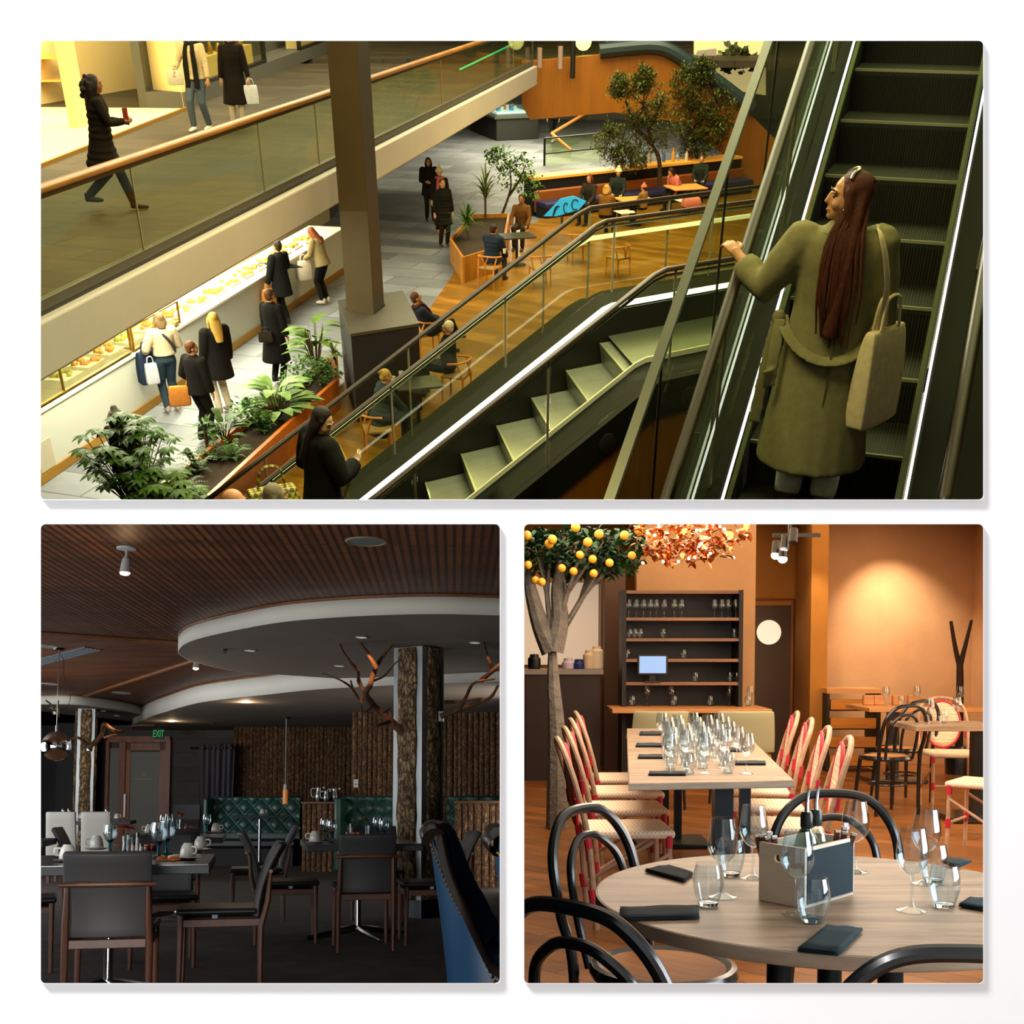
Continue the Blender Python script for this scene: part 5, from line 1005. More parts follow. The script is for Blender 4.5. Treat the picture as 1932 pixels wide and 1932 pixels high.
def pitcher(lab, x, d, z, s):
    o = thing('steel_pitcher', lab, 'pitcher', (Lv(x, 1500, d).x, d, z), group='steel pitchers on the log partition')
    MB().lathe([(0, 0), (.06*s, 0), (.075*s, .05*s), (.072*s, .11*s), (.05*s, .17*s), (.058*s, .21*s), (.05*s, .21*s), (.045*s, .17*s), (.0, .02)], 20).build('body', stl, o)
    MB().tube(curve([(-.055*s, 0, .19*s), (-.11*s, 0, .18*s), (-.11*s, 0, .09*s), (-.07*s, 0, .06*s)], 4), .008, 6).build('handle', stl, o); MB().box((.06*s, 0, .2*s), (.04*s, .03*s, .02*s)).build('spout', stl, o); return o
pitcher('large steel pitcher on the left of the log partition', 602, 17.6, 1.03, 1.05); pitcher('slim steel pitcher between the two larger ones on the log partition', 616, 17.5, 1.03, .8); pitcher('large steel pitcher on the right of the log partition', 632, 17.6, 1.03, .98)

# ---- bark column with steel corners, branches
colm = bark('column_bark', '#180e07', '#6a4e30', '#a8926a', 22, .9, .8); steel_m = mat('steel_sheet', '#c4c8c8', .38, .9)
def bark_column(lab, x, d, z1, s, ang, hgt0=0.1, plinth=True):
    o = thing('bark_column', lab, 'column', (Lv(x, 1500, d).x, d, 0), ang)
    MB().box((0, 0, z1/2), (s, s, z1)).build('steel_core', steel_m, o)
    random.seed(5)
    for k in range(4):
        Mz = Matrix.Rotation(k*pi/2, 3, 'Z')
        def fn(u, v): 
            wv = 1+.05*sin(v*23+k)+.03*sin(v*61); x_ = (u-.5)*s*.62*wv
            return Mz @ V((x_, -s/2-.010-.022*(1-(2*u-1)**2)-.006*sin(v*40+u*9), .16+(z1-.17)*v))
        MB().grid(fn, 10, 40).build('bark_panel', colm, o, solid=.01)
    if plinth: MB().box((0, 0, .08), (s+.03, s+.03, .16)).build('plinth', mat('dull_steel', '#55585a', .4, 1), o)
    return o
CD = 10.93
bark_column('bark clad column with bright steel corners behind the right table', 789, CD, 2.49, .335, radians(-33)); bark_column('bark clad column at left beside the black wall, lit orange', 159, 18.6, 2.50, .26, radians(20))
brm = mat('branch_bark', '#4a3018', .8, var=.35, vs=20, bump=.8, bs=40, bd=.01)
def branch(lab, d, lines, r0=.035, root=None, orient=1):
    o = thing('bare_branch', lab, 'branch', Lv(root[0], root[1], d)); random.seed(len(lines))
    for k, (l_, ra, rb) in enumerate(lines):
        pts = [Lv(x, y, d-.25+.18*sin(i*1.3+k))-o.matrix_world.translation*0 for i, (x, y) in enumerate(l_)]; pts = [p-Lv(root[0], root[1], d) for p in pts]
        if k == 0: pts[0] = V((0, -.04, 0))
        c = curve(pts, 4); n_ = len(c); MB().tube(c, [(ra+(rb-ra)*i/(n_-1))*(1+.12*sin(i*2.1)) for i in range(n_)], 8).build('limb' if k else 'main_limb', brm, o)
    MB().box((0, .02, 0), (.05, .12, .10)).build('bracket', stl, o, bevel=.004); return o
branch('bare branch bolted to the left side of the bark column, reaching up left', CD-.08, [
    ([(765, 1385), (735, 1360), (708, 1335), (690, 1310), (698, 1293), (708, 1262), (722, 1238), (743, 1212)], .042, .014),
    ([(690, 1310), (677, 1285), (675, 1265), (660, 1248), (645, 1225), (635, 1195), (630, 1166)], .022, .006), ([(633, 1192), (616, 1171)], .009, .005), ([(635, 1188), (650, 1180), (672, 1174)], .009, .004),
    ([(711, 1261), (692, 1230), (668, 1197), (646, 1170)], .022, .007), ([(668, 1198), (690, 1206)], .010, .006), ([(700, 1286), (724, 1276), (741, 1256), (752, 1246)], .012, .006),
    ([(696, 1318), (678, 1318), (664, 1298), (640, 1282), (608, 1270)], .018, .005), ([(665, 1298), (662, 1285)], .012, .008), ([(735, 1362), (715, 1368), (697, 1374)], .018, .012), ([(700, 1335), (684, 1345), (682, 1318), (690, 1308)], .010, .008), ([(722, 1345), (732, 1340), (739, 1330)], .008, .006)], root=(765, 1385))
branch('bare branch bolted to the right side of the bark column, running out right', CD-.04, [
    ([(832, 1352), (862, 1340), (895, 1328), (925, 1316), (940, 1293)], .026, .012), ([(866, 1341), (878, 1318), (890, 1293), (905, 1285), (933, 1281)], .020, .008), ([(908, 1284), (930, 1265), (946, 1253)], .022, .022),
    ([(930, 1264), (920, 1240), (911, 1208)], .018, .012), ([(911, 1206), (890, 1197), (870, 1196), (842, 1183), (786, 1168)], .018, .005), ([(872, 1196), (860, 1203), (845, 1192)], .008, .006), ([(816, 1177), (790, 1179), (742, 1185)], .012, .005), ([(838, 1325), (870, 1323), (910, 1318)], .018, .012)], root=(832, 1352))
branch('bare branch on the left bark column, its top lit orange', 18.2, [([(168, 1411), (182, 1398), (193, 1383), (196, 1366), (215, 1378), (232, 1380), (250, 1369), (292, 1368)], .045, .012), ([(196, 1392), (212, 1387), (222, 1386)], .02, .008), ([(216, 1384), (218, 1379)], .016, .01), ([(165, 1404), (148, 1392), (130, 1396)], .03, .012)], root=(168, 1411))
branch('small dark twig under the left soffit near the glass ball', 17.0, [([(105, 1340), (97, 1330), (86, 1321)], .02, .01), ([(108, 1335), (110, 1322)], .02, .012), ([(105, 1340), (112, 1352)], .016, .008)], root=(105, 1342))

for a_, b_, d_, e_ in (((690, 1208, 10.2), (700, 1320), CD-.2, 34), ((930, 1212, 10.2), (915, 1310), CD-.2, 30), ((215, 1345, 17.6), (212, 1385), 18.0, 50)):
    lamp('accent_light', 'SPOT', Lv(*a_), e_, (1, .5, .2), target=Lv(*b_, d_), size=.01, spot_size=radians(40), spot_blend=.6)
# ---- lamps and things on the ceiling
lw = mat('lamp_white', '#8d8f8c', .5); _s = None; hot = emis('hot_lamp', '#ffe2c0', 9)
def spot(lab, x, y0, y1, d, s=1.0):
    p = Lv(x, y0, d); o = thing('ceiling_spotlight', lab, 'spotlight', (p.x, d, ZW)); q = V((0, -.0, Lv(x, y1, d).z-ZW))
    MB().lathe([(0, -.001), (.062*s, -.001), (.06*s, -.012), (.03*s, -.018), (0, -.018)], 24).build('canopy', lw, o); MB().tube([(0, 0, -.015), (0, 0, -.06*s)], .008, 8).ball((0, 0, -.065*s), .014*s, 10).build('stem', lw, o)
    hd_ = MB().tube([(-.0, 0, -.07*s), (-.004, 0, q.z*.6), (-.006, 0, q.z+.02)], [.022*s, .028*s, .034*s], 18).build('head', lw, o); MB().ball((-.006, -.003, q.z+.014), (.031*s, .031*s, .014*s), 16).build('bulb', hot, hd_)
    lamp('spot_glow', 'POINT', (p.x, d, ZW+q.z-.06), 1.1*s, (1, .62, .3), size=.03)
spot('lit white spotlight under the wooden ceiling at upper left', 239, 1028, 1086, 7.24); spot('small lit white spotlight behind the curved soffit', 371, 1240, 1264, 12.6, 1.0)
def disc(name, lab, cat, x, y, z, r, m, g=None, ring=None):
    p = Lg(x, y, z); o = thing(name, lab, cat, (p.x, p.y, z), 0, g)
    MB().lathe([(0, -.004), (r*.88, -.004), (r*.9, -.001), (0, -.001)], 32).build('grille' if name == 'ceiling_speaker' else 'lens', m, o); MB().lathe([(r*.88, -.001), (r*.9, -.008), (r, -.006), (r*1.02, -.001)], 32, closed=True).build('trim_ring', ring or lw, o)
gri = mat('speaker_grille', '#5c605c', .7)
disc('ceiling_speaker', 'large round speaker in the wooden ceiling above the curved soffit', 'speaker', 691, 1021, ZW, .128, gri, ring=mat('speaker_ring', '#7a6c50', .6)); disc('ceiling_speaker', 'round ceiling speaker at the left edge above the grille', 'speaker', 86, 1219, ZW, .12, gri)
disc('ceiling_speaker', 'round ceiling speaker beside the glass ball cable', 'speaker', 92, 1290, ZW, .12, gri); disc('ceiling_speaker', 'round ceiling speaker right of the ceiling strip', 'speaker', 229, 1307, ZW, .14, gri)
le = emis('downlight_lens', '#cfd4d6', .55)
for x, y, z, lab in ((472, 1227, 2.5, 'recessed downlight in the curved soffit, at its left end'), (682, 1202, 2.5, 'recessed downlight in the curved soffit, above the branch tips'), (640, 1256, 2.5, 'recessed downlight at the back of the curved soffit'), (896, 1212, 2.5, 'recessed downlight in the curved soffit, right of the column'), (464, 1325, 2.4, 'warm recessed downlight in the rear soffit'), (324, 1361, 2.4, 'recessed downlight in the rear soffit near the exit sign'),
                   (100, 1336, 2.507, 'recessed downlight in the left soffit, by the cable'), (195, 1341, 2.507, 'recessed downlight in the left soffit, middle'), (220, 1350, 2.507, 'recessed downlight in the left soffit, right')):
    disc('downlight', lab, 'downlight', x, y, z, .055, le)
for x, y, z, lab in ((424, 1225, 2.5, 'small sprinkler head left of the soffit downlight'), (405, 1363, 2.4, 'small sprinkler head in the rear soffit')):
    p = Lg(x, y, z); o = thing('sprinkler', lab, 'sprinkler', (p.x, p.y, z)); MB().lathe([(0, 0), (.035, 0), (.03, -.01), (.01, -.012), (.008, -.03), (0, -.03)], 16).build('body', mat('dark_bronze', '#2a2420', .5, .5), o); MB().lathe([(0, -.03), (.018, -.03), (.018, -.033), (0, -.033)], 16).build('deflector', mat('dark_bronze', '#2a2420'), o)
va, vb = Lg(130, 1238, ZW), 0; o = thing('ceiling_vent', 'slotted grey air grille in the wooden ceiling at left', 'vent', (va.x, va.y, ZW))
v1, v2, v3, v4 = [Lg(x, y, ZW)-V((va.x, va.y, ZW)) for x, y in ((60, 1246), (160, 1220), (195, 1226), (77, 1256))]
for i in range(5):
    f0, f1 = i/5, (i+.55)/5; MB().prism([v1.lerp(v4, f0), v2.lerp(v3, f0), v2.lerp(v3, f1), v1.lerp(v4, f1)], -.012, -.002).build('slat', mat('vent_grey', '#3c4246', .5), o)
MB().prism([v1, v2, v3, v4], -.003, -.001).build('backing', mat('black_metal', '#0e0e0e'), o)
p = Lv(106, 1408, 12.2); o = thing('ball_pendant', 'mirrored glass ball pendant lamp at the left edge', 'pendant', p)
zc_ = ZW-p.z; MB().ball((0, 0, 0), .155, 32).build('shade', glass('mirror_ball_glass', '#a8a8a8', .45, .9, .02), o); MB().ball((0, 0, -.085), (.115, .115, .052), 24).build('lower_shade', emis('amber_glow', '#8a5a2a', .55), o)
MB().tube([(0, 0, .15), (0, 0, zc_)], .004, 6).build('cable', stl, o); MB().cyl((0, 0, .14), (0, 0, .22), .012).build('holder', stl, o)
MB().tube(curve([(0, 0, zc_-.05), (.05, 0, zc_-.12), (.06, 0, zc_-.3), (.13, 0, zc_-.5), (.1, 0, zc_-.62), (.0, 0, zc_-.66)], 6), .003, 5).build('slack_cable', mat('black_metal', '#0e0e0e'), o); MB().lathe([(0, -.001), (.06, -.001), (.05, -.02), (0, -.02)], 20, (0, 0, zc_)).build('canopy', mat('black_metal', '#0e0e0e'), o)
p = Lv(538, 1503, 19.0); zc_ = 2.40-p.z; o = thing('tube_pendant', 'slim pendant lamp with amber glass tube over the booth table', 'pendant', p)
MB().tube([(0, 0, .2), (0, 0, zc_)], .008, 6).build('cable', mat('pendant_cable', '#9a9a98', .4), o); MB().cyl((0, 0, .11), (0, 0, .2), .03, .028).build('holder', mat('switch_white', '#b8b8b0'), o); MB().cyl((0, 0, -.12), (0, 0, .11), .042).build('amber_tube', mat('amber_glass', '#c87a3a', .3, emit=.25, ecol='#e08a40'), o); MB().lathe([(0, -.001), (.06, -.001), (.06, -.03), (0, -.03)], 16, (0, 0, zc_)).build('canopy', mat('black_metal', '#0e0e0e'), o)

# ---- leather dining chairs
lea = mat('grey_leather', '#323233', .55, var=.08, vs=3, bump=.12, bs=160); leb = mat('black_leather', '#17181a', .42, bump=.1, bs=120, spec=.35); wal = wood('walnut', '#2e1508', '#55290f', 9, (1, 1, 8), .5)
def make_dining(lab, loc, rz, wm=1.0):
    o = thing('dining_chair', lab, 'chair', loc, rz)
    MB().grid(lambda u, v: ((.2*(2*u-1)), -.205+.012*(1-(2*u-1)**2)*-3-.13*v*v, .415+.415*v), 12, 10).build('backrest', lea, o, solid=.035, bevel=.008, smooth=60)
    MB().box((0, .01, .448), (.43, .45, .035)).build('seat', leb, o, bevel=.015)
    MB().tube([(-.222, -.285, .672), (-.12, -.305, .676), (.12, -.305, .676), (.222, -.285, .672)], [.011, .016, .016, .011], 10).build('back_rail', wal, o)
    for s in (-1, 1):
        MB().tube([(s*.185, -.285, .672), (s*.19, -.27, .5), (s*.195, -.235, .36), (s*.195, -.235, .0)], [.011, .018, .019, .013], 10).build('leg', wal, o); MB().tube([(s*.19, .205, .43), (s*.195, .21, .0)], [.019, .013], 10).build('leg', wal, o)
        MB().box((s*.19, -.02, .385), (.024, .43, .045)).build('side_rail', wal, o, bevel=.004); MB().box((s*.205, .02, .422), (.004, .03, .02)).build('tag', mat('blue_tag', '#7d8c9c', .6), o)
    MB().box((0, -.235, .385), (.36, .024, .045)).build('rear_rail', wal, o, bevel=.004); MB().box((0, .205, .385), (.36, .024, .045)).build('front_rail', wal, o, bevel=.004); return o
cA = make_dining('grey leather dining chair seen from behind at front left', (-2.01, 5.95, 0), .22)
def dc(lab, x, y, rz): return dup(cA, lab, (x, y, 0), rz+.22)
dc('dark leather chair in side view at the right end of the front left table', -1.70, 6.85, pi/2); dc('grey leather chair on the far side of the front left table', -2.3, 7.75, pi+.1); dc('leather chair cut off by the left edge at the front left table', -2.98, 6.6, -pi/2); dc('leather chair at the left edge, one behind the other', -3.15, 7.5, -pi/2+.15)
dc('grey leather chair seen from behind at the right table', -1.09, 8.62, 0); dc('dark leather chair tucked in at the left end of the right table', -1.72, 9.0, -pi/2); dc('dark leather chair at the right end of the right table, by the column', -.62, 8.95, pi/2); dc('leather chair on the far side of the right table', -1.18, 10.3, pi)
dc('leather chair seen from behind at the middle table with the red gerbera', -2.86, 9.95, .05); dc('leather chair in side view at the right end of the middle table', -2.3, 10.6, pi/2); dc('leather chair half hidden behind the middle table', -3.6, 10.2, -pi/2)

# ---- tables
bt = mat('black_table_top', '#15181b', .3, coat=.3); edge = mat('blue_grey_edge', '#1a2126', .55); chrome = mat('chrome', '#c8cccc', .12, 1)
def dtable(lab, x0, x1, y0, y1, z=.75, th=.045, ped=True, xc=None, foot=.32):
    w_, d_ = x1-x0, y1-y0; c_ = V((x1, y0, 0))+Matrix.Rotation(.22, 3, 'Z') @ V((-w_/2, d_/2, 0)); o = thing('dining_table', lab, 'table', c_, .22)
    MB().box((0, 0, z-.007), (w_-.008, d_-.008, .012)).build('tabletop', bt, o, bevel=.002); MB().box((0, 0, z-.008-th/2), (w_, d_, th)).build('edge', edge, o, bevel=.004)
    MB().lathe([(.03, .06), (.026, .1), (.026, z-.06), (.05, z-.052), (0, z-.052), (0, .06)], 16).build('pedestal', chrome, o)
    for k in range(4): a = k*pi/2+.35; MB().tube([(.02*cos(a), .02*sin(a), .075), (foot*.6*cos(a), foot*.6*sin(a), .04), (foot*cos(a), foot*sin(a), .02)], [.028, .024, .018], 8).build('foot', chrome, o)
    return o
dtable('front left table set with upturned white cups and blue stemmed goblets', -2.66, -1.565, 6.08, 7.2); dtable('right table behind the grey chair, set with goblets and a red flower', -1.51, -.66, 8.72, 9.95, foot=.42); dtable('middle table behind the front one, set with a red gerbera', -3.35, -2.51, 10.2, 11.2)
dtable('dark booth table under the amber tube pendant', -4.28, -3.45, 18.0, 18.7, .815, .03, foot=.2); dtable('dark table behind the two white chairs', -6.4, -5.6, 17.2, 18.1); dtable('dark table cut off at the left edge', -4.6, -3.72, 9.3, 10.0)
# ---- white chairs
whl = mat('white_leather', '#8f8d84', .6)
def whitechair(lab, x, d):
    o = thing('parsons_chair', lab, 'chair', (Lv(x, 1500, d).x, d, 0), .1)
    MB().grid(lambda u, v: (.19*(2*u-1)*(1-.05*v), -.2-.09*v, .25+.66*v), 6, 8).build('backrest', whl, o, solid=.06, bevel=.012); MB().box((0, .02, .43), (.40, .42, .10)).build('seat', whl, o, bevel=.02)
    for sx in (-1, 1):
        for sy in (-1, 1): MB().box((sx*.17, sy*.17, .2), (.035, .035, .4)).build('leg', wal, o)
whitechair('white high backed chair at left, the one farther left', 128, 15.2); whitechair('white high backed chair at left, the one beside the front table goblets', 193, 15.2)

# ---- cups, goblets, flowers, jars
por = mat('white_porcelain', '#b9b6ae', .2, coat=.4); gob = glass('goblet_glass', '#eef3f5', .10, .8); gst = mat('teal_glass_stem', '#0f5a66', .1, trans=.6)
def make_cup(lab, loc, rz=0):
    o = thing('coffee_cup', lab, 'cup', loc, rz); MB().lathe([(.043, .012), (.044, .014), (.042, .04), (.034, .07), (.024, .083), (.023, .088), (0, .088)], 24).build('body', por, o)
    MB().tube(curve([(.041, 0, .03), (.066, 0, .035), (.066, 0, .065), (.035, 0, .068)], 5), .0055, 8).build('handle', por, o); return o
def make_saucer(lab, loc): o = thing('saucer', lab, 'saucer', loc, group='white saucers under the upturned cups'); MB().lathe([(0, 0), (.04, 0), (.072, .010), (.074, .012), (.04, .006), (0, .006)], 28).build('body', por, o); MB().lathe([(.026, .006), (.03, .0085), (.034, .006)], 24).build('ring', por, o); return o
def make_goblet(lab, loc, g=None):
    o = thing('goblet', lab, 'goblet', loc, 0, g); MB().lathe(lathe2([(.01, .07), (.03, .085), (.041, .115), (.04, .145), (.034, .175)], .0015), 24).build('bowl', gob, o)
    MB().lathe([(0, 0), (.034, 0), (.03, .005), (.009, .012), (.007, .06), (.012, .07), (.024, .082), (0, .078)], 20).build('stem', gst, o); return o
cup0 = sau0 = gob0 = None
def cup(lab, x, y, z=.75, rz=0, s=1.0):
    global cup0, sau0
    p = Lg(x, y, z); q = V((p.x, p.y, z+.004))
    if cup0 is None: cup0 = make_cup(lab, q, rz); sau0 = make_saucer('white saucer under the upturned cup at left of the front chair', p)
    else: dup(cup0, lab, q, rz, s=s); dup(sau0, 'white saucer under the '+lab.replace('upturned white cup ', 'cup '), p, 0, s=s)
def goblet(lab, x, y, z=.75, s=1.0):
    global gob0
    p = Lg(x, y, z)
    if gob0 is None: gob0 = make_goblet(lab, p)
    else: dup(gob0, lab, p, random.random(), s=s)
cup('upturned white cup at the left end of the front table, behind the grey chair', 127, 1626, rz=pi); cup('upturned white cup left of the goblets on the front table', 182, 1603.5, rz=pi+.4); cup('upturned white cup at the front right of the front table', 354, 1622, rz=-.6); cup('upturned white cup at the back right corner of the front table', 379, 1605, rz=-.3)
goblet('goblet beside the flat red flower on the front table', 207, 1610, s=1.15); goblet('goblet with blue stem right of the jam jars on the front table, nearer', 299, 1619, s=1.15); goblet('goblet with blue stem right of the jam jars on the front table, farther', 314, 1612, s=1.15)
cup('upturned white cup on the right table, left corner', 594, 1591, rz=pi); goblet('goblet at the left of the right table, farther', 613, 1586); goblet('goblet at the left of the right table, nearer', 625, 1590); goblet('goblet right of the red flower on the right table', 712, 1582); goblet('goblet at the right of the right table', 724, 1586)
for x, y, lab in ((282, 1574, 'upturned white cup on the middle table, tipped left one'), (291, 1572, 'upturned white cup on the middle table behind the goblets'), (407, 1571, 'upturned white cup at the right end of the middle table')): cup(lab, x, y, rz=pi if x < 300 else 0)
goblet('goblet on the middle table, left of the gerbera', 309, 1572); goblet('goblet on the middle table, close left of the gerbera', 318, 1570); goblet('goblet at the right of the middle table', 390, 1571)
for x, y, lab in ((495, 1537, 'upturned white cup on the booth table'), (99, 1546, 'upturned white cup on the far table, left'), (153, 1546, 'upturned white cup on the far table, middle'), (220, 1546, 'upturned white cup on the far table, right')): cup(lab, x, y, .815 if x == 495 else .75)
for x, lab in ((118, 'goblet on the far table left of the white chairs, left one'), (129, 'goblet on the far table left of the white chairs, right one'), (200, 'goblet on the far table above the second white chair')): goblet(lab, x, 1546)
redf = mat('red_petals', '#b01818', .6); 
def flower(lab, x, y, h=.17, tiltx=0.0, s=1.0, vase=True):
    p = Lg(x, y, .75); o = thing('flower_vase', lab, 'vase', p)
    MB().lathe(lathe2([(.02, 0), (.022, .01), (.018, .06), (.024, .11)], .002), 18).build('vase', gob, o); top = V((.02*tiltx, 0, h)); MB().tube([(0, 0, .01), top], .003, 6).build('stem', leafm('#3c6a2c'), o)
    fl = MB(); M = Matrix.Rotation(.5*tiltx, 3, 'Y')
    for k in range(26): a = k*2*pi/13; leaf(fl, top+V((0, 0, .004*(k > 12))), M @ V((cos(a), sin(a), .25 if k > 12 else .05)), (0, 0, 1), (.05 if k < 13 else .035)*s, .018*s, .15, 3)
    pt_ = fl.build('petals', redf, o, smooth=60); MB().ball(top+V((0, 0, .004)), (.012, .012, .006), 10).build('flower_heart', mat('flower_heart', '#3a1608', .8), pt_)
flower('vase with a drooping red flower on the front table', 236, 1610, .16, .3, 1.6); flower('vase with a red gerbera on the middle table', 336, 1566, .17, .7, 1.5); flower('vase with a red flower on the right table', 692, 1584, .16, 0, 1.5)
jam = mat('jam_jar', '#4a1210', .25); jl = mat('red_checked_lid', '#c05a48', .6)
def jar(lab, x, y, g, z=.75): p = Lg(x, y, z); o = thing('jam_jar', lab, 'jar', p, 0, g); MB().lathe([(0, 0), (.02, 0), (.022, .008), (.021, .03), (.017, .036), (0, .036)], 14).build('glass', jam, o); MB().lathe([(0, .036), (.021, .036), (.021, .046), (0, .047)], 14).build('lid', jl, o)
for i, x in enumerate((266, 278, 289)): jar('small jam jar in the row on the front table', x, 1606+i % 2, 'jam jars on the front table')
for x in (659, 668, 676): jar('small jam jar on the right table', x, 1581, 'jam jars on the right table')
for x in (352, 360): jar('small jam jar on the middle table', x, 1568, 'jam jars on the middle table')
for x in (510, 517, 522): jar('small jam jar on the booth table', x, 1535, 'jam jars on the booth table', .815)
def shaker(lab, x, y, c='#b9b6ae', h=.06): p = Lg(x, y, .75); o = thing('shaker', lab, 'shaker', p); MB().lathe([(0, 0), (.013, 0), (.011, h*.7), (.009, h*.75), (0, h*.75)], 12).build('body', mat('shaker_glass', c, .3), o); MB().lathe([(0, h*.75), (.011, h*.75), (.011, h), (0, h)], 12).build('cap', stl, o)
shaker('left shaker before the jam jars on the front table', 251, 1608); shaker('right shaker before the jam jars on the front table', 266, 1610); shaker('tall thin bottle behind the shakers on the front table', 259, 1607, h=.12); shaker('shaker left of the jam jars on the right table', 657-2, 1584); shaker('tall thin bottle on the right table', 662, 1581, h=.12)
ora = mat('orange_napkin', '#b4541a', .85)
for i, (x, y, w_) in enumerate(((255, 1613, .10), (322, 1623, .13), (560, 1590, 0))):
    if w_: p = Lg(x, y, .75); o = thing('napkin', ('crumpled orange napkin by the shakers on the front table', 'orange napkin in front of the blue stemmed goblets')[i], 'napkin', p); MB().grid(lambda u, v: ((u-.5)*w_, (v-.5)*.09, .004+.018*abs(sin(6*u+i))*abs(sin(4*v))), 12, 10).build('cloth', ora, o, solid=.002, smooth=70)
# ---- blue leather chairs at right
blu = mat('blue_leather', '#0b304c', .36, spec=.6, bump=.06, bs=90, var=.1, vs=3); tri = mat('espresso_leather', '#1a120f', .28, spec=.6); brs = mat('brass_nail', '#b08a50', .3, 1)
def clip(mb):
    import bmesh
    return mb
def barrel(lab, loc, rz, xmax):
    """tub chair facing +Y with rolled top and sloping arms; only what lies left of the partition is built"""
    o = thing('tub_chair', lab, 'chair', loc, rz); inv = Matrix.Rotation(rz, 3, 'Z')
    ok = lambda p: (inv @ V(p)).x+loc[0] < xmax
    def keep(mb):
        mb.f = [f for f in mb.f if all(ok(mb.v[i]) for i in f)]; us = sorted({i for f in mb.f for i in f}); ix = {a: b for b, a in enumerate(us)}
        mb.v = [mb.v[i] for i in us]; mb.f = [tuple(ix[i] for i in f) for f in mb.f]; return mb
    def top(a):
        q = [(0, .985), (22, .975), (32, .90), (45, .78), (60, .66), (80, .45), (95, .40), (140, .38)]; a = abs(math.degrees(a))
        for (x0, y0), (x1, y1) in zip(q, q[1:]):
            if a <= x1: return y0+(y1-y0)*(a-x0)/(x1-x0)
        return .38
    N = 64; A = [radians(-128+256*i/N) for i in range(N+1)]
    P = lambda a, r, z: V((r*sin(a), -r*cos(a)*1.02+.03, z))
    r_o = lambda z: .265+.075*min(1, (z-.30)/.6)**1.2
    mk = lambda nm, fn, nv, m, **k: keep(MB().grid(lambda u, v: fn(A[min(N, int(round(u*N)))], v), N+1, nv)).build(nm, m, o, smooth=70, **k)
    mk('outer_shell', lambda a, v: P(a, r_o(.30+(top(a)-.33)*v), .30+(top(a)-.33)*v), 14, blu)
    mk('inner_shell', lambda a, v: P(a, .21+.065*v, .47+(top(a)-.49)*v), 10, blu)
    mk('arm_trim', lambda a, v: P(a, .28+(.055*v), top(a)-.035+.04*sin(pi*v)), 8, tri)
    keep(MB().tube([P(a, .335, top(a)-.035) for a in A if abs(a) < .46], .05, 12)).build('top_roll', tri, o)
    keep(MB().prism([P(a, .265, 0)[:2] for a in A[::4]], .30, .42)).build('seat_base', blu, o); keep(MB().prism([P(a, .215, 0)[:2] for a in A[::4]], .42, .50)).build('cushion', mat('dark_blue_leather', '#0c1c2a', .35), o, bevel=.02)
    nl = MB()
    cnt = 0
    for i in range(48):
        a = radians(-2+97*i/47)
        for r, z in ((r_o(top(a)-.08)+.003, top(a)-.075), (.268, .315)):
            q = P(a, r, z)
            if ok(q) and cnt < 100: MB().ball(q, .008, 6).build('nail', brs, o); cnt += 1
    for a in (-2.0, -.8, .8, 2.0):
        q = P(a, .21, 0)
        if ok(q): MB().tube([(q.x, q.y, .31), (q.x*1.08, q.y*1.08, 0)], [.025, .017], 10).build('leg', mat('dark_leg', '#120a06', .4), o)
    return o
barrel('blue leather tub chair with brass nails and dark rolled top at right', (-.025, 4.9, 0), -pi/2-.1, -.012); barrel('second blue leather tub chair cut off by the right edge', (.25, 4.2, 0), -pi/2, -.012)
# ================================================================ the bright restaurant with the round oak table
ROOM[0] = B
Bg, Bv = B.g, B.v
oak = wood('grey_oak', '#5c4838', '#b89c80', 16, (12, 1, 1), .42, (0, 0, .1), grain=.2)
oak_edge = wood('oak_edge', '#988c7c', '#c8bca8', 14, (6, 6, 1), .5)
black_lacquer = mat('black_lacquer', '#10151a', .28, coat=.5, spec=.6)
floor_b = wood('parquet', '#6a3a12', '#a8692c', 5, (8, 1, 1), .38, (0, 0, .7), planks=(.9, .14, (0, 0, .75), .004))
plaster = mat('tan_plaster', '#c0946a', .85, var=.10, vs=2, bump=.15, bs=12)
plaster2 = mat('ochre_plaster', '#a8702c', .85, var=.14, vs=2, bump=.15, bs=12)
struct('floor', MB().box((4.01, 9.0, -.05), (8, 18, .1)), floor_b, smooth=0)
WB = 13.2
struct('wall_back', MB().box((4.9, WB+.1, 1.6), (3.02, .2, 3.2)), plaster, smooth=0)
struct('wall_left', MB().box((1.95, 12.5, 1.7), (1.26, .2, 3.4)), plaster, smooth=0)
struct('wall_right', MB().box((5.3, 11.6, 1.7), (.2, 3.4, 3.4)), plaster, smooth=0)
p0, p1 = Bv(1420, 1200, 13.0), Bv(1510, 1200, 13.0)
struct('wall_recess', MB().box(((p1.x+3.39)/2, 12.9, 1.7), (3.39-p1.x, .7, 3.4)).box(((p0.x+p1.x)/2, 13.5, 2.6), (p1.x-p0.x+.3, .3, 1.6)), plaster2, smooth=0)
struct('wall_far', MB().box((.71, 13.6, 1.7), (1.4, .2, 3.4)), plaster2, smooth=0)
mdoor = mat('brown_door_paint', '#4a3423', .5)
d = MB().box(((p0.x+p1.x)/2-.1, 13.4, .95), (p1.x-p0.x+.2, .06, 1.9)); dr = struct('door_1', d, mdoor, smooth=0)
wh = mat('porthole_glass', '#f4e4d0', .4, emit=.75, ecol='#ffe9cf'); q = Bv(1450, 1193, 13.36)
MB().lathe([(0, 0), (.135, 0), (.14, .02), (0, .02)], 32, q, Matrix.Rotation(pi/2, 3, 'X')).build('porthole', wh, dr)
MB().tube([(p1.x, 13.36, 0), (p1.x, 13.36, 1.87), (p0.x-.1, 13.36, 1.87)], .03, 6).build('door_frame', mat('copper_frame', '#a8704a', .35, .6), dr)

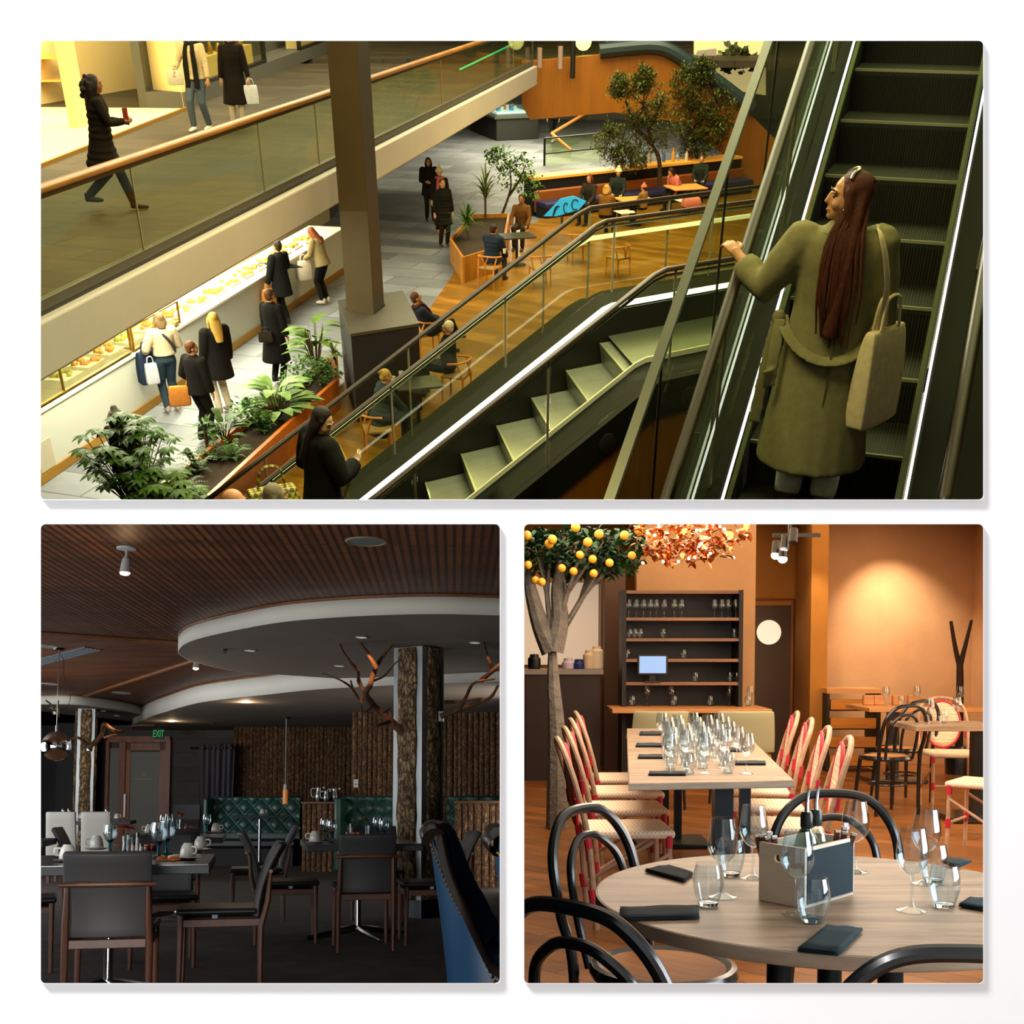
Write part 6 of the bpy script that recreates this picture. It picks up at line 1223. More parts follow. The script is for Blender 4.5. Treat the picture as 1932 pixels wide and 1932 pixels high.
# ---- shelf unit
SY = 11.4; a, b_ = Bv(1174, 1200, SY), Bv(1402, 1200, SY); zt = Bv(1174, 1113, SY).z
blk = mat('black_stained_wood', '#1c1310', .5, var=.2, vs=12)
t = thing('shelf_unit', 'tall black open shelf unit with glasses behind the long table', 'shelf', ((a.x+b_.x)/2, SY+.2, 0))
wd = b_.x-a.x
MB().box((0, .19, zt/2), (wd, .02, zt)).build('back_panel', blk, t)
for s in (-1, 1): MB().box((s*(wd/2-.02), 0, zt/2), (.04, .4, zt)).build('side_panel', blk, t)
sz = [Bv(1290, y, SY).z for y in (1168, 1207, 1246, 1290)]+[.45, .06, zt-.02]
for z in sz: MB().box((0, 0, z), (wd-.08, .38, .03)).build('shelf', wood('shelf_wood', '#5a3c26', '#a07450', 8, (10, 1, 1)), t)
# ---- glassware: one of each kind, then copies
gl = glass('drinking_glass', '#f7fbfd', .05, .85, .0, gcol=(.95, .98, 1))
rim = mat('glass_base', '#dfeaf0', .05, trans=1, ior=1.45)
def make_wine(lab, loc, g=None):
    o = thing('wine_glass', lab, 'wine glass', loc, 0, g)
    MB().lathe([(0, 0), (.034, 0), (.035, .0015), (.022, .004), (.008, .010), (.0042, .02), (.0040, .078), (.006, .084), (0, .086)], 28).build('stem', gl, o)
    MB().lathe(lathe2([(.004, .083), (.016, .089), (.028, .101), (.0365, .118), (.0385, .132), (.036, .155), (.031, .182), (.0285, .197)], .0012), 32).build('bowl', gl, o)
    return o
def make_tumbler(lab, loc, g=None):
    o = thing('tumbler', lab, 'tumbler', loc, 0, g)
    MB().lathe(lathe2([(.0235, 0), (.030, .02), (.0365, .045), (.0375, .06), (.035, .08), (.030, .101)], .0015), 32).build('bowl', gl, o)
    MB().lathe([(0, .0005), (.0225, .0005), (.0255, .009), (.018, .010), (0, .0075)], 28).build('base', rim, o)
    return o
ZT = .75
w0 = make_wine('wine glass at left, behind the tumbler nearest the left napkin', Bg(1363, 1692, ZT))
for x, y, lab in ((1421, 1657, 'wine glass just left of the wooden cutlery box'), (1503, 1726, 'wine glass in front of the cutlery box, its foot behind a tumbler'),
                  (1613, 1645, 'wine glass at the back right corner of the cutlery box'), (1746, 1667, 'farther of the two wine glasses right of the cutlery box'), (1720, 1718, 'nearer of the two wine glasses right of the cutlery box')):
    dup(w0, lab, Bg(x, y, ZT), random.random())
t0 = make_tumbler('tumbler beside the long dark napkin at the left of the round table', Bg(1336, 1708, ZT))
for x, y, lab in ((1534, 1739, 'tumbler in front of the cutlery box, nearest the camera'), (1781, 1711, 'tumbler at right beside the nearer right wine glass'),
                  (1379, 1652, 'tumbler half hidden behind the left wine glass'), (1761, 1664, 'tumbler behind the pair of wine glasses at right')):
    dup(t0, lab, Bg(x, y, ZT), random.random())
for i, (y, xs) in enumerate(((1168, (1186, 1200, 1214, 1227, 1238, 1253, 1272, 1286, 1348, 1362, 1374, 1388)), (1207, (1188, 1198, 1208, 1251, 1385)), (1246, (1184, 1290)), (1290, (1312, 1377, 1390)))):
    z = Bv(1290, y, SY).z+.016
    for j, x in enumerate(xs):
        p = Bv(x, y, SY+.1); dup(w0 if i == 0 else t0, ('upright wine glass in the row on the upper shelf' if i == 0 else 'tumbler standing on a lower board of the black shelf'), (p.x, SY+.1, z), 0, 'wine glasses on the upper shelf' if i == 0 else 'tumblers on the black shelf', s=.9)
# ---- screen on the shelf
p = Bv(1232, 1246, SY-.02)
t = thing('till_screen', 'small lit till screen on the black shelf unit', 'screen', (p.x, SY+.02, Bv(1232, 1290, SY).z+.016))
MB().box((0, 0, .17), (.30, .03, .20)).build('case', blk, t, bevel=.005)
MB().box((0, -.017, .17), (.26, .006, .165)).build('display', emis('till_display', '#7fa6dc', .8), t)
MB().box((0, .02, .04), (.06, .03, .09)).box((0, .02, .006), (.16, .12, .012)).build('foot', blk, t)

# ---- long table and its pedestal legs
A0, A1, A2, A3 = Bg(1187, 1478, ZT), Bg(1498, 1472, ZT), Bg(1397, 1374, ZT), Bg(1183, 1374, ZT)
t = thing('long_table', 'long oak dining table with stacked glasses, behind the round table', 'table', ((A0.x+A1.x+A2.x+A3.x)/4, (A0.y+A2.y)/2, 0))
cx, cy_ = (A0.x+A1.x+A2.x+A3.x)/4, (A0.y+A2.y)/2
TL = A2.y-A0.y; TW = A1.x-A0.x
tq = [p-V((cx, cy_, 0)) for p in (A0, A1, A2, A3)]
MB().prism(tq, ZT-.032, ZT-.001).build('tabletop', oak, t, bevel=.003)
MB().prism([p*1.0015 for p in tq], ZT-.030, ZT-.006).build('edge_band', oak_edge, t)
eL = lambda y: A0.x+(A3.x-A0.x)*(y-A0.y)/(A3.y-A0.y)
eR = lambda y: A1.x+(A2.x-A1.x)*(y-A1.y)/(A2.y-A1.y)
steel_b = mat('dark_blue_steel', '#16262e', .4, .3)
for y in (-TL/2+.45, TL/2-.6):
    MB().box((-.06, y, .37), (.09, .09, .70)).box((.06, y+.06, .37), (.05, .05, .70)).build('leg', steel_b, t)
    MB().box((0, y, .015), (.5, .42, .03)).build('foot', steel_b, t, bevel=.008)
CROWD = {}
def stack_glass(src, lab, grp, x, y, z, tilt=0):
    o = dup(src, lab, (0, 0, 0), 0, grp); M = Matrix.Translation((x, y, z)) @ Matrix.Rotation(tilt, 4, 'X'); TOPS[-1] = (o, ROOM[0], M)
    for c in o.children:
        c.data = CROWD.setdefault(c.data.name, c.data.copy()); c.data.materials[0] = gl2
random.seed(4)
n = 0
gl2 = glass('crowd_glass', '#f7fbfd', .16, .95, .02, gcol=(.95, .98, 1))
for r in range(9):
    yy = A0.y+.40+r*.2
    for c in range(4 + (r % 2 == 0)):
        xx = (eL(yy)+eR(yy))/2-.02+(c-1.8)*.088+random.uniform(-.015, .015)
        if (r+c) % 2 == 0: stack_glass(w0, 'clear wine glass in the crowd of glasses on the long table', 'wine glasses crowded on the long table', xx, yy+random.uniform(-.03, .03), ZT)
        else: stack_glass(t0, 'clear tumbler in the crowd of glasses on the long table', 'tumblers crowded on the long table', xx, yy+random.uniform(-.03, .03), ZT)
# ---- napkins
nap = mat('dark_napkin', '#232a30', .9, var=.1, vs=40, bump=.2, bs=200)
teal = mat('teal_napkin', '#16323c', .9, var=.1, vs=40, bump=.2, bs=200)
def napkin(lab, pts, m, g=None, z=ZT):
    P = [Bg(x, y, z) for x, y in pts]; c = sum(P, V())/4; R = [p-c for p in P]
    o = thing('napkin', lab, 'napkin', (c.x, c.y, z), 0, g)
    def layer(dz, th, k):
        def fn(u, v): 
            p = R[0].lerp(R[1], u).lerp(R[3].lerp(R[2], u), v)*k
            return (p.x, p.y, dz+.0012*sin(9*u+dz*900)*sin(5*v))
        top = MB().grid(lambda u, v: V(fn(u, v))+V((0, 0, th)), 8, 5); bot = MB().grid(fn, 8, 5)
        return top.add(bot.v, [f[::-1] for f in bot.f])
    layer(.0025, .003, 1.0).build('lower_fold', m, o, solid=.001, smooth=60); layer(.0065, .003, .985).build('upper_fold', m, o, solid=.001, smooth=60)
napkin('long dark folded napkin at the left front of the round table', ((1169, 1739), (1320, 1735), (1318, 1714), (1169, 1718)), nap)
napkin('dark folded napkin at the back left of the round table', ((1291, 1666), (1308, 1652), (1262, 1637), (1216, 1645)), nap)
napkin('teal folded napkin at the front edge of the round table', ((1504, 1797), (1581, 1806), (1628, 1758), (1560, 1752)), teal)
napkin('dark folded napkin at the right edge of the round table, next to the tumbler', ((1808, 1712), (1880, 1724), (1890, 1702), (1830, 1699)), teal)
napkin('dark folded napkin at the back right edge of the round table', ((1778, 1632), (1806, 1639), (1834, 1629), (1790, 1622)), teal)
for i, (x0, x1, y, sd) in enumerate(((1206, 1252, 1385, 0), (1199, 1250, 1407, 0), (1203, 1262, 1429, 0), (1223, 1294, 1461, 0), (1338, 1384, 1386, 1), (1355, 1412, 1416, 1), (1384, 1445, 1441, 1))):
    napkin('dark folded napkin along the %s side of the long table, number %s from the front' % (('left', ('four', 'three', 'two', 'one')[i]) if not sd else ('right', ('three', 'two', 'one')[i-4])), ((x0, y+3), (x1, y+3), (x1-1, y-3), (x0+2, y-3)), nap)

# ---- round table
RC = V((.79, 2.89, 0)); RR = .578
t = thing('round_table', 'round grey oak table set with glasses, nearest the camera', 'table', RC)
MB().lathe([(0, ZT-.034), (RR-.003, ZT-.034), (RR, ZT-.031), (RR, ZT-.004), (RR-.003, ZT-.001), (0, ZT-.001)], 96).build('tabletop', oak, t)
MB().lathe([(RR+.0008, ZT-.032), (RR+.0015, ZT-.031), (RR+.0015, ZT-.003), (RR+.0005, ZT-.002)], 96).build('edge_band', oak_edge, t)
for i, px in enumerate((1470, 1565, 1680)):
    p = Bv(px, 1845, 2.75+.12*(i % 2))-RC; MB().cyl((p.x, p.y, .03), (p.x, p.y, ZT-.035), .03, n=20).build('leg', steel_b, t)
MB().box((-.02, -.12, .015), (.5, .5, .03)).build('foot', steel_b, t, bevel=.01)

# ---- cutlery box
pine = wood('pale_pine', '#d9cbb4', '#efe6d6', 7, (6, 6, 1), .55, grain=.1)
P0, P1, P2 = Bg(1433, 1697, ZT), Bg(1519, 1714, ZT), Bg(1610, 1687, ZT)
e1, e2 = P0-P1, P2-P1; hb = .143
t = thing('cutlery_box', 'pale wooden table caddy with a chalkboard side on the round table', 'caddy', P1)
def side(a, b, th, nm, m=pine):
    d_ = (b-a); nrm = V((-d_.y, d_.x, 0)).normalized()
    return MB().slab(a, b, (0, 0, hb), th, nrm).build(nm, m, t)
Z3 = V((0, 0, 0))
# short side with a hand hole, built from four strips
u_ = e1.normalized(); nn = V((u_.y, -u_.x, 0)); ln = e1.length; hx0, hx1, hz0, hz1 = ln*.22, ln*.66, hb*.70, hb*.83
fr = [V((0, 0)), V((ln, 0)), V((ln, hb)), V((0, hb))]
hole = [V((hx0+.008*(1-cos(a)), (hz0+hz1)/2+(hz1-hz0)/2*sin(a))) for a in [pi/2+pi*i/6 for i in range(7)]]+[V((hx1-.008*(1-abs(cos(a))), (hz0+hz1)/2+(hz1-hz0)/2*sin(a))) for a in [-pi/2+pi*i/6 for i in range(7)]]
mb = MB(); pts = [u_*p.x+V((0, 0, p.y)) for p in fr+hole]; tr = tessellate_polygon([[V((p.x, p.y, 0)) for p in fr], [V((p.x, p.y, 0)) for p in hole]])
mb.add(pts, [tuple(x) for x in tr]); mb.build('end_panel', pine, t, solid=.008, smooth=0)
side(V((0, 0, 0)), e2, .008, 'long_panel'); side(e1, e1+e2, -.008, 'long_panel'); side(e2, e2+e1, .008, 'end_panel')
MB().prism([(0, 0), (e2.x, e2.y), (e2.x+e1.x, e2.y+e1.y), (e1.x, e1.y)], .002, .01).build('bottom_panel', pine, t)
n2 = V((e2.y, -e2.x, 0)).normalized()
MB().slab(e2*.03+V((0, 0, .008))+n2*.0005, e2*.97+V((0, 0, .008))+n2*.0005, (0, 0, hb-.016), .002, n2).build('chalkboard', mat('slate_chalkboard', '#1e3038', .6, spec=.2), t)
P1c = P1
def inbox(f1, f2, z=0): return P1c+e1*f1+e2*f2+V((0, 0, z+.011))
for i, (f1, f2, cap, lab) in enumerate(((.42, .40, '#1d2422', 'dark green oil bottle with a steel pourer in the cutlery box'), (.45, .62, '#28322e', 'clear vinegar bottle with a steel pourer in the cutlery box'))):
    o = thing('bottle', lab, 'bottle', inbox(f1, f2))
    MB().lathe([(0, 0), (.028, 0), (.03, .004), (.03, .12), (.024, .145), (.013, .162), (.012, .19)], 20).build('body', glass('bottle_glass_%d' % i, '#9fb79a' if i == 0 else '#eef6f4', .08, .8), o)
    MB().lathe([(.0145, .165), (.0155, .17), (.0155, .195), (.012, .205), (0, .205)], 16).build('cap', mat('bottle_cap_%d' % i, cap, .25), o)
    MB().tube([(0, 0, .2), (0, 0, .225), (.003, 0, .25), (.008, 0, .262)], [.006, .005, .0042, .0035], 8).build('pourer', mat('bright_steel', '#d9dcdc', .18, 1), o)
hw = mat('brown_knife_handle', '#5c2c1c', .4); ci = 0
for f1, f2, n in ((.80, .12, 7), (.35, .86, 4)):
    for j in range(n):
        p = inbox(f1+random.uniform(-.12, .1), f2+random.uniform(-.06, .06)); ln_ = random.uniform(.142, .165)
        M = Matrix.Translation(p) @ Matrix.Rotation(random.uniform(-.22, -.05) if f2 < .5 else random.uniform(.1, .3), 4, 'Y') @ Matrix.Rotation(random.uniform(-.1, .1), 4, 'X')
        o = thing('table_knife', 'brown-handled knife standing in the %s end of the cutlery box' % ('left' if f2 < .5 else 'right'), 'knife', group='knives in the %s end of the box' % ('left' if f2 < .5 else 'right'), M=M)
        MB().box((0, 0, .04), (.012, .002, .08)).build('blade', mat('bright_steel', '#d9dcdc'), o)
        MB().box((0, 0, .08+(ln_-.08)/2), (.013, .009, ln_-.08)).build('handle', hw, o, bevel=.002); MB().box((0, 0, ln_), (.0135, .0095, .007)).build('butt', mat('bright_steel', '#d9dcdc'), o, bevel=.001)

# ---- bentwood chairs
def make_bentwood(lab, loc, rz):
    o = thing('bentwood_chair', lab, 'chair', loc, rz)
    oh = [(-.195, -.16, .0), (-.19, -.175, .45), (-.2, -.215, .62), (-.185, -.255, .77), (-.11, -.285, .865), (0, -.295, .885), (.11, -.285, .865), (.185, -.255, .77), (.2, -.215, .62), (.19, -.175, .45), (.195, -.16, .0)]
    MB().tube(curve(oh, 8), .0155, 10).build('back_hoop', black_lacquer, o)
    ih = [(-.125, -.17, .455), (-.135, -.205, .6), (-.12, -.24, .73), (-.06, -.265, .795), (0, -.27, .81), (.06, -.265, .795), (.12, -.24, .73), (.135, -.205, .6), (.125, -.17, .455)]
    MB().tube(curve(ih, 8), .0125, 10).build('inner_hoop', black_lacquer, o)
    MB().lathe([(.165, .44), (.205, .435), (.212, .45), (.205, .47), (.19, .474), (.175, .466)], 40, closed=True).build('seat_ring', black_lacquer, o)
    MB().lathe([(0, .452), (.19, .452), (.19, .466), (.1, .462), (0, .460)], 40).build('seat', wood('orange_seat_veneer', '#a85a06', '#e08a1c', 7, (1, 8, 1), .65), o)
    for s in (-1, 1): MB().tube([(s*.15, .13, .45), (s*.165, .15, .25), (s*.18, .17, 0)], [.017, .016, .012], 10).build('leg', black_lacquer, o)
    MB().tube([(.15*cos(a), -.01+.15*sin(a), .24) for a in [2*pi*i/32 for i in range(32)]], .008, 8, closed=True).build('leg_ring', black_lacquer, o)
    return o
def facing(p, q): return math.atan2(-(q[0]-p[0]), q[1]-p[1])
c0 = make_bentwood('black bentwood chair at the back left of the round table, orange seat showing', (.43, 3.26, 0), facing((.43, 3.26), RC)+.1)
dup(c0, 'black bentwood chair behind the cutlery box on the far side of the round table', (1.0, 3.52, 0), facing((1.0, 3.52), RC)+.12)
dup(c0, 'black bentwood chair cut off at the lower left corner of the round table', (.29, 2.39, 0), facing((.29, 2.39), RC)+.1)
dup(c0, 'black bentwood chair whose back just shows at the lower right', (.72, 2.13, 0), facing((.72, 2.13), RC)+.05)

# ---- rattan bistro chairs
cane = mat('cane_pole', '#b89478', .45, var=.25, vs=18); weave = None
weave = weavem('cream_weave', '#efe0c8', '#d8b896', 70); redw = mat('red_binding', '#c0283a', .5, bump=.3, bs=150)
def make_bistro(lab, loc, rz, g=None):
    o = thing('rattan_chair', lab, 'chair', loc, rz, g)
    bh = [(-.20, -.16, 0), (-.20, -.20, .42), (-.205, -.26, .68), (-.16, -.315, .85), (0, -.335, .905), (.16, -.315, .85), (.205, -.26, .68), (.20, -.20, .42), (.20, -.16, 0)]
    MB().tube(curve(bh, 6), .015, 8).build('back_frame', cane, o)
    bk_o = None
    def bk(u, v):
        a = 2*pi*u; r = v; return (.145*r*cos(a), -.245-.16*(.165*r*sin(a)+.02)-.02, .68+.19*r*sin(a))
    bk_o = MB().grid(bk, 24, 5, True).build('backrest', weave, o, solid=.012)
    MB().tube([bk(i/24, 1.04) for i in range(24)], .011, 6, closed=True).build('back_border', redw, bk_o)
    MB().box((0, .01, .455), (.40, .42, .04)).build('seat', weave, o, bevel=.015)
    for s in (-1, 1):
        lg_o = MB().tube([(s*.185, .19, .44), (s*.19, .2, 0)], .014, 8).build('leg', cane, o)
        MB().tube([(s*.2, -.18, .14), (s*.19, .19, .36)], .010, 8).build('brace', cane, o)
        for z, y in ((.42, .19), (.2, .195)): MB().tube([(s*.187, y, z-.03), (s*.187, y, z+.03)], .018, 8).build('binding', redw, lg_o)
        for z, y in ((.43, -.2), (.60, -.245), (.16, -.175)): MB().tube([(s*.201, y, z-.035), (s*.2025, y-.01, z+.035)], .019, 8).build('binding', redw, o)
    MB().tube([(-.19, .195, .2), (.19, .195, .2)], .010, 8).build('stretcher', cane, o)
    return o
bx = A0.x-.17; r0 = None; od = ('nearest', 'second', 'third', 'farthest')
for i in range(4):
    lab = 'rattan chair with red bindings on the left of the long table, %s of that row' % od[i]
    loc = (eL(5.75+.72*i)-.02, 5.75+.72*i, 0); rz = -pi/2+.05
    if r0 is None: r0 = make_bistro(lab, loc, rz)
    else: dup(r0, lab, loc, rz)
for i in range(4): dup(r0, 'rattan chair with red bindings on the right of the long table, %s of that row' % od[i], (eR(5.85+.7*i)+.0, 5.85+.70*i, 0), pi/2-.16)

# ---- back table with two green chairs
q0, q1 = Bg(1160, 1338, ZT), Bg(1352, 1338, ZT)
t = thing('back_table', 'orange wooden table in front of the black shelf unit', 'table', ((q0.x+q1.x)/2+.25, q0.y+.35, 0))
honey = wood('honey_wood', '#b4743a', '#dca066', 8, (8, 1, 1), .4)
MB().box((0, 0, ZT-.02), (q1.x-q0.x+.55, .7, .04)).build('tabletop', honey, t, bevel=.004)
MB().box((0, 0, .365), (.1, .1, .69)).box((0, 0, .015), (.5, .5, .03)).build('leg', steel_b, t)
BT = (t.location, q0)
for x, yb in ((1193, 1336), (1209, 1330), (1253, 1330), (1272, 1336), (1340, 1336), (1357, 1330), (1395, 1330), (1412, 1336)):
    p = Bg(x, yb-4, ZT); dup(w0 if yb == 1330 else t0, 'small glass standing on the table before the black shelf', (p.x, min(p.y, q0.y+.6), ZT), 0, 'glasses on the table before the shelf')
grn = mat('sage_upholstery', '#a09c78', .8, bump=.2, bs=80)
def make_green(lab, loc, rz=0):
    o = thing('upholstered_chair', lab, 'chair', loc, rz)
    MB().box((0, 0, .42), (.46, .44, .10)).build('seat', mat('ochre_upholstery', '#96741e', .8), o, bevel=.03)
    MB().grid(lambda u, v: (.24*(2*u-1)*(1-.08*v*v), -.2-.06*v-.05*(1-(2*u-1)**2), .48+.34*v), 8, 6).build('backrest', grn, o, solid=.05, bevel=.01)
    for sx in (-1, 1):
        for sy in (-1, 1): MB().tube([(sx*.19, sy*.18, .38), (sx*.21, sy*.2, 0)], [.018, .012], 8).build('leg', black_lacquer, o)
    return o
p = Bv(1236, 1330, 9.9); g0 = make_green('sage green padded chair at the far end of the long table, left one', (p.x, 9.75, 0), 0)
p = Bv(1389, 1330, 9.9); dup(g0, 'sage green padded chair at the far end of the long table, right one', (p.x, 9.75, 0), 0)

# ---- left: serving hatch, cabinet, tree with fruit
hatch = mat('hatch_glow', '#e8d2b8', .5, emit=.42, ecol='#ffe3c2')  # light of the bright kitchen beyond put into the panel's own glow
HY = 13.0; a, c = Bv(985, 1255, HY), Bv(1133, 1096, HY)
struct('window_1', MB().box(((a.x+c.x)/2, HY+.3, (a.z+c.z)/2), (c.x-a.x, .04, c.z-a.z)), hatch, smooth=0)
fr_ = wood('warm_frame_wood', '#6e3c10', '#a4621e', 8, (1, 1, 8))
struct('trim_4', MB().box((c.x+.1, HY+.05, 1.3), (.2, .3, 2.6)).box(((a.x+c.x)/2, HY+.05, c.z+.06), (c.x-a.x, .3, .14)), fr_, smooth=0)
p = Bv(1158, 1200, 12.6); struct('trim_5', MB().box((p.x, 12.6, 1.1), (.22, .3, 2.2)), mat('brown_post', '#5a4030', .6), smooth=0)
a, c = Bv(992, 1262, 11.6), Bv(1132, 1400, 11.6)
t = thing('bar_cabinet', 'dark brown bar cabinet under the bright hatch at left', 'cabinet', ((a.x+c.x)/2, 11.9, 0))
MB().box((0, 0, a.z/2-.03), (c.x-a.x, .6, a.z-.06)).build('body', mat('dark_brown_panel', '#2a180e', .55, var=.2), t)
MB().box((0, 0, a.z-.03), (c.x-a.x+.06, .66, .05)).build('worktop', mat('grey_stone_top', '#8a8078', .5), t)
for i, (x, y, cl, hh) in enumerate(((1008, 1245, '#111111', .12), (1072, 1250, '#c9b8c8', .08), (1092, 1252, '#1a2a6a', .07), (1112, 1240, '#e8c8a8', .16), (1126, 1230, '#f0dcc0', .2))):
    p = Bv(x, 1262, 11.8); o = thing('jar', ('black jar on the bar cabinet, behind the tree', 'mauve jar on the bar cabinet', 'dark blue jar on the bar cabinet', 'short cream jar on the bar cabinet', 'tall cream jar at the right end of the bar cabinet')[i], 'jar', (p.x, 11.8, a.z-.003))
    MB().lathe([(0, 0), (.06, 0), (.065, .02), (.065, hh-.02), (.05, hh), (0, hh)], 14).build('body', mat('jar_'+cl[1:], cl, .4), o); MB().lathe([(0, hh), (.045, hh), (.045, hh+.025), (0, hh+.03)], 12).build('lid', mat('jar_'+cl[1:], cl, .4), o)
TY = 8.6; tb = Bv(1052, 1400, TY); tb.z = 0
R_ = lambda x, y, dy=0: Bv(x, y, TY+dy)-tb
tk = [[(0, 0, 0), R_(1050, 1390), R_(1044, 1290), R_(1042, 1225)], [R_(1042, 1228), R_(1020, 1180), R_(1003, 1120), R_(996, 1080, .2)], [R_(1042, 1228), R_(1056, 1170), R_(1052, 1110), R_(1060, 1060, -.1)]]
random.seed(3)
crowns = [(R_(1022, 1040, .1), (.15, .3, .17)), (R_(1100, 1036, -.1), (.30, .3, .17)), (R_(1170, 1035, 0), (.25, .3, .15)), (R_(1150, 1062, 0), (.22, .25, .12)), (R_(1060, 1030, .3), (.32, .3, .14)), (R_(1075, 1070, .1), (.22, .25, .09))]
tre = tree('potted_tree', 'leafy tree with small yellow fruit and grey trunk at left', tb, 2.2, crowns, tk, '#1f4420', 300, (.075, .035), '#6c645a', 3, tr=.085, sprigs=False)
for x, y in ((1086, 995), (1109, 1023), (994, 1010), (1010, 1095), (1022, 1098), (1060, 1072), (1082, 1078), (1120, 1082), (1178, 1010), (1130, 1008), (1042, 1018), (1094, 1047), (1118, 1055), (1150, 1062), (996, 1066), (1036, 1026), (1205, 1000), (1192, 1048)):
    MB().ball(R_(x, y, -.38+random.uniform(0, .12)), .030 if y > 1030 else .034, 12).build('fruit', mat('yellow_fruit', '#e0a02c', .4, var=.1), tre)
# ---- copper leaf chandelier
CY_ = 8.2; p = Bv(1300, 1015, CY_)
ch = thing('chandelier', 'glittering copper leaf chandelier at the top of the bright restaurant', 'chandelier', p); random.seed(8)
cop = mat('copper_leaf', '#d08048', .22, 1, var=.2)
for part in range(46):
    f = MB()
    for i in range(11):
        a = random.uniform(0, 2*pi); q = sqrt(random.random()); hh = random.uniform(-.16, .28); rr = .42*q*(1-.5*max(0, -hh/.16)*q)
        leaf(f, (rr*cos(a), rr*sin(a), hh), rdir(-.8, .6), (0, 0, 1), .075, .045, .2, 3, .3)
    f.build('leaf_spray', cop, ch, smooth=60)
MB().tube([(0, 0, 0), (0, 0, .8)], .012, 8).build('rod', mat('bright_brass', '#b08040', .3, 1), ch)
for i in range(36):
    a = random.uniform(0, 2*pi); q = random.uniform(.1, .34); MB().ball((q*cos(a), q*sin(a), random.uniform(-.17, .12)), .011, 8).build('bulb', emis('warm_bulb', '#ffd9b0', 7), ch)
# ---- track spotlights
p = Bv(1490, 1010, 10.5)
sp = thing('track_spotlight', 'black track spotlights with two lit heads under the ceiling', 'spotlight', p)
MB().box((.06, 0, .0), (.42, .04, .035)).box((0, 0, .2), (.03, .03, .4)).build('track', black_lacquer, sp)
for i, (x, y) in enumerate(((1463, 1047), (1476, 1054), (1480, 1036), (1496, 1024))):
    q = Bv(x, y, 10.4-.1*i)-p; MB().cyl(q+V((.02, .05, .12)), q, .035, .04, 16).build('head', black_lacquer, sp)
    if i < 2: MB().ball(q+V((0, -.01, -.005)), (.042, .03, .036), 14).build('bulb', emis('white_bulb', '#ffffff', 8), sp)
ROOM[0] = B
lamp('spotlight_beam', 'SPOT', Bv(1690, 976, 12.45), 250, (1, .80, .58), target=Bv(1690, 1265, WB), size=.03, spot_size=radians(78), spot_blend=.95)
lamp('spotlight_beam', 'SPOT', Bv(1535, 976, 11.9), 60, (1, .76, .44), target=Bv(1535, 1260, 12.6), size=.03, spot_size=radians(60), spot_blend=.6)

# ---- right rear: crates, tables, chairs, twig stand
p = Bv(1610, 1300, 12.4); t = thing('crate_shelf', 'low shelf of orange wooden crates against the lit wall', 'shelf', (p.x, 12.6, 0)); z1 = p.z
wd = (1664-1561)/2200*12.5
MB().box((0, 0, z1-.02), (wd, .5, .05)).build('top', honey, t)
for s in (-1, 1): MB().box((s*(wd/2-.02), 0, z1/2), (.03, .46, z1-.05)).build('side_panel', blk, t)
for i in range(4): MB().box((0, -.2, .12+i*.2), (wd-.1, .04, .11)).build('crate_front', wood('orange_crate', '#a05c10', '#d88c2c', 8, (8, 1, 1)), t)
for i in range(4): MB().box((0, .02, .06+i*.2), (wd-.08, .42, .02)).build('board', blk, t)
for k, (x0, x1, y, dep, lab) in enumerate(((1640, 1880, 1336, .8, 'oak table beside the lit wall, farther one at right'), (1728, 1900, 1370, .6, 'oak table at the right edge, nearer one with the red chair'))):
    a, c = Bg(x0, y, ZT), Bg(x1, y, ZT)
    t = thing('side_table', lab, 'table', ((a.x+c.x)/2, a.y+dep/2, 0))
    MB().box((0, 0, ZT-.02), (c.x-a.x, dep, .04)).build('tabletop', honey if k == 0 else oak, t, bevel=.004)
    MB().box((-.25*(1-2*k), 0, .365), (.1, .1, .69)).build('column', black_lacquer, t); MB().box((-.25*(1-2*k), 0, .02), (.55, .5, .04)).build('foot', black_lacquer, t, bevel=.01)
    for j in range(5-k):
        x = x0+45+j*38; dup(w0 if j % 2 == 0 else t0, ('glass standing on the farther right table' if k == 0 else 'glass standing on the nearer right table'), (Bg(x, y, ZT).x, a.y+.22+.12*(j % 3), ZT), 0, 'glasses on the %s right table' % ('farther' if k == 0 else 'nearer'))
p = Bg(1802, 1470, 0); dup(r0, 'red and cream rattan chair behind the nearer right table', (3.66, 9.7, 0), pi-.1)
dup(r0, 'rattan chair cut off by the right edge beside the pedestal', (3.12, 7.6, 0), .9)
for x, yy in ((1672, 9.9), (1700, 10.6)):
    p = Bv(x, 1400, yy-.5); dup(c0, 'black bentwood chair at the farther right table, %s one' % ('left' if x < 1700 else 'right'), (p.x, yy-.5, 0), .3)
p = Bv(1812, 1300, 12.2); t = thing('twig_stand', 'dark forked twig standing before the lit wall at right', 'decoration', (p.x, 12.2, 0))
rel = lambda x, y: Bv(x, y, 12.2)-V((p.x, 12.2, 0))
tw = mat('dark_twig', '#2c1a0c', .8)
MB().tube(curve([(0, 0, 0), rel(1811, 1300), rel(1811, 1250)], 5), [.045, .035], 8).build('trunk', tw, t)
MB().tube(curve([rel(1810, 1255), rel(1802, 1220), rel(1794, 1172)], 5), [.03, .018], 8).build('branch', tw, t)
MB().tube(curve([rel(1812, 1255), rel(1822, 1215), rel(1833, 1170)], 5), [.03, .016], 8).build('branch', tw, t)
MB().lathe([(0, 0), (.14, 0), (.15, .25), (.13, .3), (0, .3)], 16).build('pot', black_lacquer, t)
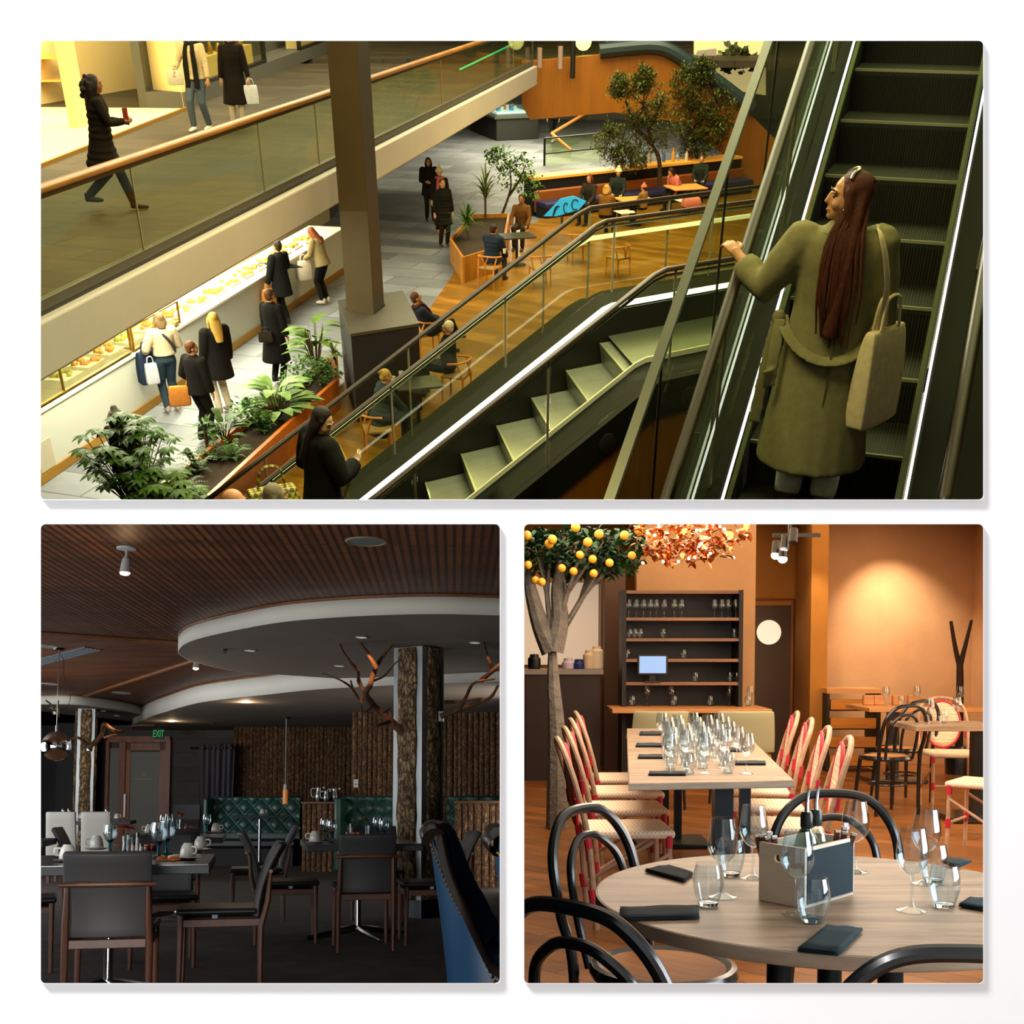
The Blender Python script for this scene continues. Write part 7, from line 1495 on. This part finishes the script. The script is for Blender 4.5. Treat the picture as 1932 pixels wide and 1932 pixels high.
for i, x in enumerate((1672, 1690, 1730, 1760)):
    p = Bg(x, 1336, ZT); o = thing('menu_block', 'small warm wooden block on the farther right table, %s from left' % ('first', 'second', 'third', 'fourth')[i], 'block', (p.x, p.y+.55, ZT)); MB().box((0, 0, .05), (.12, .06, .10)).build('body', honey, o, bevel=.01)
# ---------------------------------------------------------------- set every thing upright in its own room
for o, r, M in TOPS: o.matrix_world = r.M @ M
bpy.context.view_layer.update()
# ---- each place ends at the partitions behind the wall: cut off what would reach through them
import bmesh
def planes(r):
    k = lambda y: (PY-y)/F
    if r is T: return [(V((0, k(965), -1)).normalized(), 0.0)]
    if r is L: return [(V((0, -k(967), 1)).normalized(), 0.0), (V((1, 0, 0)), -.004)]
    if r is B: return [(V((0, -k(967), 1)).normalized(), 0.0), (V((-1, 0, 0)), -.004)]
    return []
dg = bpy.context.evaluated_depsgraph_get(); todo = []
def walk(o, r):
    if o.type in ('MESH', 'FONT') and planes(r):
        bb = [o.matrix_world @ V(c) for c in o.bound_box]; m_ = .08 if o.modifiers else 0
        ps = [(n, d) for n, d in planes(r) if max(n.dot(p)-d for p in bb)+m_ > 0]
        if ps: todo.append((o, r, ps))
    for c in o.children: walk(c, r)
for o, r, M in TOPS: walk(o, r)
new = [(o, r, ps, bpy.data.meshes.new_from_object(o.evaluated_get(dg)) if o.type == 'MESH' else None) for o, r, ps in todo]
gone = []
for o, r, ps, me in new:
    if me is None: continue
    bm = bmesh.new(); bm.from_mesh(me); inv = o.matrix_world.inverted()
    for n, d in ps:
        co = inv @ (n*d); no = (o.matrix_world.to_3x3().transposed() @ n).normalized()
        g = bmesh.ops.bisect_plane(bm, geom=bm.verts[:]+bm.edges[:]+bm.faces[:], plane_co=co, plane_no=no, clear_outer=True)
        eg = [e for e in g['geom_cut'] if isinstance(e, bmesh.types.BMEdge)]
        if eg: bmesh.ops.holes_fill(bm, edges=eg, sides=0)
    if len(bm.faces) == 0:
        bm.free(); gone.append(o); continue
    bm.to_mesh(me); bm.free(); o.modifiers.clear(); o.data = me
n = -1
while gone and n != len(gone):
    n = len(gone); keep = [o for o in gone if o.children]
    for o in gone:
        if not o.children: bpy.data.objects.remove(o)
    gone = keep
for o in gone:
    for c in list(o.children): m_ = c.matrix_world.copy(); c.parent = o.parent; c.matrix_world = m_
    bpy.data.objects.remove(o)
for o in list(bpy.data.objects):
    if o.type == 'EMPTY' and not o.children: bpy.data.objects.remove(o)
bpy.context.view_layer.update()
